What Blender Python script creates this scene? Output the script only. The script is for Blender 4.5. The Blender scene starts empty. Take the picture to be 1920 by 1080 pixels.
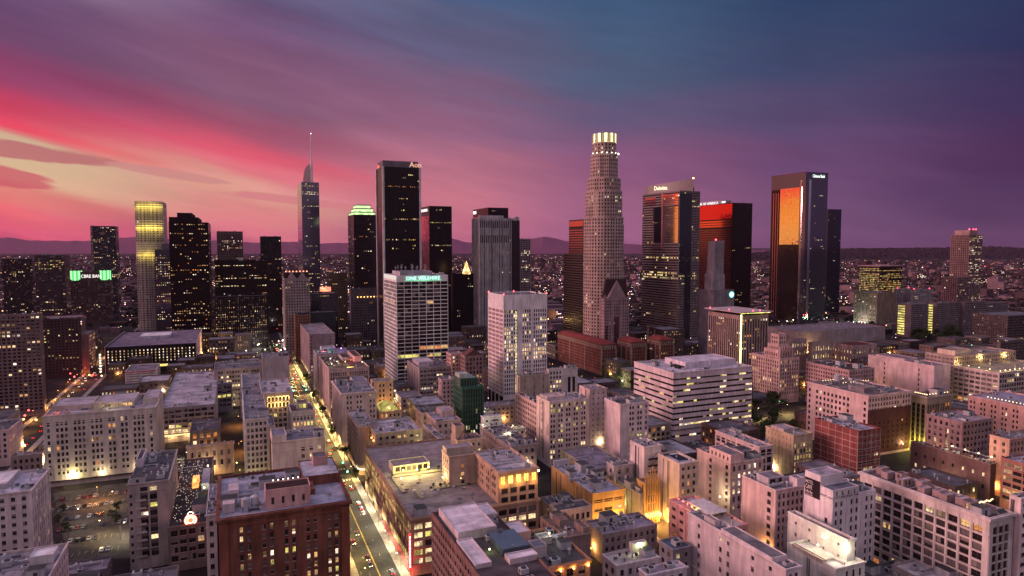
import bpy, math, random
from math import sin, cos, tan, atan2, radians, pi, sqrt, floor
from mathutils import Vector, Matrix
rnd = random.Random(7)
SC = bpy.context.scene
COL = SC.collection
# ------------------------------------------------------------------ camera model
F = 1250.0; HOR = 462.0; CAMH = 154.0
PIT = math.atan((540 - HOR) / F)
GA = radians(22.6)                       # street grid turned against the view
UX, UY = -sin(GA), cos(GA)               # along the avenues, away from the camera
VX, VY = cos(GA), sin(GA)                # along the cross streets
CAM = Vector((0, 0, CAMH))
FW = Vector((0, cos(PIT), -sin(PIT))); UP = Vector((0, sin(PIT), cos(PIT)))
def ray(x, y):
    return Vector((1, 0, 0)) * ((x - 960) / F) + UP * ((540 - y) / F) + FW
def at(x, y, z=0.0):
    r = ray(x, y)
    return CAM + r * ((z - CAMH) / r.z)
def proj(p):
    d = Vector(p) - CAM; k = d.dot(FW)
    return 960 + F * d.x / k, 540 - F * d.dot(UP) / k
def uv(p): return p[0] * UX + p[1] * UY, p[0] * VX + p[1] * VY
def xy(u, v): return u * UX + v * VX, u * UY + v * VY
# ------------------------------------------------------------------ materials
MATS = {}
def newmat(name):
    m = bpy.data.materials.new(name); m.use_nodes = True
    n = m.node_tree.nodes; b = n['Principled BSDF']
    return m, n, m.node_tree.links, b
def wallmat(col, name='wall', rough=.85, streak=.6, spec=.08, metal=0., scale=.12):
    key = (name, col, rough, metal)
    if key in MATS: return MATS[key]
    m, n, l, b = newmat(name)
    g = n.new('ShaderNodeNewGeometry')
    mp = n.new('ShaderNodeMapping'); mp.inputs['Scale'].default_value = (scale * 4, scale * 4, scale * .6)
    l.new(g.outputs['Position'], mp.inputs['Vector'])
    n1 = n.new('ShaderNodeTexNoise'); n1.inputs['Scale'].default_value = 1.; n1.inputs['Detail'].default_value = 5
    l.new(mp.outputs[0], n1.inputs['Vector'])
    n2 = n.new('ShaderNodeTexNoise'); n2.inputs['Scale'].default_value = .09; n2.inputs['Detail'].default_value = 6
    l.new(g.outputs['Position'], n2.inputs['Vector'])
    a = n.new('ShaderNodeMath'); a.operation = 'MULTIPLY'; l.new(n1.outputs[0], a.inputs[0]); l.new(n2.outputs[0], a.inputs[1])
    mr = n.new('ShaderNodeMapRange'); mr.inputs[1].default_value = .12; mr.inputs[2].default_value = .4
    mr.inputs[3].default_value = 1 - .58 * streak; mr.inputs[4].default_value = 1 + .26 * streak
    l.new(a.outputs[0], mr.inputs[0])
    mx = n.new('ShaderNodeVectorMath'); mx.operation = 'SCALE'; mx.inputs[0].default_value = col[:3]
    l.new(mr.outputs[0], mx.inputs['Scale']); l.new(mx.outputs[0], b.inputs['Base Color'])
    b.inputs['Roughness'].default_value = rough; b.inputs['Metallic'].default_value = metal
    b.inputs['Specular IOR Level'].default_value = spec
    MATS[key] = m; return m
def roofmat(col, name='roofing'):
    key = ('roof', col)
    if key in MATS: return MATS[key]
    m, n, l, b = newmat(name)
    g = n.new('ShaderNodeNewGeometry')
    n1 = n.new('ShaderNodeTexNoise'); n1.inputs['Scale'].default_value = .13; n1.inputs['Detail'].default_value = 7; n1.inputs['Distortion'].default_value = .6
    n2 = n.new('ShaderNodeTexBrick'); n2.inputs['Scale'].default_value = 1.; n2.inputs['Brick Width'].default_value = 7.; n2.inputs['Row Height'].default_value = 3.2; n2.inputs['Mortar Size'].default_value = .09; n2.inputs['Color1'].default_value = (.45, .45, .45, 1); n2.inputs['Color2'].default_value = (.85, .85, .85, 1); n2.inputs['Mortar'].default_value = (.1, .1, .1, 1)
    rot = n.new('ShaderNodeMapping'); rot.inputs['Rotation'].default_value = (0, 0, -GA); l.new(g.outputs['Position'], rot.inputs[0])
    l.new(rot.outputs[0], n1.inputs['Vector']); l.new(rot.outputs[0], n2.inputs['Vector'])
    bw = n.new('ShaderNodeRGBToBW'); l.new(n2.outputs['Color'], bw.inputs[0])
    a = n.new('ShaderNodeMath'); a.operation = 'MULTIPLY_ADD'; a.inputs[1].default_value = .35; l.new(bw.outputs[0], a.inputs[0]); l.new(n1.outputs[0], a.inputs[2])
    mr = n.new('ShaderNodeMapRange'); mr.inputs[1].default_value = .4; mr.inputs[2].default_value = .95; mr.inputs[3].default_value = .38; mr.inputs[4].default_value = 1.35
    l.new(a.outputs[0], mr.inputs[0])
    mx = n.new('ShaderNodeVectorMath'); mx.operation = 'SCALE'; mx.inputs[0].default_value = col; l.new(mr.outputs[0], mx.inputs['Scale'])
    l.new(mx.outputs[0], b.inputs['Base Color']); b.inputs['Roughness'].default_value = .9; b.inputs['Specular IOR Level'].default_value = .05
    MATS[key] = m; return m
def glassmat(col, rough=.06, metal=.75, name='glass', bump=.0):
    key = ('glass', col, rough, metal, bump)
    if key in MATS: return MATS[key]
    m, n, l, b = newmat(name)
    g = n.new('ShaderNodeNewGeometry')
    n1 = n.new('ShaderNodeTexNoise'); n1.inputs['Scale'].default_value = .35; l.new(g.outputs['Position'], n1.inputs['Vector'])
    mr = n.new('ShaderNodeMapRange'); mr.inputs[3].default_value = .6 if metal < .9 else .92; mr.inputs[4].default_value = 1.3 if metal < .9 else 1.; l.new(n1.outputs[0], mr.inputs[0])
    mx = n.new('ShaderNodeVectorMath'); mx.operation = 'SCALE'; mx.inputs[0].default_value = col; l.new(mr.outputs[0], mx.inputs['Scale'])
    l.new(mx.outputs[0], b.inputs['Base Color'])
    b.inputs['Roughness'].default_value = rough; b.inputs['Metallic'].default_value = metal
    if max(col) < .06: b.inputs['Specular IOR Level'].default_value = .2
    if bump:
        n2 = n.new('ShaderNodeTexNoise'); n2.inputs['Scale'].default_value = .12; l.new(g.outputs['Position'], n2.inputs['Vector'])
        bp = n.new('ShaderNodeBump'); bp.inputs['Strength'].default_value = bump; bp.inputs['Distance'].default_value = 1.; l.new(n2.outputs[0], bp.inputs['Height']); l.new(bp.outputs[0], b.inputs['Normal'])
    MATS[key] = m; return m
def emat(col, s, name='lamp', vary=0., sample=False):
    key = ('emit', col, s, vary, sample)
    if key in MATS: return MATS[key]
    m, n, l, b = newmat(name)
    b.inputs['Base Color'].default_value = (.05, .05, .05, 1)
    b.inputs['Emission Color'].default_value = (*col, 1); b.inputs['Emission Strength'].default_value = s
    if vary:
        g = n.new('ShaderNodeNewGeometry')
        n1 = n.new('ShaderNodeTexNoise'); n1.inputs['Scale'].default_value = .9; n1.inputs['Detail'].default_value = 3; l.new(g.outputs['Position'], n1.inputs['Vector'])
        n3 = n.new('ShaderNodeTexVoronoi'); n3.inputs['Scale'].default_value = .21; l.new(g.outputs['Position'], n3.inputs['Vector'])
        bw = n.new('ShaderNodeRGBToBW'); l.new(n3.outputs['Color'], bw.inputs[0])
        ml = n.new('ShaderNodeMath'); ml.operation = 'MULTIPLY'; l.new(n1.outputs[0], ml.inputs[0]); l.new(bw.outputs[0], ml.inputs[1])
        mr = n.new('ShaderNodeMapRange'); mr.inputs[1].default_value = .1; mr.inputs[2].default_value = .42; mr.inputs[3].default_value = s * (1 - vary); mr.inputs[4].default_value = s * (1 + vary * .9)
        l.new(ml.outputs[0], mr.inputs[0]); l.new(mr.outputs[0], b.inputs['Emission Strength'])
    if not sample: m.cycles.emission_sampling = 'NONE'
    MATS[key] = m; return m
GL = [glassmat((.05, .04, .045), .1, .15, 'window_glass'), glassmat((.018, .012, .014), .15, .0, 'window_glass'),
      glassmat((.15, .12, .125), .4, .0, 'window_blind'), glassmat((.08, .065, .08), .08, .4, 'window_glass')]
LIT = [emat((1., .55, .20), .62, 'lit_window', .85), emat((1., .72, .38), .95, 'lit_window', .8),
       emat((1., .82, .62), 1.3, 'lit_window', .75), emat((1., .32, .07), .62, 'lit_window', .8),
       emat((.92, .78, .20), .75, 'lit_window', .75)]
WM = GL + LIT + [glassmat((.40, .25, .26), .3, .15, 'pale_window')]                                          # material slots of every window mesh
WHITE = (.68, .64, .62); CREAM = (.56, .47, .40); TAN = (.40, .31, .25); BRICK = (.24, .075, .055); MAUVE = (.36, .30, .31)
BROWN = (.17, .11, .09); DARK = (.035, .032, .038); GREY = (.27, .25, .26); PINK = (.58, .42, .40); BLACK = (.012, .011, .014)
R_L = (.34, .32, .36); R_D = (.10, .095, .11); R_M = (.2, .19, .215); R_W = (.62, .59, .62)
# ------------------------------------------------------------------ mesh helpers
class MB:
    def __init__(s): s.v = []; s.f = []; s.m = []
    def quad(s, a, b, c, d, m=0):
        i = len(s.v); s.v += [a, b, c, d]; s.f.append((i, i + 1, i + 2, i + 3)); s.m.append(m)
    def poly(s, pts, m=0):
        i = len(s.v); s.v += pts; s.f.append(tuple(range(i, i + len(pts)))); s.m.append(m)
    def box(s, x0, x1, y0, y1, z0, z1, m=0, bottom=False, top=None):
        A = [(x0, y0), (x1, y0), (x1, y1), (x0, y1)]
        for i in range(4):
            (a, b), (c, d) = A[i], A[(i + 1) % 4]
            s.quad((a, b, z0), (c, d, z0), (c, d, z1), (a, b, z1), m)
        s.quad((x0, y0, z1), (x1, y0, z1), (x1, y1, z1), (x0, y1, z1), m if top is None else top)
        if bottom: s.quad((x0, y1, z0), (x1, y1, z0), (x1, y0, z0), (x0, y0, z0), m)
    def prism(s, P, z0, z1, m=0, top=True, bottom=False, P1=None):
        Q = P1 or P; k = len(P)
        for i in range(k):
            a, b = P[i], P[(i + 1) % k]; c, d = Q[(i + 1) % k], Q[i]
            s.quad((a[0], a[1], z0), (b[0], b[1], z0), (c[0], c[1], z1), (d[0], d[1], z1), m)
        if top: s.poly([(p[0], p[1], z1) for p in Q], m)
        if bottom: s.poly([(p[0], p[1], z0) for p in P][::-1], m)
    def tube(s, a, b, r, r2=None, m=0, k=6):
        a = Vector(a); b = Vector(b); r2 = r if r2 is None else r2
        d = (b - a).normalized(); e = d.orthogonal().normalized(); g = d.cross(e)
        A = [a + (e * cos(2 * pi * i / k) + g * sin(2 * pi * i / k)) * r for i in range(k)]
        B_ = [b + (e * cos(2 * pi * i / k) + g * sin(2 * pi * i / k)) * r2 for i in range(k)]
        for i in range(k):
            j = (i + 1) % k; s.quad(tuple(A[i]), tuple(A[j]), tuple(B_[j]), tuple(B_[i]), m)
        s.poly([tuple(p) for p in B_], m)
    def mesh(s, name, mats):
        me = bpy.data.meshes.new(name)
        nv = len(s.v); nf = len(s.f)
        me.vertices.add(nv); me.vertices.foreach_set('co', [c for p in s.v for c in p])
        tot = sum(len(f) for f in s.f)
        me.loops.add(tot); me.loops.foreach_set('vertex_index', [i for f in s.f for i in f])
        st = []; t = 0
        for f in s.f: st.append(t); t += len(f)
        me.polygons.add(nf); me.polygons.foreach_set('loop_start', st)
        me.polygons.foreach_set('material_index', s.m)
        for m in mats: me.materials.append(m)
        me.update(calc_edges=True)
        return me
    def obj(s, name, mats, parent=None):
        if not s.f: return None
        if not isinstance(mats, (list, tuple)): mats = [mats]
        return link(name, s.mesh(name, mats), parent)
def link(name, data, parent=None, loc=None, rz=None):
    o = bpy.data.objects.new(name, data); COL.objects.link(o)
    if parent is not None: o.parent = parent
    if loc is not None: o.location = loc
    if rz is not None: o.rotation_euler = (0, 0, rz)
    return o
def tag(o, label=None, cat=None, group=None, kind=None):
    if label: o['label'] = label
    if cat: o['category'] = cat
    if group: o['group'] = group
    if kind: o['kind'] = kind
    return o
def inset(P, t):
    k = len(P); out = []
    for i in range(k):
        p0, p1, p2 = P[i - 1], P[i], P[(i + 1) % k]
        d1 = Vector((p1[0] - p0[0], p1[1] - p0[1])); d2 = Vector((p2[0] - p1[0], p2[1] - p1[1]))
        d1.normalize(); d2.normalize()
        n1 = Vector((-d1.y, d1.x)); n2 = Vector((-d2.y, d2.x)); b = n1 + n2
        b = b / max(.3, b.length_squared) * 2 if b.length > 1e-6 else n1
        out.append((p1[0] + b.x * t, p1[1] + b.y * t))
    return out
def text(s, size, mat, parent, loc, rot, ext=.15, name='sign_lettering', sx=1., align='LEFT', spacing=1.):
    c = bpy.data.curves.new(name, 'FONT'); c.body = s; c.size = size; c.extrude = ext; c.align_x = align; c.space_character = spacing
    c.materials.append(mat); c.resolution_u = 2
    t = link('tmp', c); me = bpy.data.meshes.new_from_object(t.evaluated_get(bpy.context.evaluated_depsgraph_get()))
    bpy.data.objects.remove(t); bpy.data.curves.remove(c)
    o = link(name, me, parent, loc); o.rotation_euler = rot; o.scale = (sx, 1, 1)
    return o
# ------------------------------------------------------------------ facades
def S(**k):
    d = dict(fh=3.7, bw=3.4, wf=.42, hf=.52, lit=.06, dep=.3, top=1.6, base=5., mar=.8, cols=None, lm=None, rows={}, sp=None, spd=0., flat=False, litonly=False, arch=0, part=True, gl=None, every=1)
    d.update(k); return d
def facade(R, wm, O, T, W, z0, z1, st):
    """one wall with its windows; wm wall MB (0 wall, 1 spandrel); O left foot seen from outside, T unit tangent"""
    N = (T[1], -T[0])
    def P(u, z, d=0.): return (O[0] + T[0] * u - N[0] * d, O[1] + T[1] * u - N[1] * d, z)
    def Q(u0, u1, a, b, m=0, d=0.):
        if u1 - u0 > .01 and b - a > .01: wm.quad(P(u0, a, d), P(u1, a, d), P(u1, b, d), P(u0, b, d), m)
    if st is None or W < 2.5 or z1 - z0 < 3.5:
        Q(0, W, z0, z1); return
    s = st; rg = R['rng']
    if R.get('shop') and T[1] < -.9 and z0 == 0:
        for q in range(int(W / 4.2)):
            m_ = rg.choice((4, 4, 5, 7, 8, 1)); R['win'].append((P(.6 + q * 4.2, .5, -.08), (T, 3.2, 2.6, m_, 0, False, 0)))
    nb = max(1, round((W - 2 * s['mar']) / s['bw'])); bw = (W - 2 * s['mar']) / nb
    nf = max(1, int((z1 - z0 - s['top'] - s['base']) / s['fh'] + .3)); fh = (z1 - z0 - s['top'] - s['base']) / nf
    if fh <= 1: Q(0, W, z0, z1); return
    near_ = not s['flat'] and R['D'] < 700 and not s['arch']
    ww = bw * (min(.92, s['wf'] * 1.14) if near_ and s['wf'] < .8 else s['wf']); wh = fh * (min(.84, s['hf'] * 1.12) if near_ and s['hf'] < .75 and s['wf'] < .95 else s['hf']); dep = s['dep']
    us = []
    for c in range(nb):
        if s['cols'] and not s['cols'][c % len(s['cols'])]: continue
        us.append((c, s['mar'] + c * bw + (bw - ww) / 2))
    zs = [z1 - s['top'] - (k + 1) * fh + (fh - wh) * .55 for k in range(nf)]
    if s['flat']: Q(0, W, z0, z1)
    else:
        edges = [0.]
        for c, u in us: edges += [u, u + ww]
        edges.append(W)
        for i in range(0, len(edges), 2): Q(edges[i], edges[i + 1], z0, z1)
        for c, u in us:
            zz = [z1] + [q for z in zs for q in (z + wh, z)] + [z0]
            for i in range(0, len(zz), 2):
                inner = 0 < i < len(zz) - 2
                d = s['spd'] if inner else 0.
                Q(u, u + ww, zz[i + 1], zz[i], 1 if (s['sp'] and inner) else 0, d)
            if s['spd'] and s['wf'] < 1:
                a, b = zs[-1], zs[0] + wh
                for w_ in (u, u + ww): wm.quad(P(w_, a), P(w_, b), P(w_, b, s['spd']), P(w_, a, s['spd']))
    dd = -.06 if s['flat'] else dep
    if not s['flat'] and R['D'] < 640 and s['wf'] < .9 and W > 8 and R.get('relief', 0) == 1:
        ed = [0.] + [q for c, u in us for q in (u, u + ww)] + [W]
        for i in range(0, len(ed), 2):
            a, b = ed[i], ed[i + 1]
            if b - a < .7: continue
            pw = min(.55, (b - a) * .5); m_ = (a + b) / 2 if 0 < i < len(ed) - 2 else (a + pw / 2 + .02 if i == 0 else b - pw / 2 - .02)
            l0, l1, zb, zt_ = m_ - pw / 2, m_ + pw / 2, z0 + s['base'] * .8, z1 - s['top'] * .7
            wm.quad(P(l0, zb, -.2), P(l1, zb, -.2), P(l1, zt_, -.2), P(l0, zt_, -.2)); wm.quad(P(l0, zb), P(l0, zb, -.2), P(l0, zt_, -.2), P(l0, zt_)); wm.quad(P(l1, zb, -.2), P(l1, zb), P(l1, zt_), P(l1, zt_, -.2)); wm.quad(P(l0, zt_, -.2), P(l1, zt_, -.2), P(l1, zt_), P(l0, zt_))
    prev = False
    for k, z in enumerate(zs):
        if k % s['every']: continue
        rp = s['lit'] * rg.choice((.15, .6, 1, 1, 2.4)); lm = s['lm']
        if k in s['rows']:
            rp = s['rows'][k][0]; lm = s['rows'][k][1] if len(s['rows'][k]) > 1 else lm
        for c, u in us:
            if prev and rg.random() < .45 and rp > 0: on = True
            else: on = rg.random() < rp * (.5 if s['flat'] and rp < .3 else 1.05)
            prev = on
            if s['litonly'] and not on: continue
            kw = kh = 1.
            if s['flat'] and on and R['D'] > 700: kw, kh = rg.uniform(.35, 1), rg.uniform(.4, 1)
            if on: mi = 4 + (rg.choice(lm) if lm else rg.choice((0, 0, 1, 1, 2, 3)))
            else: mi = rg.choice(s['gl']) if s['gl'] else rg.choice((0, 0, 1, 1, 1, 2, 3))
            if not s['flat']:
                a, b, c0, c1 = P(u, z), P(u + ww, z), P(u + ww, z + wh), P(u, z + wh)
                A, B_, C, D = P(u, z, dep), P(u + ww, z, dep), P(u + ww, z + wh, dep), P(u, z + wh, dep)
                o = s['spd']
                if s['wf'] < 1:
                    wm.quad(P(u, z, o), a if not o else P(u, z, o), D, A) if False else None
                    wm.quad(P(u, z, o), P(u, z + wh, o), D, A); wm.quad(P(u + ww, z + wh, o), P(u + ww, z, o), B_, C)
                wm.quad(P(u + ww, z, o), P(u, z, o), A, B_); wm.quad(P(u, z + wh, o), P(u + ww, z + wh, o), C, D)
            R['win'].append((P(u, z, dd), (T, ww * kw, wh * kh, mi, s['arch'], s['part'], 0 if s['flat'] or s['wf'] > .95 else s['dep'])))
def win_mesh(w, h, mi, arch, dep=.3, var=0):
    key = ('win', round(w, 2), round(h, 2), mi, arch, dep, var)
    if key in MATS: return MATS[key]
    b = MB(); b.quad((0, 0, 0), (w, 0, 0), (w, 0, h), (0, 0, h), 0)
    t = .09; y = -.07
    def bar(x0, x1, a, c): b.box(x0, x1, y, -.005, a, c, 1)
    bar(0, t, 0, h); bar(w - t, w, 0, h); bar(t, w - t, 0, t); bar(t, w - t, h - t, h)
    if arch:
        for q in (.3, .7): bar(w * q - t / 2, w * q + t / 2, t, h - t)
        bar(t, w * .3, h * .72, h * .72 + t); bar(w * .7, w - t, h * .72, h * .72 + t); bar(w * .3 + t, w * .7 - t, h * .72, h * .72 + t)
    else:
        bar(w / 2 - t / 2, w / 2 + t / 2, t, h - t)
        if h > 1.2: bar(t, w / 2 - t / 2, h * .5, h * .5 + t * .8); bar(w / 2 + t / 2, w - t, h * .5, h * .5 + t * .8)
    if var in (1, 2) and not arch: b.quad((t, -.02, h * (.72 if var == 1 else .42)), (w - t, -.02, h * (.72 if var == 1 else .42)), (w - t, -.02, h - t), (t, -.02, h - t), 2)
    if var == 3 and not arch: b.quad((t, -.02, t), (w * .48, -.02, t), (w * .48, -.02, h - t), (t, -.02, h - t), 2)
    if dep > .2: b.box(-.12, w + .12, -dep - .12, -.0, -.14, .0, 3, bottom=True)
    lit = mi >= 4
    me = b.mesh('window', [WM[mi], wallmat((.12, .1, .1), 'window_frame'), emat((1, .62, .33), .42, 'lit_blind', .5) if lit else wallmat((.26, .21, .2), 'window_blind'), wallmat((.5, .42, .4), 'window_sill')])
    MATS[key] = me; return me
def flush_windows(R):
    """the largest windows become parts of their own, the rest one 'window' part of kind stuff"""
    root = R['root']; cand = []; rest = []
    if R['winpx'] >= 4.0:
        for w in R['win']:
            if not w[1][5]: rest.append(w); continue
            p = root.matrix_basis @ Vector(w[0]); x, y = proj(p)
            (cand if (-10 < x < 1930 and y < 1090) else rest).append(w)
        k = 100
        if len(cand) > k:
            cand.sort(key=lambda w: (root.matrix_basis @ Vector(w[0]) - CAM).length)
            rest += cand[k:]; cand = cand[:k]
    else: rest = R['win']
    for p, (T, w, h, mi, ar, _, dp) in cand:
        link('window', win_mesh(w, h, mi, ar, dp, R['rng'].choice((0, 0, 0, 1, 1, 2, 3))), root, p, atan2(T[1], T[0]))
    if rest:
        b = MB()
        for p, (T, w, h, mi, ar, _, dp) in rest:
            x, y, z = p; X, Y = x + T[0] * w, y + T[1] * w
            b.quad((x, y, z), (X, Y, z), (X, Y, z + h), (x, y, z + h), mi)
            if R['winpx'] > 2.5:                       # a mullion in front of the pane
                N = (T[1], -T[0]); cx, cy = x + T[0] * w / 2, y + T[1] * w / 2; q = .05
                n = .04
                b.quad((cx - T[0] * q + N[0] * n, cy - T[1] * q + N[1] * n, z), (cx + T[0] * q + N[0] * n, cy + T[1] * q + N[1] * n, z),
                       (cx + T[0] * q + N[0] * n, cy + T[1] * q + N[1] * n, z + h), (cx - T[0] * q + N[0] * n, cy - T[1] * q + N[1] * n, z + h), len(WM))
        o = b.obj('window', WM + [wallmat((.12, .1, .1), 'window_frame')], root)
        o['kind'] = 'stuff'; o['label'] = 'remaining windows of this building'
def volume(R, P, z0, z1, styles, par=1., roof=True, wall=None, name='wall', roofcol=None, wallmats=None):
    """a closed block on polygon P (ccw) with parapet and roof"""
    wm = MB(); k = len(P)
    for i in range(k):
        a, b = P[i], P[(i + 1) % k]; W = sqrt((b[0] - a[0]) ** 2 + (b[1] - a[1]) ** 2)
        if W < .01: continue
        T = ((b[0] - a[0]) / W, (b[1] - a[1]) / W)
        facade(R, wm, a, T, W, z0, z1, styles[i % len(styles)] if isinstance(styles, list) else styles)
    Qp = inset(P, .35); zr = z1 - par
    for i in range(k):
        a, b = P[i], P[(i + 1) % k]; c, d = Qp[(i + 1) % k], Qp[i]
        wm.quad((*a, z1), (*b, z1), (*c, z1), (*d, z1)); wm.quad((*c, z1), (*d, z1), (*d, zr), (*c, zr))
    mats = wallmats or [R['wm'] if wall is None else wallmat(wall), R['spm']]
    o = wm.obj(name, mats, R['root'])
    if roof:
        rb = MB(); rb.poly([(*p, zr) for p in Qp]); ro = rb.obj('roof', roofmat(roofcol or R['roofc']), R['root']); R.setdefault('ro', ro)
    return o
UNIT = {}
def unit_mesh(kind):
    if kind in UNIT: return UNIT[kind]
    b = MB(); mt = wallmat((.42, .41, .44), 'painted_metal', .5, .6); dk = wallmat((.06, .06, .065), 'dark_metal', .6)
    if kind == 'ac':
        b.box(-1.1, 1.1, -.9, .9, .15, 1.5); b.box(-1, 1, -.8, .8, 0, .15, 1)
        k = 10; b.prism([(.0 + .65 * cos(2 * pi * i / k), .65 * sin(2 * pi * i / k)) for i in range(k)], 1.5, 1.75, 1)
        b.box(-1.13, -1.1, -.6, .6, .4, 1.3, 1)
    elif kind == 'duct':
        b.box(-3, 3, -.35, .35, .4, 1.1); b.box(-3.2, -2.5, -.5, .5, 0, 1.4); b.box(2.5, 3.2, -.4, .4, 0, 1.3); b.box(-.3, .3, .35, 1.6, .4, 1.1)
    elif kind == 'vent':
        b.tube((0, 0, 0), (0, 0, 1.3), .28, m=0, k=8); b.tube((0, 0, 1.3), (0, 0, 1.75), .5, .15, m=0, k=8)
    elif kind == 'shed':
        b.box(-2.2, 2.2, -1.8, 1.8, 0, 2.8, 0, top=1); b.box(-.5, .5, -1.84, -1.8, 0, 2.1, 1); b.box(-2.3, 2.3, -1.9, 1.9, 2.8, 2.95, 0, top=1)
    elif kind == 'skylight':
        b.box(-1.6, 1.6, -1, 1, 0, .4); b.quad((-1.6, -1, .4), (1.6, -1, .4), (1.4, 0, .95), (-1.4, 0, .95), 1); b.quad((1.6, 1, .4), (-1.6, 1, .4), (-1.4, 0, .95), (1.4, 0, .95), 1)
        b.poly([(-1.6, 1, .4), (-1.6, -1, .4), (-1.4, 0, .95)], 0); b.poly([(1.6, -1, .4), (1.6, 1, .4), (1.4, 0, .95)], 0)
    elif kind == 'tank':
        for sx in (-1, 1):
            for sy in (-1, 1): b.tube((sx, sy, 0), (sx * .9, sy * .9, 2.2), .1, m=1)
        k = 12; C = [(1.5 * cos(2 * pi * i / k), 1.5 * sin(2 * pi * i / k)) for i in range(k)]
        b.prism(C, 2.2, 5.0, 0); b.prism(C, 5.0, 5.8, 0, P1=[(p[0] * .05, p[1] * .05) for p in C])
    elif kind == 'pipe':
        b.tube((-3.5, 0, .3), (3.5, 0, .3), .12, m=0); b.tube((-3.5, .5, .3), (2, .5, .3), .09, m=0)
        for x in (-3, -1, 1, 3): b.box(x - .1, x + .1, -.2, .7, 0, .2, 1)
    elif kind == 'dish':
        b.tube((0, 0, 0), (0, 0, 1.4), .08, m=1); k = 12
        C = [(.9 * cos(2 * pi * i / k), .9 * sin(2 * pi * i / k)) for i in range(k)]
        for i in range(k):
            a, c = C[i], C[(i + 1) % k]; b.poly([(0, 0, 1.4), (a[0], -.5 + .3 * abs(a[0]), 1.9 + a[1]), (c[0], -.5 + .3 * abs(c[0]), 1.9 + c[1])], 0)
    me = b.mesh('rooftop_' + kind, [mt, dk]); UNIT[kind] = me; return me
UN = {'ac': 'air_conditioner', 'duct': 'duct', 'vent': 'vent', 'shed': 'stair_bulkhead', 'skylight': 'skylight', 'tank': 'water_tank', 'pipe': 'pipe_run', 'dish': 'satellite_dish'}
def unit(R, kind, x, y, z, rz=0., sc=1.):
    o = link(UN[kind], unit_mesh(kind), R.get('ro') or R['root'], (x, y, z), rz); o.scale = (sc, sc, sc * .95); return o
def clutter(R, x0, x1, y0, y1, z, n, kinds=('ac', 'ac', 'ac', 'duct', 'vent', 'vent', 'skylight', 'pipe', 'pipe', 'shed', 'dish')):
    rg = R['rng']
    if x1 < x0: x0, x1 = x1, x0
    used = []
    for _ in range(n * 3):
        if len(used) >= n: break
        kd = rg.choice(kinds); m = 3.2 if kd in ('duct', 'pipe') else 2.4
        if x1 - x0 < 2 * m + .5 or y1 - y0 < 2 * m + .5: m = 1.3; kd = rg.choice(('vent', 'ac'))
        if x1 - x0 < 2 * m + .3 or y1 - y0 < 2 * m + .3: return
        x = rg.uniform(x0 + m, x1 - m); y = rg.uniform(y0 + m, y1 - m)
        if any(abs(x - a) < 4.2 and abs(y - b) < 3.6 for a, b in used): continue
        if any(a - 1.5 < x < b + 1.5 and c - 1.5 < y < d + 1.5 for a, b, c, d in R['blk']): continue
        used.append((x, y)); unit(R, kd, x, y, z, rg.choice((0, pi / 2, 0, pi)), rg.uniform(1., 1.75))
FOOT = []; NAMES = []
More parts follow.
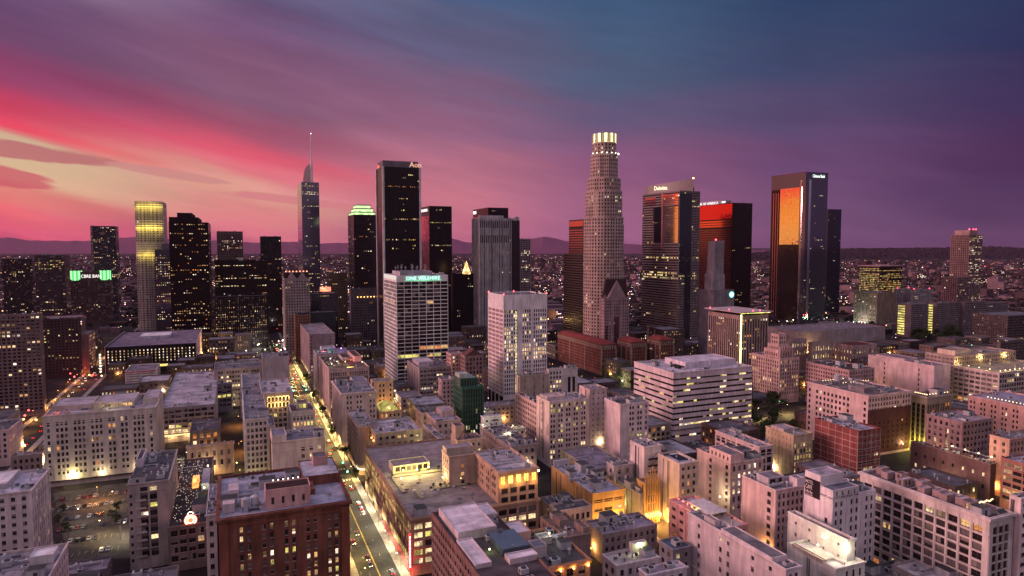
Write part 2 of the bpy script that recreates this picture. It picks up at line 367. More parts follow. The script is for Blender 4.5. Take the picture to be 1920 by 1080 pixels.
def B(name, label, p, h=None, yb=None, d=None, w=None, wall=CREAM, front=None, side=None, roofc=R_M, par=1.1, rot=0., t=None,
      sp=None, seed=None, course=True, n=4, cat='building', wallm=None, poly=None, corn=None, group=None, box=True, D=None):
    xl, xc, xr, yt = p
    wall0 = wall
    r = ray(xc, yt)
    if D is not None: h = CAMH + r.z * D / r.y
    if h is None:
        lo, hi = 50., 9000.
        for _ in range(60):
            mid = (lo + hi) / 2; q = CAM + r * (mid / r.dot(FW))
            if proj((q.x, q.y, 0))[1] > yb: lo = mid
            else: hi = mid
        q = CAM + r * (lo / r.dot(FW)); h = q.z
    else: q = CAM + r * ((h - CAMH) / r.z) if D is None else CAM + r * (D / r.y)
    ty = t or ('L' if xc < 440 else 'R'); s = -1 if ty == 'L' else 1
    a = GA + radians(rot); V = (cos(a), sin(a)); U = (-sin(a), cos(a))
    def reach(dx, dy, xt):
        k = (xt - 960) / F; dz = h - CAMH
        # (X+L dx) = k*((Y+L dy) cosP - dz sinP)
        den = dx - k * dy * cos(PIT)
        return (k * (q.y * cos(PIT) - dz * sin(PIT)) - q.x) / den if abs(den) > 1e-6 else 30.
    if w is None:
        w = reach(V[0] * s, V[1] * s, xr if s == 1 else xl)
    if d is None: d = reach(U[0], U[1], xl if s == 1 else xr)
    w = min(max(w, 4.), 260.); d = min(max(d, 4.), 160.)
    if q.y > 640 and sum(wall) < 1.75 and not any(k_ in label for k_ in ('pink stone', 'colonnade', 'yellow corner line', 'gridded office', 'blank pink walled')): wall = tuple(c_ * .62 for c_ in wall)  # dimmer light of the distance put into darker wall colours
    if q.y > 560: roofc = tuple(c_ * .68 for c_ in roofc)  # same for roofs: the dimmer distance is in the colour
    root = link(name, None, None, (q.x, q.y, 0), a); root.empty_display_size = 2
    tag(root, label, cat, group)
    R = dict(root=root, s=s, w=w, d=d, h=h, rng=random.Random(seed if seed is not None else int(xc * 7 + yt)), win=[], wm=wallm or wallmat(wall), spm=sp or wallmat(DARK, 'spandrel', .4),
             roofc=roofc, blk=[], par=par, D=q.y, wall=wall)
    bwpx = 3.4 * (front or side or S())['wf'] * F / q.y if (front or side) else 0
    if front or side: st = front or side; R['winpx'] = st['bw'] * st['wf'] * F / q.y
    else: R['winpx'] = 0
    x0, x1 = (0, w) if s == 1 else (-w, 0)
    R['x0'], R['x1'] = x0, x1
    cu, cv = uv((q.x, q.y)); FOOT.append((min(cu, cu + d), max(cu, cu + d), min(cv, cv + s * w), max(cv, cv + s * w), h))
    R['relief'] = (int(xc) * 7 + int(yt)) % 3
    if R['relief'] == 2 and D is None and q.y < 640:
        for s_ in (front, side):
            if s_ and not s_['flat'] and s_['wf'] < .9 and not s_['spd']: s_['spd'] = min(.14, s_['dep'] * .5)
    NAMES.append((label, q.x, q.y)); R['shop'] = s == 1 and 66 < cv < 84 and q.y < 900
    if box:
        if poly: P = poly(R)
        else: P = [(x0, 0), (x1, 0), (x1, d), (x0, d)]
        R['P'] = P
        if poly: st = [front] * len(P)
        elif s == 1: st = [front, None, None, side]
        else: st = [front, side, None, None]
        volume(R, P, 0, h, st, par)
        if corn:
            cb = MB(); o = inset(P, -corn); pz = h - .25
            cb.prism(o, pz - 1.1, pz, 0, top=False, bottom=False)
            i2 = inset(P, -.02)
            for z, fl in ((pz, 1), (pz - 1.1, 0)):
                for i in range(len(o)):
                    A, Bq, C, D_ = o[i], o[(i + 1) % len(o)], i2[(i + 1) % len(o)], i2[i]
                    q4 = [(*A, z), (*Bq, z), (*C, z), (*D_, z)]
                    cb.quad(*(q4 if fl else q4[::-1]))
            cb.obj('cornice', R['wm'], root)
    if course and box and not poly and 200 < q.y < 620 and not corn and h > 18 and cat != 'tower':
        rgc = random.Random(int(xc)); lv = [h - .55, h - rgc.uniform(4.5, 6.5)] + ([rgc.uniform(7, 10)] if h > 26 else [])
        for i_, z in enumerate(lv):
            e_ = .45 if i_ == 0 else .2; cb = MB()
            cb.box(x0 - e_, x1 + e_, -e_, -.01, z, z + (.7 if i_ == 0 else .35), bottom=True)
            if side:
                if s == 1: cb.box(x0 - e_, x0 - .01, 0, d, z, z + (.7 if i_ == 0 else .35), bottom=True)
                else: cb.box(x1 + .01, x1 + e_, 0, d, z, z + (.7 if i_ == 0 else .35), bottom=True)
            cb.obj('string_course', wallmat(tuple(min(.8, c_ * 1.12) for c_ in wall)), root)
    if box and not poly and side is None and s == 1 and 200 < q.y < 700 and h > 12:
        rgc = random.Random(int(xc) + 5)
        for _ in range(3):
            a_, c_ = rgc.uniform(.02, .6) * d, rgc.uniform(.12, .38) * d; z_, e_ = rgc.uniform(.1, .6) * h, rgc.uniform(.12, .35) * h
            k_ = rgc.choice((.72, .82, 1.12, 1.2)); pb_ = MB(); pb_.quad((-.03 - .01 * _, a_ + c_, z_), (-.03 - .01 * _, a_, z_), (-.03 - .01 * _, a_, z_ + e_), (-.03 - .01 * _, a_ + c_, z_ + e_))
            pb_.obj('painted_patch', wallmat(tuple(min(.8, v_ * k_) for v_ in wall)), root)
        for _ in range(3):
            y_ = rgc.uniform(.1, .9) * d; pb_ = MB(); pb_.box(-.28, -.02, y_ - .12, y_ + .12, 1, h - 1.5); pb_.obj('drain_pipe', wallmat((.12, .1, .1)), root)
    R['n'] = n; BL.append(R)
    return R
BL = []
def top(R, f0, f1, g0, g1, dz, front=None, side=None, wall=None, roofc=None, par=.4, z=None, name='penthouse', wallm=None):
    """a block on the roof; f across the front 0..1 from the near corner, g along the depth"""
    s, w, d = R['s'], R['w'], R['d']; z0 = (R['h'] - R['par']) if z is None else z
    xa, xb = s * f0 * w, s * f1 * w
    if xb < xa: xa, xb = xb, xa
    ya, yb = g0 * d, g1 * d
    P = [(xa, ya), (xb, ya), (xb, yb), (xa, yb)]
    st = [front, side if s == -1 else None, None, side if s == 1 else None]
    volume(R, P, z0, z0 + dz, st, par, wall=wall, name=name, roofcol=roofc, wallmats=[wallm, R['spm']] if wallm else None)
    R['blk'].append((xa, xb, ya, yb)); return (xa, xb, ya, yb, z0 + dz)
def finish(R):
    if 300 < R['D'] < 780 and R['rng'].random() < .62:  # wall lamps added at random to give blocks a ground glow
        g_ = R['rng']; am = g_.choice((0, 0, 1, 2)); cl = ((1, .5, .12), (1, .82, .42), (.95, .88, .3))[am]
        p_ = (R['s'] * R['w'] * g_.uniform(.15, .85), -1.6, g_.uniform(4, 7)) if g_.random() < .5 else (-R['s'] * 1.6, R['d'] * g_.uniform(.15, .7), g_.uniform(4, 7))
        bulb(R, p_, .35, emat(cl, 6, 'added_wall_lamp' + str(am)), 'added_wall_lamp', g_.uniform(2000, 4600), cl)
    flush_windows(R)
    if R['n']: clutter(R, R['x0'], R['x1'], 0, R['d'], R['h'] - R['par'], int(R['n'] * 2.6) + 2 if R['D'] < 560 else int(R['n'] * 1.5))
LAMPS = []
def glow(p, col, e, r=.6, spot=None):
    """light given off by a lit lamp"""
    LAMPS.append((tuple(p), col, e, r, spot))
def bulb(R, loc, r, mat, name='flood_lamp', e=0, col=(1, .75, .35)):
    b = MB(); k = 8
    for j in range(4):
        a0, a1 = -pi / 2 + pi * j / 4, -pi / 2 + pi * (j + 1) / 4
        for i in range(k):
            t0, t1 = 2 * pi * i / k, 2 * pi * (i + 1) / k
            b.quad(*[(r * cos(a) * cos(t), r * cos(a) * sin(t), r * sin(a)) for a, t in ((a0, t0), (a0, t1), (a1, t1), (a1, t0))])
    o = link(name, b.mesh(name, [mat]), R['root'], loc)
    if e: glow(R['root'].matrix_basis @ (Vector(loc) + Vector((0, 0, r + .2))), col, e)
    return o
LSC = 4.0; SUNE = 2.7; HAZE = 0.7e-5
# ------------------------------------------------------------------ skyline towers
YEL = emat((1., .85, .25), 2.6, 'facade_light', .3)
def tower(*a, **k):
    k.setdefault('n', 3); k.setdefault('cat', 'tower'); return B(*a, **k)
office = S(fh=4, bw=3, wf=.7, hf=.55, flat=True, lit=.12, base=8, part=False)
dim = S(fh=4, bw=3.2, wf=.75, hf=.5, flat=True, lit=.05, base=8, part=False, gl=[1, 1, 0])
gw = lambda c=(.05, .04, .05), r=.12, m=.5: glassmat(c, r, m, 'curtain_wall')
tower('office_tower', 'dark slab tower at the far left edge beside the low orange lit podium', (3, 56, 60, 485), yb=600, wall=(.07, .055, .06), front=office, side=dim)
tower('glass_tower', 'dark twin-toned glass tower with flat top, left of the green lit crown', (64, 121, 130, 478), yb=600, wallm=gw((.10, .07, .08), .2), front=S(fh=4, bw=5, wf=.8, hf=.5, flat=True, lit=.06, rows={i: (.5, (0, 4)) for i in range(2, 7)}, base=8, part=False), side=dim)
tower('apartment_tower', 'tall dark grey tower with chamfered corners against the pink sky at far left', (168, 215, 222, 424), yb=600, wall=(.085, .075, .10), front=S(fh=3.6, bw=3.4, wf=.7, hf=.5, flat=True, lit=.13, base=6, part=False, rows={27: (.8,), 28: (.8,), 29: (.6,)}), side=dim,
      poly=lambda R: [(R['x0'] + 5, 0), (R['x1'] - 9, 0), (R['x1'], 9), (R['x1'], R['d']), (R['x0'], R['d']), (R['x0'], 5)])
# the tower with the green crown
R = tower('office_tower', 'brown office tower with green lit corner drums and a white lettered crown', (131, 206, 211, 523), yb=606, wall=(.13, .085, .09), front=S(fh=4, bw=4.2, wf=.62, hf=.5, flat=True, lit=.07, base=8, part=False), side=dim)
gm = emat((.12, .75, .18), 1.0, 'green_light'); g2 = emat((.35, 1., .4), 1.5, 'green_light')
for cx in (R['x0'] + 9, R['x1'] - 9):
    b = MB(); k = 18
    for i in range(k):
        a0, a1 = 2 * pi * i / k, 2 * pi * (i + 1) / k
        b.quad((cx + 10 * cos(a0), 8 + 10 * sin(a0), R['h'] - 2), (cx + 10 * cos(a1), 8 + 10 * sin(a1), R['h'] - 2), (cx + 10 * cos(a1), 8 + 10 * sin(a1), R['h'] + 17), (cx + 10 * cos(a0), 8 + 10 * sin(a0), R['h'] + 17), i % 2)
    b.poly([(cx + 10 * cos(2 * pi * i / k), 8 + 10 * sin(2 * pi * i / k), R['h'] + 17) for i in range(k)], 2)
    b.obj('corner_drum', [gm, g2, wallmat(DARK)], R['root'])
top(R, .26, .74, .02, .3, 16, wall=(.10, .06, .07))
text('CBRE BANK', 9, emat((1, .93, .88), 1.6, 'sign_light'), R['root'], (R['x0'] + R['w'] * .27, .5, R['h'] + 3), (pi / 2, 0, 0), sx=.82)
# cylindrical fronted white grid tower with yellow bands
R = B('office_tower', 'white gridded tower with bowed front and yellow lit bands near its top', (252, 305, 312, 378), yb=628, cat='tower', n=2, wall=(.50, .42, .42), sp=wallmat((.5, .42, .42)),
      poly=lambda R: [(R['x0'] + R['w'] * q, -6 * sin(pi * q) - .0) for q in (0, .14, .28, .42, .58, .72, .86)] + [(R['x1'], 0), (R['x1'], R['d']), (R['x0'], R['d'])],
      front=S(fh=4, bw=3.9, wf=.5, hf=.5, flat=True, lit=.035, base=5, top=1, mar=.3, part=False, gl=[1, 1, 0]))
for z0, z1, e in ((.955, .995, 1.6), (.80, .845, 1.6), (.60, .685, 1.2)):
    # lit spandrel bands washed by facade floodlights on each floor
    b = MB(); P = R['P']; hh = R['h']
    n = max(1, round((z1 - z0) * hh / 4))
    for q in range(n + 1):
        z = hh * z0 + q * 4
        for i in range(7):
            a, c = P[i], P[i + 1]; b.quad((a[0], a[1] - .25, z), (c[0], c[1] - .25, z), (c[0], c[1] - .25, z + 1.7), (a[0], a[1] - .25, z + 1.7))
    b.obj('light_band', wallmat((.6, .52, .46)), R['root'])
    for i in range(6):
        x = R['x0'] + R['w'] * (.08 + .168 * i); glow(R['root'].matrix_basis @ Vector((x, -6 * sin(pi * (.08 + .168 * i)) - 6, hh * z0 - 1)), (1., .82, .12), 1500 * e, 1)
R = tower('glass_tower', 'bluish mirrored tower reflecting city lights in front of the gridded white tower', (290, 350, 356, 468), yb=632, wallm=gw((.16, .14, .19), .09, .7), front=S(fh=3.8, bw=3, wf=.6, hf=.45, flat=True, litonly=True, lit=.16, base=8, top=4, part=False, rows={i: (.55, (0, 1, 2)) for i in range(4, 11)}, lm=(0, 1, 2, 4)), side=S(fh=3.8, bw=3, litonly=True, flat=True, lit=.1, part=False))
top(R, .25, .8, .1, .8, 11, wallm=gw((.18, .15, .22), .2, .5))
R = tower('apartment_tower', 'black stepped tower speckled with orange windows behind the mirrored tower', (316, 390, 395, 417), yb=645, wall=(.02, .015, .018), front=S(fh=3.5, bw=3.3, wf=.6, hf=.5, flat=True, lit=.22, lm=(0, 0, 3, 3, 1, 2), gl=[1], base=6, part=False), side=dim)
top(R, .25, 1., .05, .95, 9, wall=(.02, .015, .018)); top(R, .42, .8, .1, .9, 16, wall=(.02, .015, .018))
tower('office_tower', 'brown tower with sloping right flank and grid of windows, between two dark blocks', (406, 455, 460, 434), yb=585, wall=(.20, .14, .14), t='L', front=S(fh=4, bw=3.4, wf=.6, hf=.5, flat=True, lit=.16, gl=[1], base=8, top=8, part=False), side=dim)
R = tower('office_block', 'wide black office block with thin lit ribbon floors beside the avenue', (402, 402, 501, 489), yb=640, d=45, t='R', wall=(.035, .03, .032), front=S(fh=4.2, bw=4, wf=.9, hf=.35, flat=True, lit=.07, gl=[1], base=8, part=False, rows={1: (.5,), 6: (.45,), 9: (.6,), 13: (.4,)}))
tower('apartment_block', 'lower black block with dense faint windows below the ribbon lit office block', (402, 402, 501, 556), yb=655, d=22, t='R', wall=(.022, .019, .022), front=S(fh=3.4, bw=3, wf=.4, hf=.6, flat=True, lit=.14, lm=(0, 0, 1), gl=[2, 0, 1], base=5, part=False))
tower('office_tower', 'narrow dark tower with few lit windows standing left of the spired tower', (487, 489, 527, 443), yb=625, wall=(.05, .045, .055), front=dim, side=dim)
# the tallest glass tower with sail crown and spire
R = B('spired_skyscraper', 'slender blue glass skyscraper with sail shaped crown and thin white spire', (557, 565, 598, 341), h=283, cat='skyscraper', n=0, wallm=gw((.17, .15, .22), .1, .7),
      front=S(fh=4, bw=3.2, wf=.6, hf=.45, flat=True, litonly=True, lit=.14, lm=(0, 1, 1, 2, 4), base=8, part=False, rows={1: (.7, (0, 4)), 4: (.8, (1,)), 5: (.8, (1, 2))}), side=S(fh=4, bw=4, wf=.3, litonly=True, flat=True, lit=.03, part=False))
b = MB(); w, h = R['w'], R['h']; sail = []
for i in range(7):
    q = i / 6; sail.append((w * (.10 + .44 * q), 37 * sin(q * pi / 2) ** .45))
for y0, y1 in ((4, 16),):
    for i in range(6):
        (a, za), (c, zc) = sail[i], sail[i + 1]
        b.quad((a, y0, h), (c, y0, h), (c, y0, h + zc), (a, y0, h + za), 0); b.quad((c, y1, h), (a, y1, h), (a, y1, h + za), (c, y1, h + zc), 0)
        b.quad((a, y0, h + za), (c, y0, h + zc), (c, y1, h + zc), (a, y1, h + za), 0)
    b.quad((sail[6][0], y0, h), (sail[6][0], y1, h), (sail[6][0], y1, h + sail[6][1]), (sail[6][0], y0, h + sail[6][1]), 1)
b.obj('sail_crown', [glassmat((.6, .35, .38), .15, .7, 'crown_glass'), wallmat(WHITE)], R['root'])
b = MB(); b.tube((w * .60, 3, h - 14), (w * .60, 3, h + 44), 2.6, 2.2, k=8); b.tube((w * .60, 3, h + 44), (w * .60, 3, h + 97), 1.3, .8, k=6); b.obj('spire', wallmat((.75, .68, .68), 'white_metal', .4), R['root'])
bulb(R, (w * .60, 3, h + 97), .9, emat((1, .8, .7), 6, 'beacon'), 'beacon')
# twin gabled white tower and its neighbours
R = tower('gabled_tower', 'pinkish white tower with twin zigzag gables and red roof lights beside the avenue', (529, 533, 580, 522), yb=672, wall=(.50, .40, .40), front=S(fh=3.9, bw=3.4, wf=.45, hf=.5, flat=True, lit=.04, gl=[1], base=6, top=3, part=False), side=S(fh=3.9, bw=3.4, wf=.45, flat=True, lit=.02, part=False, gl=[1]), n=0)
b = MB(); w, h = R['w'], R['h']
for c in (.3, .72):
    b.poly([(w * (c - .17), -.3, h), (w * (c + .17), -.3, h), (w * c, -.3, h + 9)]); b.poly([(w * (c + .17), 2, h), (w * (c - .17), 2, h), (w * c, 2, h + 9)])
    for s_ in (-1, 1): b.quad((w * (c + s_ * .17), -.3, h), (w * c, -.3, h + 9), (w * c, 2, h + 9), (w * (c + s_ * .17), 2, h))
b.obj('gable', R['wm'], R['root']); top(R, 0, 1, .1, 1, 9, wall=(.05, .03, .035))
for q in range(7): bulb(R, (w * (.08 + q * .14), 4.5, h + 9.2), .8, emat((1, .25, .12), 5, 'red_light'), 'roof_light')
tower('office_tower', 'slim yellowish gridded tower between the spired tower and the stepped green crown', (613, 615, 651, 512), D=1120, wall=(.22, .17, .13), front=S(fh=3.8, bw=3, wf=.5, hf=.5, flat=True, lit=.06, gl=[1], base=6, part=False), side=dim)
R = tower('office_block', 'low dark glass block carrying a small red roof sign', (580, 583, 633, 551), D=1010, wallm=gw((.04, .045, .06), .15, .4), front=S(fh=3.8, bw=3, wf=.7, hf=.4, flat=True, litonly=True, lit=.03, rows={9: (.9, (0, 4)), 10: (.6, (0, 4))}, part=False))
b = MB(); b.box(R['w'] * .35, R['w'] * .75, 1, 3, R['h'] + 3, R['h'] + 10); b.obj('roof_sign', emat((1, .22, .12), 2.5, 'red_sign', .5), R['root'])
tower('office_block', 'blank teal black block behind the pink roofed office by the avenue', (556, 559, 630, 587), D=905, wallm=gw((.025, .035, .04), .3, .2), front=S(fh=3.8, bw=3, litonly=True, flat=True, lit=.012, part=False))
# stepped tower with green white crown
R = tower('stepped_tower', 'dark stepped tower topped with a glowing pale green tiered crown', (652, 663, 706, 402), D=1090, wallm=gw((.06, .05, .06), .18, .5), front=S(fh=4, bw=3.6, wf=.7, hf=.45, flat=True, lit=.12, gl=[1], base=8, part=False, rows={30: (.8, (1, 4)), 31: (.6,), 37: (.7,)}), side=dim, n=0)
cm = emat((.62, 1., .38), 1.5, 'crown_light', .4)
for i in range(3):
    q = .05 + i * .08; x0, x1, y0, y1 = R['w'] * q, R['w'] * (1 - q), R['d'] * q, R['d'] * (1 - q); z = R['h'] - 1 + i * 6
    b = MB(); b.box(x0, x1, y0, y1, z, z + 4.2, 0, top=1); b.box(x0 - 1, x1 + 1, y0 - 1, y1 + 1, z + 4.2, z + 6, 1, bottom=True); b.obj('lit_crown_tier', [cm, wallmat((.3, .4, .3))], R['root'])
for i, (x, y) in enumerate(((647, 430), (641, 465))):
    pass
R = tower('office_block', 'grey mid height office with a row of orange lights under its roof', (655, 657, 722, 541), D=985, wall=(.20, .165, .19), front=S(fh=3.8, bw=3, wf=.5, hf=.5, flat=True, lit=.02, gl=[0, 1], base=6, top=16, part=False), side=None)
for q in range(8): bulb(R, (R['w'] * (.2 + q * .095), -.6, R['h'] - 13), .8, emat((1, .45, .12), 6, 'orange_light'), 'wall_light')
# the black tower with white corner lines
R = B('black_skyscraper', 'tallest black slab skyscraper with pale vertical corner edges and orange sign', (706, 718, 787, 312), h=262, cat='skyscraper', n=0, wallm=gw((.016, .012, .015), .25, .2), roofc=R_D,
      front=S(fh=4, bw=2.6, wf=.7, hf=.45, flat=True, lit=.02, litonly=True, lm=(0, 1, 1, 4, 3), base=8, top=8, part=False, rows={4: (.6, (0, 3, 3)), 15: (.35,), 16: (.2,), 22: (.4,), 25: (.3,), 38: (.35,), 39: (.3,)}), side=S(fh=4, bw=3, litonly=True, flat=True, lit=.01, part=False))
b = MB()
for x, y in ((0, 0), (R['w'], 0), (0, R['d'])): b.box(x - 1.3, x + 1.3, y - 1.3, y + 1.3, 0, R['h'] + .4)
b.obj('corner_column', wallmat((.62, .55, .58), 'pale_column', .5), R['root'])
top(R, .0, .96, .03, .9, 9.5, wall=(.18, .15, .18))
text('Aon', 10, emat((1, .5, .35), 1.1, 'orange_sign'), R['root'], (R['w'] * .72, .8, R['h'] + 1), (pi / 2, 0, 0), ext=.3)
for side_, (x, y, rz) in enumerate(((0, R['d'] * .8, -pi / 2),)): text('Aon', 8, emat((1, .15, .1), 1.6, 'red_sign'), R['root'], (x - .6, y, R['h'] + .6), (pi / 2, 0, rz))
# black twins
def twin(label, p, D, sd=0):
    R = tower('black_tower', label, p, D=D, wallm=gw((.02, .015, .02), .2, .3), n=0, front=S(fh=4, bw=2.6, wf=.7, hf=.4, flat=True, litonly=True, lit=.015, part=False, lm=(0, 1, 4), top=4, rows={5: (.55, (0, 4)), 14: (.35, (1,)), 30: (.3,)}),
              side=S(fh=4.2, bw=60, wf=1., hf=.45, flat=True, lit=0, litonly=True, part=False))
    return R
SIDEGL = glassmat((.55, .20, .24), .07, .85, 'sunset_tinted_mirror')  # red of the reflected sunset put into the glass tint
def skin(R, f0, f1, z0, z1, mat=SIDEGL, name='glass_skin', side=True, bands=0, off=.25, bandmat=None):
    """reflective skin on the left flank (or the front) between heights z0..z1 (fractions)"""
    b = MB(); s = R['s']; h = R['h']
    d = R['d'] if side else R['w']
    def pt(q, z, o=off): return ((-o, q * d, z) if s == 1 else (o, q * d, z)) if side else (s * q * d, -o, z)
    if bands:
        n = round((z1 - z0) * h / 4)
        for i in range(n):
            za = z0 * h + i * (z1 - z0) * h / n; zb = za + (z1 - z0) * h / n * bands
            b.quad(pt(f1, za), pt(f0, za), pt(f0, zb), pt(f1, zb))
    else:
        nu, nz_ = max(1, round((f1 - f0) * d / 3.4)), max(1, round((z1 - z0) * h / 4.1)); rgk = R['rng']
        for i in range(nu):
            for k_ in range(nz_):
                fa, fb = f0 + (f1 - f0) * i / nu, f0 + (f1 - f0) * (i + .97) / nu; za, zb = (z0 + (z1 - z0) * k_ / nz_) * h, (z0 + (z1 - z0) * (k_ + .97) / nz_) * h
                j = lambda: off + rgk.uniform(-.018, .018); o_ = [j(), j(), j()]; o_.append(o_[0] - o_[1] + o_[2])
                b.quad(pt(fb, za, o_[0]), pt(fa, za, o_[1]), pt(fa, zb, o_[2]), pt(fb, zb, o_[3]))
    return b.obj(name, mat, R['root'])
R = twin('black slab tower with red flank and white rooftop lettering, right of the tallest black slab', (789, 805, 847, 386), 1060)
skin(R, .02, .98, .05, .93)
text('CITY NATIONAL', 6.0, emat((1, .85, .85), 1.8, 'sign_light'), R['root'], (-.5, R['d'] * .97, R['h'] - 8), (pi / 2, 0, -pi / 2), sx=R['d'] * .9 / 52)
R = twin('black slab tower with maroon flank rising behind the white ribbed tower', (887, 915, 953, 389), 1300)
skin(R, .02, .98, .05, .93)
b = MB(); b.box(-.8, -.1, R['d'] * .8, R['d'] * .95, R['h'] - 9, R['h'] - 4); b.obj('sign', emat((1, .9, .9), 5, 'sign_light'), R['root'])
# white ribbed tower
ribm = wallmat((.52, .47, .49), 'white_rib', .6)
R = tower('ribbed_tower', 'pale vertically ribbed tower with dark banded top and dark right flank', (886, 899, 974, 408), D=1075, wallm=wallmat((.46, .41, .43)), sp=wallmat((.06, .05, .06)), n=2,
          front=S(fh=4, bw=4.6, wf=.42, hf=.5, lit=.02, spd=.35, dep=.4, sp=True, gl=[1], base=1, top=2, part=False, cols=[1, 1, 0, 1, 1, 1, 0]), side=S(fh=4, bw=4.2, wf=.35, hf=.5, spd=.35, dep=.4, sp=True, lit=.01, gl=[1], base=1, part=False))
b = MB(); w, d, h = R['w'], R['d'], R['h']
n = 17
for i in range(n + 1):
    x = w * .78 * i / n; b.box(x - .5, x + .5, -1.3, -.01, 2, h - (1 if i % 4 else -2))
for i in range(5):
    y = d * i / 4; b.box(-1.3, -.01, y - .5, y + .5, 2, h)
b.obj('rib', ribm, R['root'])['kind'] = 'stuff'
b = MB(); b.quad((.5, -.9, h * .80), (w * .76, -.9, h * .80), (w * .76, -.9, h * .86), (.5, -.9, h * .86)); b.quad((.5, -.9, h * .92), (w * .76, -.9, h * .92), (w * .76, -.9, h * .975), (.5, -.9, h * .975))
b.box(w * .80, w + .3, -.4, d + .3, 2, h * .98); b.obj('dark_bay', gw((.05, .035, .045), .3, .3), R['root'])
top(R, .02, .6, .02, .3, 5, wall=(.5, .45, .46))
R = tower('office_block', 'low black office block with sparse lights, left of the pale ribbed tower', (845, 849, 888, 513), D=1010, wall=(.025, .02, .025), front=S(fh=4, bw=3, wf=.6, hf=.4, flat=True, litonly=True, lit=.06, lm=(2, 0, 1), part=False))
R2 = tower('light_cone', 'golden cone shaped tree of lights on the black office roof', (870, 870, 885, 512), D=1012, n=0, box=False, cat='light cone', w=10, d=10)
b = MB(); k = 14; C = [(6 + 6.5 * cos(2 * pi * i / k), 6 + 6.5 * sin(2 * pi * i / k)) for i in range(k)]
for j in range(5): b.prism([((x - 6) * (1 - j * .19) + 6, (y - 6) * (1 - j * .19) + 6) for x, y in C], R['h'] - 1 + j * 4, R['h'] + 3 + j * 4, P1=[((x - 6) * (.84 - j * .19 if j < 4 else .02) + 6, (y - 6) * (.84 - j * .19 if j < 4 else .02) + 6) for x, y in C])
b.obj('light_strings', emat((1, .62, .2), 2.6, 'golden_light', .7), R2['root'])
tower('apartment_tower', 'slim pale gridded tower just right of the ribbed tower', (973, 976, 995, 448), D=1330, wall=(.42, .33, .37), front=S(fh=4, bw=3.6, wf=.6, hf=.6, flat=True, lit=.14, gl=[1], lm=(0, 1, 2), part=False))
# office with the neon lettering
wg = S(fh=4.05, bw=7.9, wf=.94, hf=.80, dep=.6, lit=.02, gl=[1, 1, 1, 3], top=6.5, base=1, mar=.3, lm=(0, 0, 1), rows={5: (.22, (0,)), 17: (.25, (0, 3)), 19: (.35, (0, 4)), 22: (.3, (0,))})
ws = S(fh=4.05, bw=5.0, wf=.78, hf=.78, dep=.5, lit=.01, gl=[1], top=6.5, base=1, mar=.6, rows={5: (.5, (0,))})
R = tower('office_tower', 'white gridded office tower with green glowing roof lettering and antennas', (720, 743, 840, 517), yb=732, wall=(.80, .76, .76), front=wg, side=ws, n=5, sp=wallmat((.7, .66, .66)))
neon = emat((.45, 1., .8), 1.8, 'neon_light'); ng = emat((.1, .9, .35), 1.6, 'neon_backlight')
w, d, h = R['w'], R['d'], R['h']
text('ONE WILSHIRE', 5.2, neon, R['root'], (w * .18, -.75, h - 4.7), (pi / 2, 0, 0), sx=.98, ext=.2, spacing=1.12)
b = MB(); b.quad((w * .16, -.06, h - 5.6), (w * .88, -.06, h - 5.6), (w * .88, -.06, h - 5.2), (w * .16, -.06, h - 5.2)); b.obj('sign_tube', ng, R['root'])
b = MB(); b.box(-.25, -.05, .6, d - .5, h - 4.6, h - .4); b.obj('lit_parapet_panel', emat((1, .9, .82), .75, 'panel_light'), R['root'])
glow(R['root'].matrix_basis @ Vector((w * .5, -3, h - 3)), (.2, 1, .5), 500, 3)
top(R, .12, .75, .2, .8, 5, wall=(.45, .42, .46))
rg = random.Random(3)
for i in range(16):
    x, y = rg.uniform(.15, .8) * w, rg.uniform(.12, .8) * d; hh = rg.uniform(3, 8)
    b = MB(); b.tube((0, 0, 0), (0, 0, hh), .16, .08, k=5)
    for q in range(3): b.box(-.9, .9, -.1, .1, hh * (.4 + q * .2), hh * (.4 + q * .2) + .5)
    link('antenna', b.mesh('antenna', [wallmat((.5, .46, .5), 'painted_metal2')]), R['root'], (x, y, h + (4.4 if .2 * d < y < .78 * d and x < .75 * w else -1)))
# white tower on columns
pw = S(fh=4.1, bw=2.35, wf=.5, hf=.62, dep=.45, lit=.035, gl=[1, 1, 3], top=14, base=13, mar=.6, cols=[1, 1, 1, 1, 1, 1, 0, 0, 1, 1, 1, 1, 0, 1, 1, 1, 1, 1, 1, 0, 1, 1, 1, 1, 1], rows={0: (.15, (0, 4)), 5: (.4, (4, 1)), 6: (.3, (1, 4)), 8: (.5, (0, 1, 2)), 9: (.5, (0, 1)), 10: (.45, (0, 1)), 11: (.2,)})
pf = S(fh=4.1, bw=9, wf=.86, hf=.58, dep=.12, lit=.012, gl=[9], top=14, base=13, mar=.8)
R = tower('office_tower', 'bright white office tower with pink left flank and lit stair strip, above the rooftops', (915, 944, 1026, 553), yb=768, wall=(.74, .66, .69), front=pw, side=pf, n=3)
b = MB(); w, d, h = R['w'], R['d'], R['h']
nf = 26
for i in range(nf): b.quad((w * .265, -.08, 15 + i * (h - 30) / nf), (w * .295, -.08, 15 + i * (h - 30) / nf), (w * .295, -.08, 15 + (i + .72) * (h - 30) / nf), (w * .265, -.08, 15 + (i + .72) * (h - 30) / nf))
b.obj('lit_stair_strip', emat((1, .85, .42), .8, 'stair_light', .6), R['root'])
b = MB(); b.quad((-.12, d * .98, 0), (-.12, .6, 0), (-.12, .6, 12), (-.12, d * .98, 12)); b.obj('undercroft_shade', wallmat((.02, .02, .02)), R['root'])  # shade of the open undercroft put in as a black sheet
b = MB()
for q in (.25, .5, .75): b.box(-.8, -.15, d * q - .6, d * q + .6, 0, 12)
b.obj('column', wallmat((.7, .64, .66)), R['root'])
